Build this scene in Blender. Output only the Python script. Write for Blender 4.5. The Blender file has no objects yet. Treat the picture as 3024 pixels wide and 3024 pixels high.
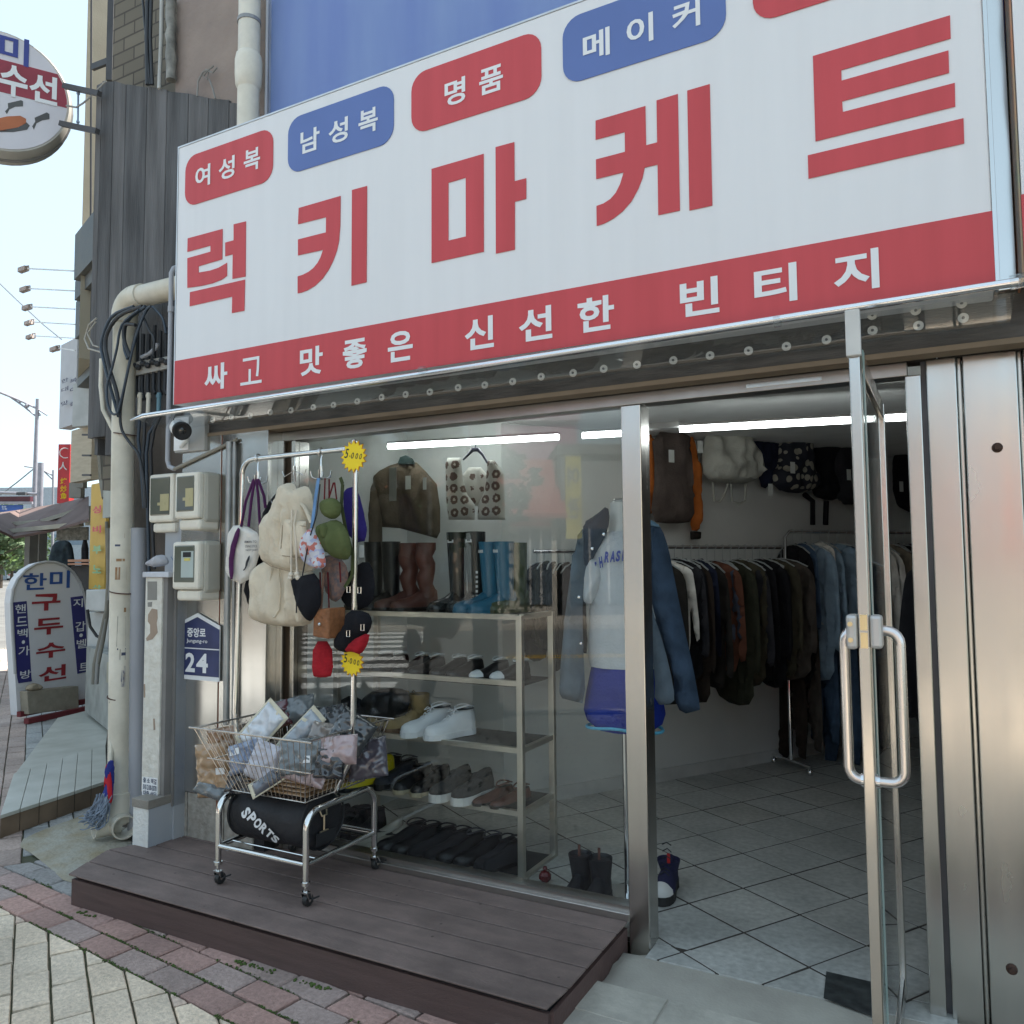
import bpy, math, random
from math import sin, cos, pi, radians, sqrt, atan2
from mathutils import Vector, Matrix, noise
from mathutils.geometry import delaunay_2d_cdt
random.seed(7)
S = bpy.context.scene
COL = S.collection

# ---------------- camera ----------------
FPX = 2380.0                                   # focal length in the 3024 px frame
YAW, PIT, ROL = radians(28.2), radians(3.66), radians(.48)
CAM = Vector((0, -3.02, 1.5))
_f = Vector((-sin(YAW)*cos(PIT), cos(YAW)*cos(PIT), sin(PIT)))
_r = Vector((cos(YAW), sin(YAW), 0)); _u = _r.cross(_f)
RT = cos(ROL)*_r - sin(ROL)*_u; UP = sin(ROL)*_r + cos(ROL)*_u; FW = _f
cd = bpy.data.cameras.new('camera'); cam = bpy.data.objects.new('camera', cd); COL.objects.link(cam)
cam.matrix_world = Matrix(((RT.x, UP.x, -FW.x, CAM.x), (RT.y, UP.y, -FW.y, CAM.y), (RT.z, UP.z, -FW.z, CAM.z), (0, 0, 0, 1)))
cd.sensor_width = 36; cd.lens = 36*FPX/3024; cd.clip_start = .05; cd.clip_end = 2000
S.camera = cam

# ---------------- light ----------------
SUN_EL, SUN_AZ = radians(58), radians(31)      # azimuth from +Y towards +X
wd = bpy.data.worlds.new('World'); S.world = wd; wd.use_nodes = True
nt = wd.node_tree; bg = nt.nodes['Background']
sk = nt.nodes.new('ShaderNodeTexSky'); sk.sky_type = 'NISHITA'; sk.sun_disc = False
sk.sun_elevation = SUN_EL; sk.sun_rotation = SUN_AZ; sk.dust_density = 1.2; sk.air_density = 1.0; sk.altitude = 50
hz = nt.nodes.new('ShaderNodeMix'); hz.data_type = 'RGBA'; hz.inputs[0].default_value = .7; hz.inputs[7].default_value = (2.35, 2.95, 3.2, 1)   # bright hazy air
nt.links.new(sk.outputs[0], hz.inputs[6]); nt.links.new(hz.outputs[2], bg.inputs[0]); bg.inputs[1].default_value = .13
sl = bpy.data.lights.new('sun', 'SUN'); sl.energy = 5.0; sl.angle = radians(.5); sl.color = (1, .95, .87)
so = bpy.data.objects.new('sun', sl); COL.objects.link(so)
sdir = Vector((cos(SUN_EL)*sin(SUN_AZ), cos(SUN_EL)*cos(SUN_AZ), sin(SUN_EL)))
so.rotation_euler = sdir.to_track_quat('Z', 'Y').to_euler()
S.view_settings.view_transform = 'Standard'; S.view_settings.look = 'None'
S.view_settings.exposure = 1.6; S.view_settings.gamma = 1
S.cycles.max_bounces = 10; S.cycles.transparent_max_bounces = 16; S.cycles.glossy_bounces = 5
S.cycles.sample_clamp_indirect = 6

# ---------------- measuring helpers ----------------
def ray(px, py): return (px-1512)/FPX*RT + (1512-py)/FPX*UP + FW
def PY(px, py, Y=0.0): d = ray(px, py); return CAM + d*((Y-CAM.y)/d.y)
def PZ(px, py, Z=0.0): d = ray(px, py); return CAM + d*((Z-CAM.z)/d.z)
def PX(px, py, X=0.0): d = ray(px, py); return CAM + d*((X-CAM.x)/d.x)
def PT(px, py, t): return CAM + ray(px, py)*t
US = Vector((-.857, .515, 0)); WS = Vector((.515, .857, 0))      # along the street / into the block
def PW(a, s, z=0.0): return US*a + WS*s + Vector((0, 0, z))       # street coordinates

# ---------------- mesh helpers ----------------
class G:
    def __init__(s): s.v = []; s.f = []
    def add(s, vs, fs):
        b = len(s.v); s.v += [Vector(v) for v in vs]; s.f += [tuple(i+b for i in f) for f in fs]; return s
    def box(s, x0, x1, y0, y1, z0, z1):
        return s.ob(Vector(((x0+x1)/2, (y0+y1)/2, (z0+z1)/2)), Vector((abs(x1-x0)/2, 0, 0)), Vector((0, abs(y1-y0)/2, 0)), Vector((0, 0, abs(z1-z0)/2)))
    def ob(s, c, a, b, d):
        c = Vector(c); vs = [c+i*a+j*b+k*d for i in (-1, 1) for j in (-1, 1) for k in (-1, 1)]
        fs = [(0, 1, 3, 2), (4, 6, 7, 5), (0, 4, 5, 1), (2, 3, 7, 6), (0, 2, 6, 4), (1, 5, 7, 3)]
        if a.cross(b).dot(d) < 0: fs = [f[::-1] for f in fs]
        return s.add(vs, fs)
    def bar(s, p, q, w, h=None, up=Vector((0, 0, 1))):
        p = Vector(p); q = Vector(q); h = h or w; d = q-p; L = d.length; d.normalize()
        sd = d.cross(up)
        if sd.length < 1e-3: sd = d.cross(Vector((0, 1, 0)))
        sd.normalize(); u2 = sd.cross(d)
        return s.ob((p+q)/2, sd*(w/2), u2*(h/2), d*(L/2))
    def tube(s, pts, r, n=8, closed=False):
        pts = [Vector(p) for p in pts]; N = len(pts)
        rs = r if isinstance(r, (list, tuple)) else [r]*N
        rings = []; nv = None
        for i, p in enumerate(pts):
            if closed: t = pts[(i+1) % N]-pts[i-1]
            else: t = pts[min(i+1, N-1)]-pts[max(i-1, 0)]
            if t.length < 1e-9: t = Vector((0, 0, 1))
            t.normalize()
            if nv is None:
                nv = t.cross(Vector((0, 0, 1)))
                if nv.length < .1: nv = t.cross(Vector((0, 1, 0)))
            nv = nv - t*nv.dot(t)
            if nv.length < 1e-6: nv = t.orthogonal()
            nv.normalize(); b = t.cross(nv)
            rings.append([p + (nv*cos(2*pi*k/n)+b*sin(2*pi*k/n))*rs[i] for k in range(n)])
        vs = [v for rg in rings for v in rg]; fs = []
        for i in range(N if closed else N-1):
            j = (i+1) % N
            for k in range(n): fs.append((i*n+k, i*n+(k+1) % n, j*n+(k+1) % n, j*n+k))
        if not closed: fs += [tuple(range(n))[::-1], tuple((N-1)*n+k for k in range(n))]
        return s.add(vs, fs)
    def loft(s, rings, cap=True):
        n = len(rings[0]); vs = [v for rg in rings for v in rg]; fs = []
        for i in range(len(rings)-1):
            for k in range(n): fs.append((i*n+k, i*n+(k+1) % n, (i+1)*n+(k+1) % n, (i+1)*n+k))
        if cap: fs += [tuple(range(n))[::-1], tuple((len(rings)-1)*n+k for k in range(n))]
        return s.add(vs, fs)
    def lathe(s, c, prof, n=20, ax=Vector((0, 0, 1))):
        c = Vector(c); ax = Vector(ax).normalized(); a = ax.orthogonal().normalized(); b = ax.cross(a)
        return s.loft([[c+ax*z+(a*cos(2*pi*k/n)+b*sin(2*pi*k/n))*r for k in range(n)] for r, z in prof])
    def ball(s, c, r, n=10, sc=(1, 1, 1)):
        c = Vector(c)
        return s.loft([[c+Vector((sc[0]*r*sin(t)*cos(2*pi*k/n), sc[1]*r*sin(t)*sin(2*pi*k/n), -sc[2]*r*cos(t))) for k in range(n)] for t in [pi*(i+.02)/(n*.5+.04) for i in range(n//2+1)]])
    def prism(s, poly, vec):
        poly = [Vector(p) for p in poly]; vec = Vector(vec); n = len(poly)
        nm = Vector((0, 0, 0))
        for i in range(n): nm += poly[i].cross(poly[(i+1) % n])
        if nm.dot(vec) > 0: poly = poly[::-1]
        vs = poly+[p+vec for p in poly]
        return s.add(vs, [tuple(range(n)), tuple(range(2*n-1, n-1, -1))]+[((i+1) % n, i, i+n, (i+1) % n+n) for i in range(n)])
    def build(s, name, mat, parent=None, smooth=None, bevel=0, sub=0):
        me = bpy.data.meshes.new(name); me.from_pydata([tuple(v) for v in s.v], [], s.f); me.update()
        if mat: me.materials.append(mat)
        if smooth is not None:
            for p in me.polygons: p.use_smooth = True
            me.set_sharp_from_angle(angle=radians(smooth))
        o = bpy.data.objects.new(name, me); COL.objects.link(o)
        if bevel:
            m = o.modifiers.new('bevel', 'BEVEL'); m.width = bevel; m.segments = 2; m.limit_method = 'ANGLE'
        if sub:
            m = o.modifiers.new('sub', 'SUBSURF'); m.levels = sub; m.render_levels = sub
        if parent: adopt(o, parent)
        return o
def adopt(o, parent):
    o.parent = parent
    if parent.type == 'EMPTY': o.matrix_parent_inverse = (Matrix.Translation(parent.location) @ parent.rotation_euler.to_matrix().to_4x4()).inverted()
def tag(o, label=None, cat=None, group=None, kind=None):
    if label: o['label'] = label
    if cat: o['category'] = cat
    if group: o['group'] = group
    if kind: o['kind'] = kind
    return o
def thing(name, label, cat, loc=(0, 0, 0), group=None):
    o = bpy.data.objects.new(name, None); COL.objects.link(o); o.location = loc; o.empty_display_size = .1
    return tag(o, label, cat, group)
def copy_tree(o, parent=None):
    c = o.copy(); COL.objects.link(c)
    if parent: c.parent = parent
    for ch in list(o.children): copy_tree(ch, c)
    return c
def recolor(o, mat):
    o.material_slots[0].link = 'OBJECT'; o.material_slots[0].material = mat
def kids(o, name): return [c for c in o.children if c.name.split('.')[0] == name]

# a plane to trace flat things on: origin, right, up, out (towards the viewer)
class PL:
    def __init__(s, o, n, up=Vector((0, 0, 1))):
        s.o = Vector(o); s.n = Vector(n).normalized(); s.r = up.cross(s.n).normalized(); s.u = s.n.cross(s.r).normalized()
    def hit(s, px, py):
        d = ray(px, py); t = (s.o-CAM).dot(s.n)/d.dot(s.n); p = CAM+d*t-s.o; return (p.dot(s.r), p.dot(s.u))
    def w(s, a, b, h=0.0): return s.o+s.r*a+s.u*b+s.n*h
    def poly(s, pts): return [s.hit(*p) for p in pts]
def FY(Y): return PL((0, Y, 0), (0, -1, 0))

def inside(p, poly):
    c = False; n = len(poly)
    for i in range(n):
        a = poly[i]; b = poly[(i+1) % n]
        if (a[1] > p[1]) != (b[1] > p[1]) and p[0] < (b[0]-a[0])*(p[1]-a[1])/(b[1]-a[1])+a[0]: c = not c
    return c
def segd(p, a, b):
    dx = b[0]-a[0]; dy = b[1]-a[1]; L = dx*dx+dy*dy
    t = 0 if L == 0 else max(0, min(1, ((p[0]-a[0])*dx+(p[1]-a[1])*dy)/L))
    return math.hypot(p[0]-a[0]-t*dx, p[1]-a[1]-t*dy)
def rounded(poly, it=1):
    for _ in range(it):
        q = []
        for i in range(len(poly)):
            a = poly[i]; b = poly[(i+1) % len(poly)]
            q += [(a[0]*.75+b[0]*.25, a[1]*.75+b[1]*.25), (a[0]*.25+b[0]*.75, a[1]*.25+b[1]*.75)]
        poly = q
    return poly
def puffmesh(poly, pl, T=.03, step=None, rim=None, wr=.006, ws=(14, 5), seed=0, back=.6, rnd=1, off=0.0):
    """a soft thing: a closed, filled-out skin over an outline lying in plane pl"""
    poly = rounded(poly, rnd)
    xs = [p[0] for p in poly]; ys = [p[1] for p in poly]; Wd = max(xs)-min(xs); Hd = max(ys)-min(ys)
    step = step or max(Wd, Hd)/22; rim = rim or min(Wd, Hd)*.3
    bd = []
    for i in range(len(poly)):
        a = poly[i]; b = poly[(i+1) % len(poly)]; L = math.hypot(a[0]-b[0], a[1]-b[1]); k = max(1, int(L/step+.5))
        bd += [(a[0]+(b[0]-a[0])*j/k, a[1]+(b[1]-a[1])*j/k) for j in range(k)]
    nb = len(bd); pts = list(bd); rr = random.Random(seed)
    y = min(ys)+step/2
    while y < max(ys):
        x = min(xs)+step/2
        while x < max(xs):
            p = (x+rr.uniform(-.25, .25)*step, y+rr.uniform(-.25, .25)*step)
            if inside(p, bd) and min(segd(p, bd[i], bd[(i+1) % nb]) for i in range(nb)) > step*.4: pts.append(p)
            x += step
        y += step*.9
    vo, _, fo, _, _, _ = delaunay_2d_cdt([Vector(p) for p in pts], [(i, (i+1) % nb) for i in range(nb)], [], 1, 1e-6)
    g = G(); fr = []; bk = []
    for v in vo:
        d = min(segd(v, bd[i], bd[(i+1) % nb]) for i in range(nb)); q = min(1, d/rim); pr = sqrt(max(0, 1-(1-q)**2))
        n1 = .7-1.9*abs(noise.noise(Vector((v[0]*ws[0]+.4*noise.noise(Vector((v[1]*6, v[0]*6, seed))), v[1]*ws[1], seed*3.7))))+.6*noise.noise(Vector((v[0]*ws[0]*2.3, v[1]*ws[1]*2.3, seed*1.3+9)))
        n1 *= 1.35
        fr.append(pl.w(v[0], v[1], off+T*pr+wr*n1*min(1, pr*1.6))); bk.append(pl.w(v[0], v[1], off-T*back*pr if d > 1e-5 else off+wr*0))
    n = len(vo); fs = [tuple(f) for f in fo]
    def orient(f):
        a, b, c = fr[f[0]], fr[f[1]], fr[f[2]]
        return f if (b-a).cross(c-a).dot(pl.n) > 0 else f[::-1]
    fs = [orient(f) for f in fs]
    g.add(fr+bk, fs+[tuple(i+n for i in f[::-1]) for f in fs])
    # weld the two rims
    eb = {}
    for f in fs:
        for i in range(3):
            a, b = f[i], f[(i+1) % 3]
            if (b, a) in eb: del eb[(b, a)]
            else: eb[(a, b)] = 1
    g.f += [(b, a, a+n, b+n) for a, b in eb]
    return g
def puff(name, mat, poly, pl, parent=None, **k): return puffmesh(poly, pl, **k).build(name, mat, parent, smooth=80)

_fonts = {}
def glyph_mesh(text, bold=.0, shear=0.0):
    k = (text, bold, shear)
    if k in _fonts: return _fonts[k]
    c = bpy.data.curves.new('t', 'FONT'); c.body = text; c.size = 1; c.offset = bold; c.shear = shear; c.resolution_u = 3
    o = bpy.data.objects.new('t', c); COL.objects.link(o); dg = bpy.context.evaluated_depsgraph_get(); dg.update()
    m = bpy.data.meshes.new_from_object(o.evaluated_get(dg))
    vs = [(v.co.x, v.co.y) for v in m.vertices]; fs = [tuple(p.vertices) for p in m.polygons]
    bpy.data.objects.remove(o); bpy.data.curves.remove(c); bpy.data.meshes.remove(m)
    _fonts[k] = (vs, fs); return vs, fs
def write(g, text, pl, a0, a1, b0, b1, bold=.02, h=.002, shear=0.0, keep=False, rot=0.0):
    vs, fs = glyph_mesh(text, bold, shear)
    x0 = min(v[0] for v in vs); x1 = max(v[0] for v in vs); y0 = min(v[1] for v in vs); y1 = max(v[1] for v in vs)
    sx = (a1-a0)/(x1-x0); sy = (b1-b0)/(y1-y0)
    if keep: sx = sy = min(sx, sy)
    out = []; ca = (a0+a1)/2; cb = (b0+b1)/2
    for x, y in vs:
        a = (x-(x0+x1)/2)*sx; b = (y-(y0+y1)/2)*sy
        a, b = a*cos(rot)-b*sin(rot), a*sin(rot)+b*cos(rot)
        out.append(pl.w(ca+a, cb+b, h))
    vv = []; good = []
    for i, f in enumerate(fs):                      # overlapping strokes must not share one plane
        n = (out[f[1]]-out[f[0]]).cross(out[f[2]]-out[f[1]]); f = f if n.dot(pl.n) >= 0 else f[::-1]
        good.append(tuple(range(len(vv), len(vv)+len(f)))); vv += [out[k]+pl.n*(3e-6*(i % 60)) for k in f]
    g.add(vv, good)

# ---------------- materials ----------------
_m = {}
def M(name, col, rough=.6, metal=0, var=.12, vs=6, bump=0, bs=60, st=(1, 1, 1), col2=None, det=6, spec=.5, coat=0, sheen=0, emit=None, alpha=1, crease=0, cs=9, cst=(1, 1, 1)):
    if name in _m: return _m[name]
    m = bpy.data.materials.new(name); m.use_nodes = True; t = m.node_tree; b = t.nodes['Principled BSDF']; N = t.nodes.new; L = t.links.new
    b.inputs['Roughness'].default_value = rough; b.inputs['Metallic'].default_value = metal; b.inputs['Specular IOR Level'].default_value = spec
    if coat: b.inputs['Coat Weight'].default_value = coat; b.inputs['Coat Roughness'].default_value = .1
    if sheen: b.inputs['Sheen Weight'].default_value = sheen
    if emit: b.inputs['Emission Color'].default_value = (*col, 1); b.inputs['Emission Strength'].default_value = emit
    if alpha < 1: b.inputs['Alpha'].default_value = alpha
    tc = N('ShaderNodeTexCoord'); mp = N('ShaderNodeMapping'); mp.inputs['Scale'].default_value = st; L(tc.outputs['Object'], mp.inputs[0])
    nz = N('ShaderNodeTexNoise'); nz.inputs['Scale'].default_value = vs; nz.inputs['Detail'].default_value = det; L(mp.outputs[0], nz.inputs[0])
    mx = N('ShaderNodeMix'); mx.data_type = 'RGBA'
    c2 = col2 if col2 else tuple(c*(1-var) for c in col); c1 = col if col2 else tuple(min(1, c*(1+var)) for c in col)
    mx.inputs[6].default_value = (*c1, 1); mx.inputs[7].default_value = (*c2, 1)
    rp = N('ShaderNodeMapRange'); rp.inputs[1].default_value = .3; rp.inputs[2].default_value = .7; L(nz.outputs[0], rp.inputs[0])
    L(rp.outputs[0], mx.inputs[0]); L(mx.outputs[2], b.inputs['Base Color'])
    if emit: L(mx.outputs[2], b.inputs['Emission Color'])
    r2 = N('ShaderNodeMapRange'); r2.inputs[3].default_value = max(0, rough-.08); r2.inputs[4].default_value = min(1, rough+.1); L(nz.outputs[0], r2.inputs[0]); L(r2.outputs[0], b.inputs['Roughness'])
    if bump:
        n2 = N('ShaderNodeTexNoise'); n2.inputs['Scale'].default_value = bs; n2.inputs['Detail'].default_value = 5; L(mp.outputs[0], n2.inputs[0])
        bp = N('ShaderNodeBump'); bp.inputs['Strength'].default_value = bump; bp.inputs['Distance'].default_value = .01; L(n2.outputs[0], bp.inputs['Height']); L(bp.outputs[0], b.inputs['Normal'])
        if crease:
            m3 = N('ShaderNodeMapping'); m3.inputs['Scale'].default_value = cst; L(tc.outputs['Object'], m3.inputs[0])
            n3 = N('ShaderNodeTexNoise'); n3.noise_type = 'RIDGED_MULTIFRACTAL'; n3.inputs['Scale'].default_value = cs; n3.inputs['Detail'].default_value = 3; n3.inputs['Distortion'].default_value = .6; L(m3.outputs[0], n3.inputs[0])
            b3 = N('ShaderNodeBump'); b3.inputs['Strength'].default_value = crease; b3.inputs['Distance'].default_value = .02; L(n3.outputs[0], b3.inputs['Height']); L(b3.outputs[0], bp.inputs['Normal'])
    _m[name] = m; return m
def fabric(name, col, var=.25): return M(name, col, .9, var=var, vs=9, bump=.35, bs=90, sheen=.0, spec=.2, crease=.55, cs=11, cst=(1, 1, .45))
def glassmat(name, tint=(.97, .985, .98), gloss=1.0, rough=.0, base=.045, white=0):
    m = bpy.data.materials.new(name); m.use_nodes = True; t = m.node_tree; N = t.nodes.new; L = t.links.new
    for n in list(t.nodes):
        if n.type == 'BSDF_PRINCIPLED': t.nodes.remove(n)
    out = t.nodes['Material Output']; lw = N('ShaderNodeLayerWeight'); lw.inputs[0].default_value = .5
    pw = N('ShaderNodeMath'); pw.operation = 'POWER'; L(lw.outputs['Facing'], pw.inputs[0]); pw.inputs[1].default_value = 4.0
    ma = N('ShaderNodeMath'); ma.operation = 'MULTIPLY_ADD'; L(pw.outputs[0], ma.inputs[0]); ma.inputs[1].default_value = gloss*(1-base); ma.inputs[2].default_value = base
    tr = N('ShaderNodeBsdfTransparent'); tr.inputs[0].default_value = (*tint, 1)
    gl = N('ShaderNodeBsdfGlossy'); gl.inputs['Roughness'].default_value = rough; gl.inputs[0].default_value = (.95, .95, .95, 1)
    mx = N('ShaderNodeMixShader'); L(ma.outputs[0], mx.inputs[0]); L(tr.outputs[0], mx.inputs[1]); L(gl.outputs[0], mx.inputs[2])
    last = mx
    if white:
        df = N('ShaderNodeBsdfDiffuse'); df.inputs[0].default_value = (.7, .72, .72, 1); m2 = N('ShaderNodeMixShader'); m2.inputs[0].default_value = white
        L(mx.outputs[0], m2.inputs[1]); L(df.outputs[0], m2.inputs[2]); last = m2
    L(last.outputs[0], out.inputs[0]); return m
def attr_mat(name, rough=.8, bump=.4, bs=80, var=.2, vs=30):
    """colour from a per-face attribute (each paver / tile its own shade) plus grain"""
    m = bpy.data.materials.new(name); m.use_nodes = True; t = m.node_tree; b = t.nodes['Principled BSDF']; N = t.nodes.new; L = t.links.new
    at = N('ShaderNodeAttribute'); at.attribute_name = 'tone'; nz = N('ShaderNodeTexNoise'); nz.inputs['Scale'].default_value = vs; nz.inputs['Detail'].default_value = 8
    tc = N('ShaderNodeTexCoord'); L(tc.outputs['Object'], nz.inputs[0])
    rp = N('ShaderNodeMapRange'); rp.inputs[1].default_value = .3; rp.inputs[2].default_value = .7; rp.inputs[3].default_value = 1-var; rp.inputs[4].default_value = 1+var; L(nz.outputs[0], rp.inputs[0])
    vm = N('ShaderNodeVectorMath'); vm.operation = 'SCALE'; L(at.outputs['Color'], vm.inputs[0]); L(rp.outputs[0], vm.inputs['Scale'])
    # blotchy wear
    n3 = N('ShaderNodeTexNoise'); n3.inputs['Scale'].default_value = 3.1; n3.inputs['Detail'].default_value = 5; L(tc.outputs['Object'], n3.inputs[0])
    r3 = N('ShaderNodeMapRange'); r3.inputs[1].default_value = .35; r3.inputs[2].default_value = .65; r3.inputs[3].default_value = .82; r3.inputs[4].default_value = 1.1; L(n3.outputs[0], r3.inputs[0])
    v2 = N('ShaderNodeVectorMath'); v2.operation = 'SCALE'; L(vm.outputs[0], v2.inputs[0]); L(r3.outputs[0], v2.inputs['Scale'])
    L(v2.outputs[0], b.inputs['Base Color']); b.inputs['Roughness'].default_value = rough
    n2 = N('ShaderNodeTexNoise'); n2.inputs['Scale'].default_value = bs; n2.inputs['Detail'].default_value = 6; L(tc.outputs['Object'], n2.inputs[0])
    bp = N('ShaderNodeBump'); bp.inputs['Strength'].default_value = bump; bp.inputs['Distance'].default_value = .01; L(n2.outputs[0], bp.inputs['Height']); L(bp.outputs[0], b.inputs['Normal'])
    return m
def set_tone(o, tones):
    a = o.data.attributes.new('tone', 'FLOAT_COLOR', 'FACE')
    for i, c in enumerate(tones): a.data[i].color = (*c, 1)

def steelmat(name, col=(.62, .58, .52), rough=.3, streak=1.0):
    m = bpy.data.materials.new(name); m.use_nodes = True; t = m.node_tree; b = t.nodes['Principled BSDF']; N = t.nodes.new; L = t.links.new
    b.inputs['Metallic'].default_value = 1; b.inputs['Base Color'].default_value = (*col, 1)
    tc = N('ShaderNodeTexCoord'); mp = N('ShaderNodeMapping'); mp.inputs['Scale'].default_value = (14, 14, .35); L(tc.outputs['Object'], mp.inputs[0])
    nz = N('ShaderNodeTexNoise'); nz.inputs['Scale'].default_value = 1.5; nz.inputs['Detail'].default_value = 1; L(mp.outputs[0], nz.inputs[0])
    n2 = N('ShaderNodeTexNoise'); n2.inputs['Scale'].default_value = 5; n2.inputs['Detail'].default_value = 6; L(tc.outputs['Object'], n2.inputs[0])
    a = N('ShaderNodeMath'); a.operation = 'ADD'; L(nz.outputs[0], a.inputs[0]); L(n2.outputs[0], a.inputs[1])
    r = N('ShaderNodeMapRange'); r.inputs[1].default_value = .6; r.inputs[2].default_value = 1.4; r.inputs[3].default_value = rough-.06; r.inputs[4].default_value = rough+.06; L(a.outputs[0], r.inputs[0]); L(r.outputs[0], b.inputs['Roughness'])
    n3 = N('ShaderNodeTexNoise'); n3.inputs['Scale'].default_value = 1.7; n3.inputs['Detail'].default_value = 2; mp3 = N('ShaderNodeMapping'); mp3.inputs['Scale'].default_value = (2.5, 2.5, 1); L(tc.outputs['Object'], mp3.inputs[0]); L(mp3.outputs[0], n3.inputs[0])
    bp = N('ShaderNodeBump'); bp.inputs['Strength'].default_value = .07*streak; bp.inputs['Distance'].default_value = .03; L(n3.outputs[0], bp.inputs['Height'])
    b2 = N('ShaderNodeBump'); b2.inputs['Strength'].default_value = .03; b2.inputs['Distance'].default_value = .001; L(nz.outputs[0], b2.inputs['Height']); L(bp.outputs[0], b2.inputs['Normal']); L(b2.outputs[0], b.inputs['Normal'])
    return m
def specks(m, scale=9, thr=.07, dark=.45, smear=1.0):
    """scattered grit and scuffs over an existing material's colour"""
    t = m.node_tree; b = t.nodes['Principled BSDF']; lk = b.inputs['Base Color'].links[0]; src = lk.from_socket; N = t.nodes.new; L = t.links.new
    tc = N('ShaderNodeTexCoord'); vo = N('ShaderNodeTexVoronoi'); vo.inputs['Scale'].default_value = scale; L(tc.outputs['Object'], vo.inputs['Vector'])
    lt = N('ShaderNodeMapRange'); lt.inputs[1].default_value = thr*.6; lt.inputs[2].default_value = thr; lt.inputs[3].default_value = dark; lt.inputs[4].default_value = 1; L(vo.outputs['Distance'], lt.inputs[0])
    nz = N('ShaderNodeTexNoise'); nz.inputs['Scale'].default_value = 2.2; nz.inputs['Detail'].default_value = 8; nz.inputs['Roughness'].default_value = .7; L(tc.outputs['Object'], nz.inputs[0])
    r2 = N('ShaderNodeMapRange'); r2.inputs[1].default_value = .35; r2.inputs[2].default_value = .7; r2.inputs[3].default_value = 1-.22*smear; r2.inputs[4].default_value = 1+.35*smear; L(nz.outputs[0], r2.inputs[0])
    mu = N('ShaderNodeMath'); mu.operation = 'MULTIPLY'; L(lt.outputs[0], mu.inputs[0]); L(r2.outputs[0], mu.inputs[1])
    vm = N('ShaderNodeVectorMath'); vm.operation = 'SCALE'; L(src, vm.inputs[0]); L(mu.outputs[0], vm.inputs['Scale']); L(vm.outputs[0], b.inputs['Base Color'])
STEEL = steelmat('brushed_steel', (.56, .545, .515), .23); CHROME = M('chrome', (.75, .75, .76), .12, 1, var=.03); STEEL2 = steelmat('frame_steel', (.55, .53, .5), .22, .4); STEELH = M('frame_steel_plain', (.42, .4, .38), .33, 1, var=.08, vs=8)
GLASS = glassmat('window_glass', base=.03); CLEAR = glassmat('clear_plastic', (.9, .92, .92), base=.06, rough=.05, white=.04)
WHITE = M('white_acrylic', (.74, .74, .75), .42, col2=(.715, .715, .725), vs=3.5, st=(5, 5, .35), bump=.05, bs=2); RED = M('sign_red', (.56, .058, .068), .48, col2=(.5, .052, .06), vs=3.5, st=(5, 5, .35)); BLUE = M('sign_blue', (.1, .16, .4), .5, var=.05, vs=3)
BLACK = M('black_matte', (.012, .012, .014), .7); BLACKC = fabric('black_cloth', (.01, .01, .013)); PLASTIC = M('beige_plastic', (.68, .64, .55), .5, var=.08, vs=4, bump=.08)

# =====================================================================
# SETTING: ground, pavement, road
# =====================================================================
KERB = -5.6
ASPH = M('asphalt', (.12, .118, .112), .85, var=.18, vs=2, bump=.5, bs=120)
g = G(); g.add([PW(-60, -70, -.16), PW(400, -70, -.16), PW(400, 60, -.16), PW(-60, 60, -.16)], [(0, 3, 2, 1)])
tag(g.build('ground', M('far_ground', (.2, .19, .17), .9)), kind='structure')
g = G(); g.add([PW(-40, -17.2, -.12), PW(260, -17.2, -.12), PW(260, KERB, -.12), PW(-40, KERB, -.12)], [(0, 3, 2, 1)])
g.add([PW(11.5, KERB, -.12), PW(260, KERB, -.12), PW(260, -2.75, -.12), PW(15, -3.0, -.12)], [(0, 3, 2, 1)][::1])
tag(g.build('road', ASPH), kind='structure')
PAINT = M('road_paint', (.72, .72, .7), .7, var=.1, vs=8); YPAINT = M('yellow_paint', (.6, .36, .04), .7, var=.1, vs=8)
g = G()
for i in range(11):
    s0 = KERB-.6-i*1.02; g.add([PW(2.6, s0, -.115), PW(5.6, s0, -.115), PW(5.6, s0-.5, -.115), PW(2.6, s0-.5, -.115)], [(0, 1, 2, 3)])
tag(g.build('crosswalk', PAINT), kind='structure')
g = G()
for s0 in (-11.3, -11.55):
    g.add([PW(7, s0, -.115), PW(200, s0, -.115), PW(200, s0-.12, -.115), PW(7, s0-.12, -.115)], [(0, 1, 2, 3)])
    g.add([PW(-40, s0, -.115), PW(1, s0, -.115), PW(1, s0-.12, -.115), PW(-40, s0-.12, -.115)], [(0, 1, 2, 3)])
g.add([PW(7, KERB-.5, -.115), PW(200, KERB-.5, -.115), PW(200, KERB-.62, -.115), PW(7, KERB-.62, -.115)], [(0, 1, 2, 3)])
tag(g.build('lane_markings', YPAINT), kind='structure')
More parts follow.
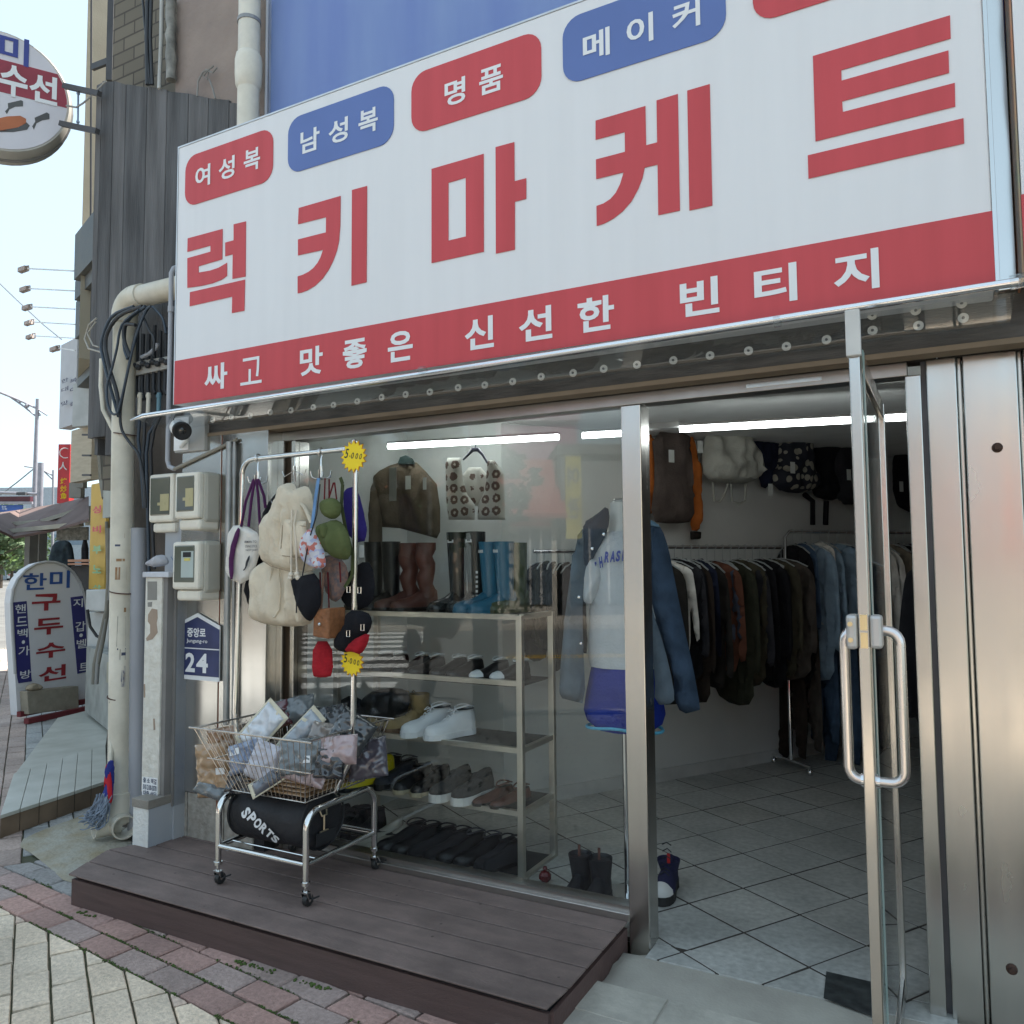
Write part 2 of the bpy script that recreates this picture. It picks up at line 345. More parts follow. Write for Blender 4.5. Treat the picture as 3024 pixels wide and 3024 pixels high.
# kerbs and the pavement bed
g = G()
def wbox(g, a0, a1, s0, s1, z0, z1):
    return g.ob((PW(a0, s0, z0)+PW(a1, s1, z1))/2, US*(abs(a1-a0)/2), WS*(abs(s1-s0)/2), Vector((0, 0, abs(z1-z0)/2)))
for k in range(34):
    a = -18+k*1.0
    wbox(g, a+.005, a+.995, KERB-.15, KERB, -.16, .005)
tag(g.build('kerb', M('kerb_stone', (.33, .32, .3), .8, bump=.3), bevel=.01), kind='structure')
g = G(); g.add([PW(-40, KERB, -.014), PW(16, KERB, -.014), PW(16, 30, -.014), PW(-40, 30, -.014)], [(0, 3, 2, 1)])
g.add([PW(16, -2.9, -.03), PW(120, -2.7, -.03), PW(120, 30, -.03), PW(16, 30, -.03)], [(0, 3, 2, 1)])
tag(g.build('pavement_bed', M('joint_dirt', (.09, .08, .06), .95, col2=(.06, .07, .03), vs=5, bump=.6, bs=40)), kind='structure')
g = G(); wbox(g, -40, 200, -20.5, -17.2, -.15, .0)
tag(g.build('far_pavement', M('far_paving', (.36, .32, .27), .85, vs=4)), kind='structure')

def clip(poly, n, d):
    out = []; m = len(poly)
    for i in range(m):
        a = poly[i]; b = poly[(i+1) % m]; da = n[0]*a[0]+n[1]*a[1]-d; db = n[0]*b[0]+n[1]*b[1]-d
        if da >= 0: out.append(a)
        if da*db < 0: t = da/(da-db); out.append((a[0]+(b[0]-a[0])*t, a[1]+(b[1]-a[1])*t))
    return out
def area(p): return abs(sum(p[i][0]*p[(i+1) % len(p)][1]-p[(i+1) % len(p)][0]*p[i][1] for i in range(len(p))))/2
class Pav:
    def __init__(s): s.g = G(); s.t = []
    def slab(s, poly, z, col, h=.03, ch=.006, tilt=.002):
        if len(poly) < 3 or area(poly) < .0008: return
        cx = sum(p[0] for p in poly)/len(poly); cy = sum(p[1] for p in poly)/len(poly); n = len(poly)
        tx = random.uniform(-tilt, tilt)/.1; ty = random.uniform(-tilt, tilt)/.1; dz = random.uniform(-.0015, .0015)
        def P(p, k, zz):
            dx = cx-p[0]; dy = cy-p[1]; L = math.hypot(dx, dy) or 1; x = p[0]+dx/L*k; y = p[1]+dy/L*k
            return (x, y, zz+dz+(x-cx)*tx+(y-cy)*ty)
        vs = [P(p, 0, z-h) for p in poly]+[P(p, 0, z-ch) for p in poly]+[P(p, ch*1.4, z) for p in poly]
        fs = [(i, (i+1) % n, (i+1) % n+n, i+n) for i in range(n)]+[(i+n, (i+1) % n+n, (i+1) % n+2*n, i+2*n) for i in range(n)]+[tuple(range(2*n, 3*n))]
        s.g.add(vs, fs); s.t += [col]*len(fs)
def shade(c, v=.14):
    k = random.uniform(1-v, 1+v); w_ = random.uniform(-.012, .018); return (c[0]*k*(1+w_), c[1]*k, c[2]*k*(1-w_))
RD = Vector((-.994, .108, 0)); RN = Vector((.108, .994, 0))     # red border courses
pv = Pav()
# border courses: rows run along RD; offset along RN measured at the deck front
B0 = Vector((-3.144, -.925, 0)).dot(RN)                            # beige / border joint
def strip(p0, row, rowd, a0, a1, cols, L, clips, z=.0, joint=.0032, jx=.0085, stag=.5, dirv=RD, nrm=RN, v=.12):
    a = a0+(row % 2)*L*stag
    while a < a1:
        LL = L*random.uniform(.97, 1.03)
        q = [dirv*(a+jx)+nrm*(p0+joint), dirv*(a+LL-jx)+nrm*(p0+joint), dirv*(a+LL-jx)+nrm*(p0+rowd-joint), dirv*(a+jx)+nrm*(p0+rowd-joint)]
        q = [(t.x+random.uniform(-1, 1)*.002, t.y+random.uniform(-1, 1)*.002) for t in q]
        for n, d in clips: q = clip(q, n, d) if q else q
        c = cols(a, row); pv.slab(q, z, shade(c, v)); a += LL
def redc(a, row):
    far = max(0, min(1, (a-3.6)/.7)); mix = lambda p, q, k: tuple(x*(1-k)+y*k for x, y in zip(p, q))
    base = (.40, .255, .22) if random.random() < .7 else (.38, .29, .26)
    if row >= 2 and a > 2.9: base = (.33, .32, .31)
    return mix(base, (.36, .33, .32), far)
for r in range(9):
    strip(B0+r*.118, r, .118, -4.5, 9.5, redc, .235, [((-US.x, -US.y), -3.35)], joint=.006, jx=.005)
def beige(a, row): return (.72, .60, .465) if random.random() < .88 else (.6, .47, .38)
for r in range(-46, 8):
    s0 = -2.49+r*.119
    if s0 < KERB+.05: continue
    strip(s0, r, .119, -5.2, 3.6, beige, .262, [((-RN.x, -RN.y), -(B0-.004)), ((-US.x, -US.y), -3.35)], dirv=US, nrm=WS, v=.09)
def along(a, row):
    s_ = -5.58+row*.13
    if s_ > -2.62: return (.34, .345, .34)
    if s_ > -3.0: return (.42, .33, .29)
    return (.68, .58, .46)
for r in range(0, 40):
    s0 = -5.58+r*.13
    strip(s0, r, .13, 3.36, 16 if s0 > -4.2 else 12, along, .24, [((US.x, US.y), 3.358)], dirv=US, nrm=WS, v=.1)
ob = pv.g.build('sidewalk', attr_mat('paver_stone', .85, .55, 130, .2, 60)); set_tone(ob, pv.t); tag(ob, kind='structure')
# cement washed over the pavers beside the drain pipe
def blob(pts, z, amp=.02, n=4):
    pts = rounded(pts, 2); return [(x+random.uniform(-amp, amp), y+random.uniform(-amp, amp), z) for x, y in pts]
g = G(); cem = [(p.x, p.y) for p in (PZ(40, 2490), PZ(110, 2530), PZ(215, 2625), PZ(225, 2560), PZ(345, 2520), PZ(400, 2490), PZ(360, 2400), PZ(290, 2380), PZ(240, 2410), PZ(150, 2440))]
pl0 = PL((0, 0, .002), (0, 0, 1), up=Vector((0, 1, 0)))
gm = puffmesh([(x, y) for x, y in cem], PL((0, 0, 0), (0, 0, 1), up=Vector((0, 1, 0))), T=.006, step=.03, rim=.2, wr=.003, ws=(9, 9), seed=3, back=0, rnd=1)
tag(gm.build('cement_patch', M('old_cement', (.4, .39, .34), .9, col2=(.3, .25, .16), vs=6, bump=.9, bs=45), smooth=60), kind='structure')
# moss in the joints
g = G(); rr = random.Random(5)
for _ in range(2600):
    a = rr.uniform(1.2, 3.9); r = rr.choice((0, 0, 1, 1, 2)); p = RD*a+RN*(B0+r*.118+rr.gauss(0, .005))
    if noise.noise(Vector((a*3, r*4, 0))) < -.08: continue
    k = rr.uniform(.0012, .0045); g.ball((p.x, p.y, -.004+rr.uniform(0, .003)), k, 6, (1, 1, .7))
for _ in range(500):
    a = rr.uniform(-1.1, 2.3); p = Vector((-1.2-a, -.735+rr.gauss(0, .006), .003)); k = rr.uniform(.003, .008)
    if noise.noise(Vector((a*4, 3, 0))) < .1: continue
    g.ball(p, k, 6, (1, 1, .7))
tag(g.build('moss', M('moss_green', (.06, .1, .02), .95, var=.5, vs=40), smooth=180), kind='stuff')

# ---------------- door step: cement ramp in front of the opening ----------------
stp = PL((0, 0, .0), (0, 0, 1), up=Vector((0, 1, 0)))
rp_ = [(-1.0, -.0), (-1.14, -.03), (-1.14, -.22), (-1.2, -.36), (-1.32, -.46), (-1.4, -.62), (-1.34, -.9), (.9, -1.05), (1.0, -.0)]
g = G(); rp2 = rounded(rp_[:6], 1); rp2 = [p for p in rp_]
mm = puffmesh(rp_, stp, T=.047, step=.05, rim=.16, wr=.002, ws=(6, 6), seed=8, back=0, rnd=1)
for v in mm.v:
    if v.y > -.2 and v.z > .001: v.z = min(max(v.z, .045), .0475)
tag(mm.build('door_step', M('step_cement', (.42, .4, .35), .85, col2=(.34, .32, .28), vs=7, bump=.25, bs=90), smooth=70), kind='structure')
pv2 = Pav()
for i in range(6):
    for j in range(2):
        x0 = -1.22+i*.36+(j*.14); y0 = -.52-j*.2
        pv2.slab([(x0, y0), (x0+.352, y0-.01), (x0+.352, y0+.185), (x0, y0+.19)], +.0505-.001*j, shade((.46, .44, .385), .05), h=.02, ch=.002, tilt=.0005)
o_ = pv2.g.build('door_step_tiles', attr_mat('step_tile', .8, .3, 60, .12, 20)); set_tone(o_, pv2.t); tag(o_, kind='structure')

# =====================================================================
# THE SHOP BUILDING
# =====================================================================
shop = thing('shop_building', 'vintage clothes shop building with glass front, steel columns and pinkish plaster upper wall', 'building')
IA, IB = Vector((-2.36, 1.25, 0)), Vector((-.25, 4.55, 0)); IC = IB+Vector((.857, -.515, 0))*2.6
WALLW = M('shop_white_wall', (.55, .565, .55), .7, var=.05, vs=3, bump=.1, bs=30)
def wall(g, p, q, z0, z1, th=.1, side=1):
    p = Vector((p[0], p[1], 0)); q = Vector((q[0], q[1], 0)); d = (q-p).normalized(); n = Vector((-d.y, d.x, 0))*side
    return g.prism([p+Vector((0, 0, z0)), q+Vector((0, 0, z0)), q+n*th+Vector((0, 0, z0)), p+n*th+Vector((0, 0, z0))], (0, 0, z1-z0))
g = G()
wall(g, (-3.06, .02), (-3.06, 1.25), -.1, 2.42); wall(g, (-3.06, 1.25), IA, -.1, 2.42); wall(g, IA, IB, -.1, 2.42); wall(g, IB, IC, -.1, 2.42); wall(g, IC, (1.98, .05), -.1, 2.42)
g.build('interior_wall', WALLW, shop)
g = G()
for p, q in (((-3.06, 1.25), IA), (IA, IB), (IB, IC)):
    p = Vector((p[0], p[1], 0)); q = Vector((q[0], q[1], 0)); d = (q-p).normalized(); n = Vector((d.y, -d.x, 0))
    g.prism([p+n*.001+Vector((0, 0, .04)), q+n*.001+Vector((0, 0, .04)), q+n*.014+Vector((0, 0, .04)), p+n*.014+Vector((0, 0, .04))], (0, 0, .09))
g.build('skirting', M('skirting_white', (.5, .51, .5), .5), shop)
g = G(); g.add([(-3.1, .0, 2.36), (2.4, .0, 2.36), (2.4, 5, 2.36), (-3.1, 5, 2.36)], [(0, 1, 2, 3)]); g.box(-3.1, 1.9, .22, .24, 2.27, 2.36)
g.build('ceiling', M('ceiling_grey', (.72, .73, .72), .7, var=.05), shop)
# floor tiles laid diagonally (along the street axes)
pf = Pav(); fl = [(-3.06, .035), (2.0, .035), (2.0, 4.6), (-3.06, 4.6)]; fl2 = [(-1.03, -.09), (-.02, -.09), (-.02, .034), (-1.03, .034)]
TS = .3155; o0 = Vector((-.751, .275, .05)); TA = Vector((.535, .845, 0)); TB = Vector((.845, -.535, 0))
for i in range(-12, 16):
    for j in range(-12, 16):
        q = [o0+TA*((i)*TS+.0042)+TB*(j*TS+.0042), o0+TA*((i+1)*TS-.0042)+TB*(j*TS+.0042), o0+TA*((i+1)*TS-.0042)+TB*((j+1)*TS-.0042), o0+TA*(i*TS+.0042)+TB*((j+1)*TS-.0042)]
        q0_ = [(t.x, t.y) for t in q]; tc_ = shade((.4, .405, .385), .06)
        for reg in (fl, fl2):
            q = q0_
            for a in range(len(reg)):
                p0 = reg[a]; p1 = reg[(a+1) % len(reg)]; n = (-(p1[1]-p0[1]), p1[0]-p0[0]); q = clip(q, n, n[0]*p0[0]+n[1]*p0[1]) if len(q) > 2 else q
            if len(q) > 2: pf.slab(q, .05, tc_, h=.02, ch=.0015, tilt=.0)
of = pf.g.build('floor_tiles', attr_mat('floor_tile', .4, .15, 60, .2, 38), shop); set_tone(of, pf.t)
g = G(); g.add([(-3.1, .0, .0484), (2.2, .0, .0484), (2.2, 5, .0484), (-3.1, 5, .0484)], [(0, 1, 2, 3)]); g.box(-1.03, -.02, -.088, .035, -.05, .0483)
g.build('floor_grout', M('grout_dark', (.045, .037, .031), .9), shop)
# upper mass, seen as pinkish plaster left of the banner
PLAST = M('pink_plaster', (.31, .25, .215), .9, col2=(.235, .19, .17), vs=4, bump=.7, bs=25)
xl = PY(520, 150, .14).x; xb = PY(325, 150, .32).x
g = G(); top = 9.2
g.prism([(xl, .14, 2.38), (7.5, .14, 2.38), (9, 8, 2.38), (xl+4.0, 8, 2.38)], (0, 0, top-2.38)); g.box(.36, 7.5, .16, 5, -.1, 2.38); g.box(xl, .36, .14, .3, 2.38, 2.4)
g.build('upper_wall', PLAST, shop)
# cinder-block side wall above the planks
m = bpy.data.materials.new('block_wall'); m.use_nodes = True; t = m.node_tree; b = t.nodes['Principled BSDF']
tc = t.nodes.new('ShaderNodeTexCoord'); mp = t.nodes.new('ShaderNodeMapping'); mp.inputs['Rotation'].default_value = (radians(90), 0, 0); bk = t.nodes.new('ShaderNodeTexBrick')
t.links.new(tc.outputs['Object'], mp.inputs[0]); t.links.new(mp.outputs[0], bk.inputs[0]); bk.inputs['Scale'].default_value = 1; bk.inputs['Brick Width'].default_value = .21; bk.inputs['Row Height'].default_value = .09; bk.inputs['Mortar Size'].default_value = .006
bk.inputs['Color1'].default_value = (.17, .15, .115, 1); bk.inputs['Color2'].default_value = (.13, .115, .09, 1); bk.inputs['Mortar'].default_value = (.07, .06, .05, 1)
t.links.new(bk.outputs[0], b.inputs['Base Color']); b.inputs['Roughness'].default_value = .9
bp = t.nodes.new('ShaderNodeBump'); bp.inputs['Strength'].default_value = .8; bp.inputs['Distance'].default_value = .01; bp.invert = True; t.links.new(bk.outputs['Fac'], bp.inputs['Height']); t.links.new(bp.outputs[0], b.inputs['Normal'])
g = G(); g.prism([(xb, .34, 2.0), (xl+.02, .34, 2.0), (xl+2.2, 4.0, 2.0), (xb+2.4, 4.0, 2.0)], (0, 0, 6.6)); g.build('block_wall', m, shop)
# beam under the sign, soffit, head frame
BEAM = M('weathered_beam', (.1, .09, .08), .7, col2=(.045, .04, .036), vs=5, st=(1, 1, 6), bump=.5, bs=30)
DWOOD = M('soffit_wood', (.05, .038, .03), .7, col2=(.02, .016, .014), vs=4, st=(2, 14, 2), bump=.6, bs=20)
XR = 7.5
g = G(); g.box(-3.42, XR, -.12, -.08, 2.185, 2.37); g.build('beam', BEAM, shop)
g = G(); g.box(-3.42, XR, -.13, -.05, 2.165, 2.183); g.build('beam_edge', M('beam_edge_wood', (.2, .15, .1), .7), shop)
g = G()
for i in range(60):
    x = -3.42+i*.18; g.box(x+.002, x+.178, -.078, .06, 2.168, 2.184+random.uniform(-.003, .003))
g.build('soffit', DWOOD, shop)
g = G(); g.box(-3.06, -.09, -.03, .05, 2.12, 2.167); g.build('head_frame', STEELH, shop, bevel=.003)
g = G(); g.box(-.62, -.36, -.035, -.03, 2.135, 2.15)
g.build('closer_plate', STEEL2, shop)
# steel-clad column left of the window, on a stone base
SX0 = PY(527, 2000, -.13).x; SX1 = PY(784, 1900, -.13).x
print('steel col', SX0, SX1)
g = G(); g.box(SX0, SX0+.285, -.13, .1, .36, 2.168); g.box(SX0+.292, SX1, -.128, .1, .36, 2.168); g.build('steel_column', STEEL, shop, bevel=.002)
g = G(); g.box(SX0+.283, SX0+.294, -.127, .1, .3, 2.168); g.build('column_joint', M('rust_joint', (.16, .05, .025), .8), shop)
SLATE = M('base_stone', (.36, .34, .3), .8, col2=(.22, .2, .17), vs=25, bump=.6, bs=70, det=9)
g = G(); x = SX0
for wv in (.075, .26, .2):
    g.box(x+.003, x+wv-.003, -.125, .1, .13, .355); x += wv
g.build('stone_base', SLATE, shop, bevel=.003)
g = G(); g.box(SX0, SX1-.01, -.115, .1, .0, .36); g.build('base_core', BLACK, shop)
# window frame
FR = PY(870, 1900, 0).x
g = G(); g.box(SX1, SX1+.035, -.06, .07, .13, 2.12); g.box(SX1+.06, SX1+.085, -.03, .07, .13, 2.12); g.build('left_mullion', STEEL2, shop, bevel=.002)
g = G(); g.box(SX1+.035, SX1+.06, -.01, .06, .13, 2.12); g.build('mullion_recess', M('dark_bronze', (.12, .09, .065), .5, .6), shop)
g = G(); g.box(SX1, -1.11, -.035, .03, .137, .165); g.build('sill_rail', STEELH, shop, bevel=.003)
g = G(); g.box(SX1, -1.11, -.015, .05, .165, .185); g.build('sill_seat', STEELH, shop)
g = G(); g.box(SX1+.085, -1.112, -.004, .004, .18, 2.125); tag(g.build('window_pane', GLASS, shop), 'large clear pane of the display window')
g = G(); g.box(-1.112, -1.03, -.03, .075, .0, 2.12); tag(g.build('door_post', STEEL, shop, bevel=.004), 'brushed steel post between the window and the door')
# right jamb and panels
JX0, JX1 = -.098, -.05
g = G(); g.box(JX0, JX1, -.03, .08, .045, 2.12); g.build('door_jamb', STEEL, shop, bevel=.004)
g = G(); g.box(JX1, -.034, -.0, .1, .0, 2.168); g.build('jamb_recess', M('recess_grey', (.12, .12, .13), .5, .5), shop)
for x0, x1, yy in ((-.034, .056, -.03), (.056, .072, -.012), (.072, .225, -.03), (.225, .241, -.012), (.241, .62, -.03), (.62, .64, -.012), (.64, 1.2, -.03), (1.2, 1.22, -.012), (1.22, 1.9, -.03)):
    g = G(); g.box(x0, x1-.002, yy, .1, .02, 2.168); g.build('steel_panel', STEEL, shop, bevel=.004)
for px, py in ((2945, 1322), (2988, 2862)):
    g = G(); p = PY(px, py, -.03); g.lathe(p+Vector((0, .0, 0)), [(.0, .0), (.014, .0), (.016, .004), (.009, .007), (.008, .018), (.0, .018)], 12, (0, -1, 0)); g.build('bolt', M('rusty_bolt', (.07, .04, .03), .7, .5), shop)


# =====================================================================
# SIGN ABOVE THE SHOP
# =====================================================================
SP = FY(-.3)
sg = thing('shop_sign', 'long white shop sign with big red Korean letters and red bottom band', 'sign', (-1.6, -.2, 2.3))
X0, X1, Z0, Z1 = -3.372, .16, 2.307, 3.632
g = G(); g.box(X0, X1, -.3, -.125, Z0, Z1); g.build('box', WHITE, sg, bevel=.004)
g = G(); g.box(X0-.006, X1, -.302, -.12, Z1, Z1+.008); g.box(X0-.006, X0, -.302, -.12, Z0, Z1); g.build('edge_trim', M('trim_aluminium', (.6, .6, .6), .35, .8), sg)
g = G(); g.box(X1, X1+.012, -.305, -.1, Z0, Z1+.01); g.box(X1+.012, X1+.065, -.16, -.1, Z0+.02, Z1); g.build('chrome_side', steelmat('side_steel', (.6, .6, .58), .14, 4), sg, bevel=.002)
g = G(); g.box(X0, X1, -.3025, -.299, Z0, 2.528); g.build('red_band', RED, sg)
def fan(g, pts, h=.003, pl=SP):
    """flat letter shape with a hair of thickness"""
    w_ = [pl.w(*pl.hit(*p), h) for p in pts]; g.prism(w_, pl.n*-.002)
R1 = lambda L: [(x/1.932, y/1.932) for x, y in L]
R2 = lambda L: [(1000+x/1.932, y/1.932) for x, y in L]
R3 = lambda L: [(2024+x/1.932, y/1.932) for x, y in L]
RK = lambda L: [(850+x/4.83, 500+y/4.83) for x, y in L]
RE = lambda L: [(1700+x/3.864, 200+y/3.864) for x, y in L]
LT = [
 R1([(1073,1361),(1272,1307),(1270,1480),(1135,1520),(1135,1556),(1200,1545),(1250,1528),(1297,1500),(1297,1575),(1265,1597),(1215,1617),(1150,1632),(1071,1643),(1071,1474),(1203,1437),(1203,1402),(1071,1438)]),
 R1([(1335,1281),(1405,1264),(1403,1578),(1328,1592),(1330,1452),(1287,1463),(1287,1385),(1335,1372)]),
 R1([(1086,1668),(1400,1596),(1396,1773),(1325,1787),(1327,1693),(1084,1748)]),
 RK([(160,555),(757,382),(752,800),(735,1020),(705,1160),(650,1310),(590,1430),(500,1560),(390,1665),(280,1730),(200,1760),(145,1770),(145,1530),(215,1508),(300,1465),(370,1410),(430,1335),(470,1260),(508,1150),(150,1230),(150,1003),(548,902),(550,685),(150,785)]),
 RK([(920,298),(1135,240),(1127,1612),(912,1662)]),
 R2([(897,841),(1004,812),(1005,1035),(1072,1018),(1072,1135),(1007,1152),(1007,1425),(899,1448)]),
 RE([(230,607),(798,440),(806,888),(932,855),(925,377),(1168,303),(1192,1632),(945,1685),(937,1108),(790,1142),(765,1260),(715,1390),(640,1525),(540,1640),(430,1725),(330,1780),(243,1808),(240,1580),(320,1552),(400,1500),(460,1430),(510,1330),(550,1196),(237,1273),(234,1050),(565,963),(563,737),(230,825)]),
 RE([(1275,265),(1532,190),(1562,1575),(1300,1632)]),
 R3([(728,322),(1510,90),(1514,222),(890,402),(892,462),(1501,290),(1505,418),(895,580),(899,641),(1537,475),(1540,610),(743,808)]),
 R3([(699,888),(1587,676),(1591,820),(703,1021)])]
for L in LT: g = G(); fan(g, L); g.build('letter_stroke', RED, sg)
g = G()
o = R2([(532,965),(829,879),(830,1437),(532,1502)]); i_ = R2([(628,1044),(727,1015),(728,1350),(628,1374)])
for k in range(4): fan(g, [o[k], o[(k+1) % 4], i_[(k+1) % 4], i_[k]])
g.build('letter_stroke', RED, sg)
WT = M('letter_white', (.75, .76, .77), .5, var=.01)
for ch, xa, xb_ in (('싸', 387, 430), ('고', 455, 495), ('맛', 567, 610), ('좋', 648, 693), ('은', 733, 780), ('신', 878, 933), ('선', 980, 1043), ('한', 1091, 1160), ('빈', 1284, 1358), ('티', 1424, 1505), ('지', 1574, 1660)):
    xa *= 1.5652; xb_ *= 1.5652; ym = 1130-.152*(xa-600)
    g = G(); write(g, ch, SP, SP.hit(xa, ym)[0], SP.hit(xb_, ym)[0], 2.35, 2.478, bold=.004 if ch == '고' else .026, h=.0045); g.build('white_letter', WT, sg)
def pill(name, xa, xb_, ya, z0, z1, mat, txt):
    a0 = SP.hit(xa, ya)[0]; a1 = SP.hit(xb_, ya-.36*(xb_-xa))[0] if xb_ else xa; r = .075
    pts = []
    for cx, cz, t0 in ((a1-r, z1-r, 0), (a0+r, z1-r, 90), (a0+r, z0+r, 180), (a1-r, z0+r, 270)):
        for k in range(7): t = radians(t0+k*15); pts.append(SP.w(cx+r*cos(t), cz+r*sin(t), .0035))
    g = G(); g.prism(pts, (0, .0025, 0)); p_ = g.build(name, mat, sg)
    for ch, ta, tb in txt:
        g = G(); write(g, ch, SP, SP.hit(ta, ya-.36*(ta-xa))[0], SP.hit(tb, ya-.36*(tb-xa))[0], 3.385, 3.493, bold=.022, h=.0055); g.build('badge_letter', WT, p_)
pill('badge', 549, 808, 500, 3.308, 3.567, RED, (('여', 580, 624), ('성', 649, 696), ('복', 723, 771)))
pill('badge', 852, 1164, 410, 3.31, 3.575, BLUE, (('남', 890, 946), ('성', 973, 1030), ('복', 1061, 1118)))
pill('badge', 1216, 1599, 300, 3.315, 3.578, RED, (('명', 1315, 1376), ('품', 1417, 1487)))
pill('badge', 1663, 2143, 165, 3.32, 3.582, BLUE, (('메', 1723, 1802), ('이', 1852, 1930), ('커', 1986, 2068)))
pill('badge', 2224, 2760, 20, 3.328, 3.585, RED, ())
# second sign beyond the chrome edge
s2 = thing('neighbour_sign', 'white and red sign panel at the right edge, beyond the chrome strip', 'sign', (.6, -.2, 2.35))
g = G(); g.box(.235, 2.4, -.3, -.13, 2.5, 4.0); g.build('panel', WHITE, s2, bevel=.003)
g = G(); g.box(.234, 2.4, -.303, -.299, 2.32, 2.56); g.build('red_band', RED, s2)
g = G()
gg = M('faded_print', (.45, .13, .05), .5, col2=(.1, .3, .22), vs=3)
g.box(.228, .233, -.3, -.13, 2.32, 4.0); g.build('printed_side', gg, s2)
# blue banner on the wall above
g = G(); bx0 = PY(802, 200, .12).x; g.box(bx0, 5.5, .115, .135, 3.2, 5.6)
bn = thing('blue_banner', 'big plain blue banner on the wall above the white sign', 'banner', (0, .13, 3.2))
m = M('banner_blue', (.12, .18, .45), .42, col2=(.19, .27, .5), vs=1.6, st=(2.2, 1, .35), bump=.25, bs=4)
g.build('sheet', m, bn)
g = G(); g.box(bx0-.012, bx0, .1, .138, 3.2, 5.6); g.build('edge_rail', M('trim_aluminium', (.6, .6, .6), .35, .8), bn)
# clear canopy under the sign
cn = thing('clear_canopy', 'narrow clear plastic rain canopy with chrome front rail under the shop sign', 'canopy', (-1.6, -.12, 2.2))
ca, cb = PY(385, 1241, -.45), PY(3008, 832, -.45)
zr = (ca.z+cb.z)/2
g = G(); n = 44; vs = []
prof = [(-.123, 2.345), (-.128, 2.30), (-.135, 2.235), (-.16, 2.215), (-.22, 2.205), (-.32, 2.21), (-.45, zr-.006)]
for i in range(n+1):
    x = -3.5+(cb.x-.01+3.5)*i/n
    for y, z in prof: vs.append((x, y, z+.004*noise.noise(Vector((x*4, y*9, 0)))))
k = len(prof); g.add(vs, [(i*k+j, i*k+j+1, (i+1)*k+j+1, (i+1)*k+j) for i in range(n) for j in range(k-1)])
g.build('clear_sheet', CLEAR, cn, smooth=60)
g = G(); g.tube([ca, ca+Vector((.1, 0, .012)), (-1.6, -.45, zr), cb], [.003, .013, .013, .013], 8); g.build('front_rail', CHROME, cn, smooth=60)
for a_, b_, r__ in ((cb+Vector((-.02, 0, 0)), cb+Vector((.03, 0, .005)), .02), (PY(1240, 1096, -.455), PY(1256, 1093, -.455), .017), (PY(2285, 952, -.455), PY(2305, 948, -.455), .017)): g = G(); g.tube([a_, b_], r__, 10); g.build('rail_clip', CLEAR, cn)
wm = M('washer_white', (.74, .72, .66), .4, var=.1); wd_ = M('washer_core', (.12, .12, .12), .4)
for i in range(27):
    x = -3.27+i*.134
    for z in ((2.243,) if x < -.3 else (2.255, 2.306)):
        if x > .2: continue
        c = Vector((x+random.uniform(-.006, .006), -.15, z+random.uniform(-.004, .004)))
        g = G(); g.lathe(c, [(0, 0), (.0155, 0), (.0155, .004), (0, .005)], 14, (0, -1, 0)); w_ = g.build('washer', wm, cn)
        g = G(); g.lathe(c+Vector((0, -.005, 0)), [(0, 0), (.005, 0), (.004, .005), (0, .006)], 8, (0, -1, 0)); g.build('screw', wd_, w_)

# =====================================================================
# DOOR LEAF, swung open
# =====================================================================
dr = thing('glass_door', 'open glass door leaf with steel stiles seen edge-on at the doorway', 'door', (-.17, .04, .05))
g = G(); g.box(-.192, -.166, -.9, -.845, .06, 2.06); tag(g.build('closing_stile', STEEL2, dr, bevel=.003), None)
g = G(); g.box(-.192, -.166, .0, .05, .06, 2.04); g.build('hinge_stile', STEEL2, dr, bevel=.003)
g = G(); g.box(-.19, -.168, -.845, .0, 1.985, 2.04); g.build('top_rail', STEEL2, dr, bevel=.003)
g = G(); g.box(-.19, -.168, -.845, .0, .06, .13); g.build('bottom_rail', STEEL2, dr, bevel=.003)
g = G(); g.box(-.182, -.176, -.845, .0, .13, 1.985); g.build('pane', GLASS, dr)
g = G(); g.box(-.165, -.163, -.84, -.8, .06, 2.03); g.build('rubber_seal', M('green_glass_edge', (.25, .36, .34), .3), dr)
g = G(); g.box(-.196, -.162, -.915, -.895, 2.0, 2.115); g.build('corner_cap', M('foam_white', (.6, .6, .58), .6), dr, bevel=.003)
for sgn, dx in ((-1, .075), (1, .115)):
    x0 = -.192 if sgn < 0 else -.166; xx = x0+sgn*(.036 if sgn < 0 else .062); y = -.86
    zt, zb = 1.33, .968
    pts = [Vector((x0, y, zt))]
    r = .03
    for k in range(6): t = radians(k*18); pts.append(Vector((xx-sgn*r*(1-sin(t)), y, zt-r*(1-cos(t)))))
    for k in range(6): t = radians(k*18); pts.append(Vector((xx-sgn*r*(1-cos(t)), y, zb+r*(1-sin(t)))))
    pts.append(Vector((x0, y, zb)))
    g = G(); g.tube(pts, .0125, 12); h = g.build('handle', M('handle_steel', (.7, .66, .64), .25, 1, var=.03), dr, smooth=60)
    g = G(); g.tube([Vector((x0, y, zt)), Vector((x0+sgn*.02, y, zt))], .021, 12); g.tube([Vector((x0, y, zb)), Vector((x0+sgn*.008, y, zb))], .017, 12); g.build('collar', CHROME, h, smooth=40)
g = G(); g.box(-.218, -.193, -.915, -.86, 1.287, 1.37); lk = g.build('lock_case', M('lock_grey', (.5, .49, .48), .4, .6), dr, bevel=.008)
g = G(); g.box(-.165, -.138, -.915, -.87, 1.29, 1.37); g.build('lock_case', M('lock_grey', (.5, .49, .48), .4, .6), dr, bevel=.008)
g = G(); g.box(-.187, -.171, -.9035, -.899, 1.29, 1.327); g.box(-.187, -.171, -.9035, -.899, 1.333, 1.37); g.build('lock_plate', M('brass', (.75, .6, .35), .3, .9), dr)
g = G()
for z in (1.31, 1.348): g.tube([(-.208, -.914, z), (-.208, -.92, z)], .006, 8)
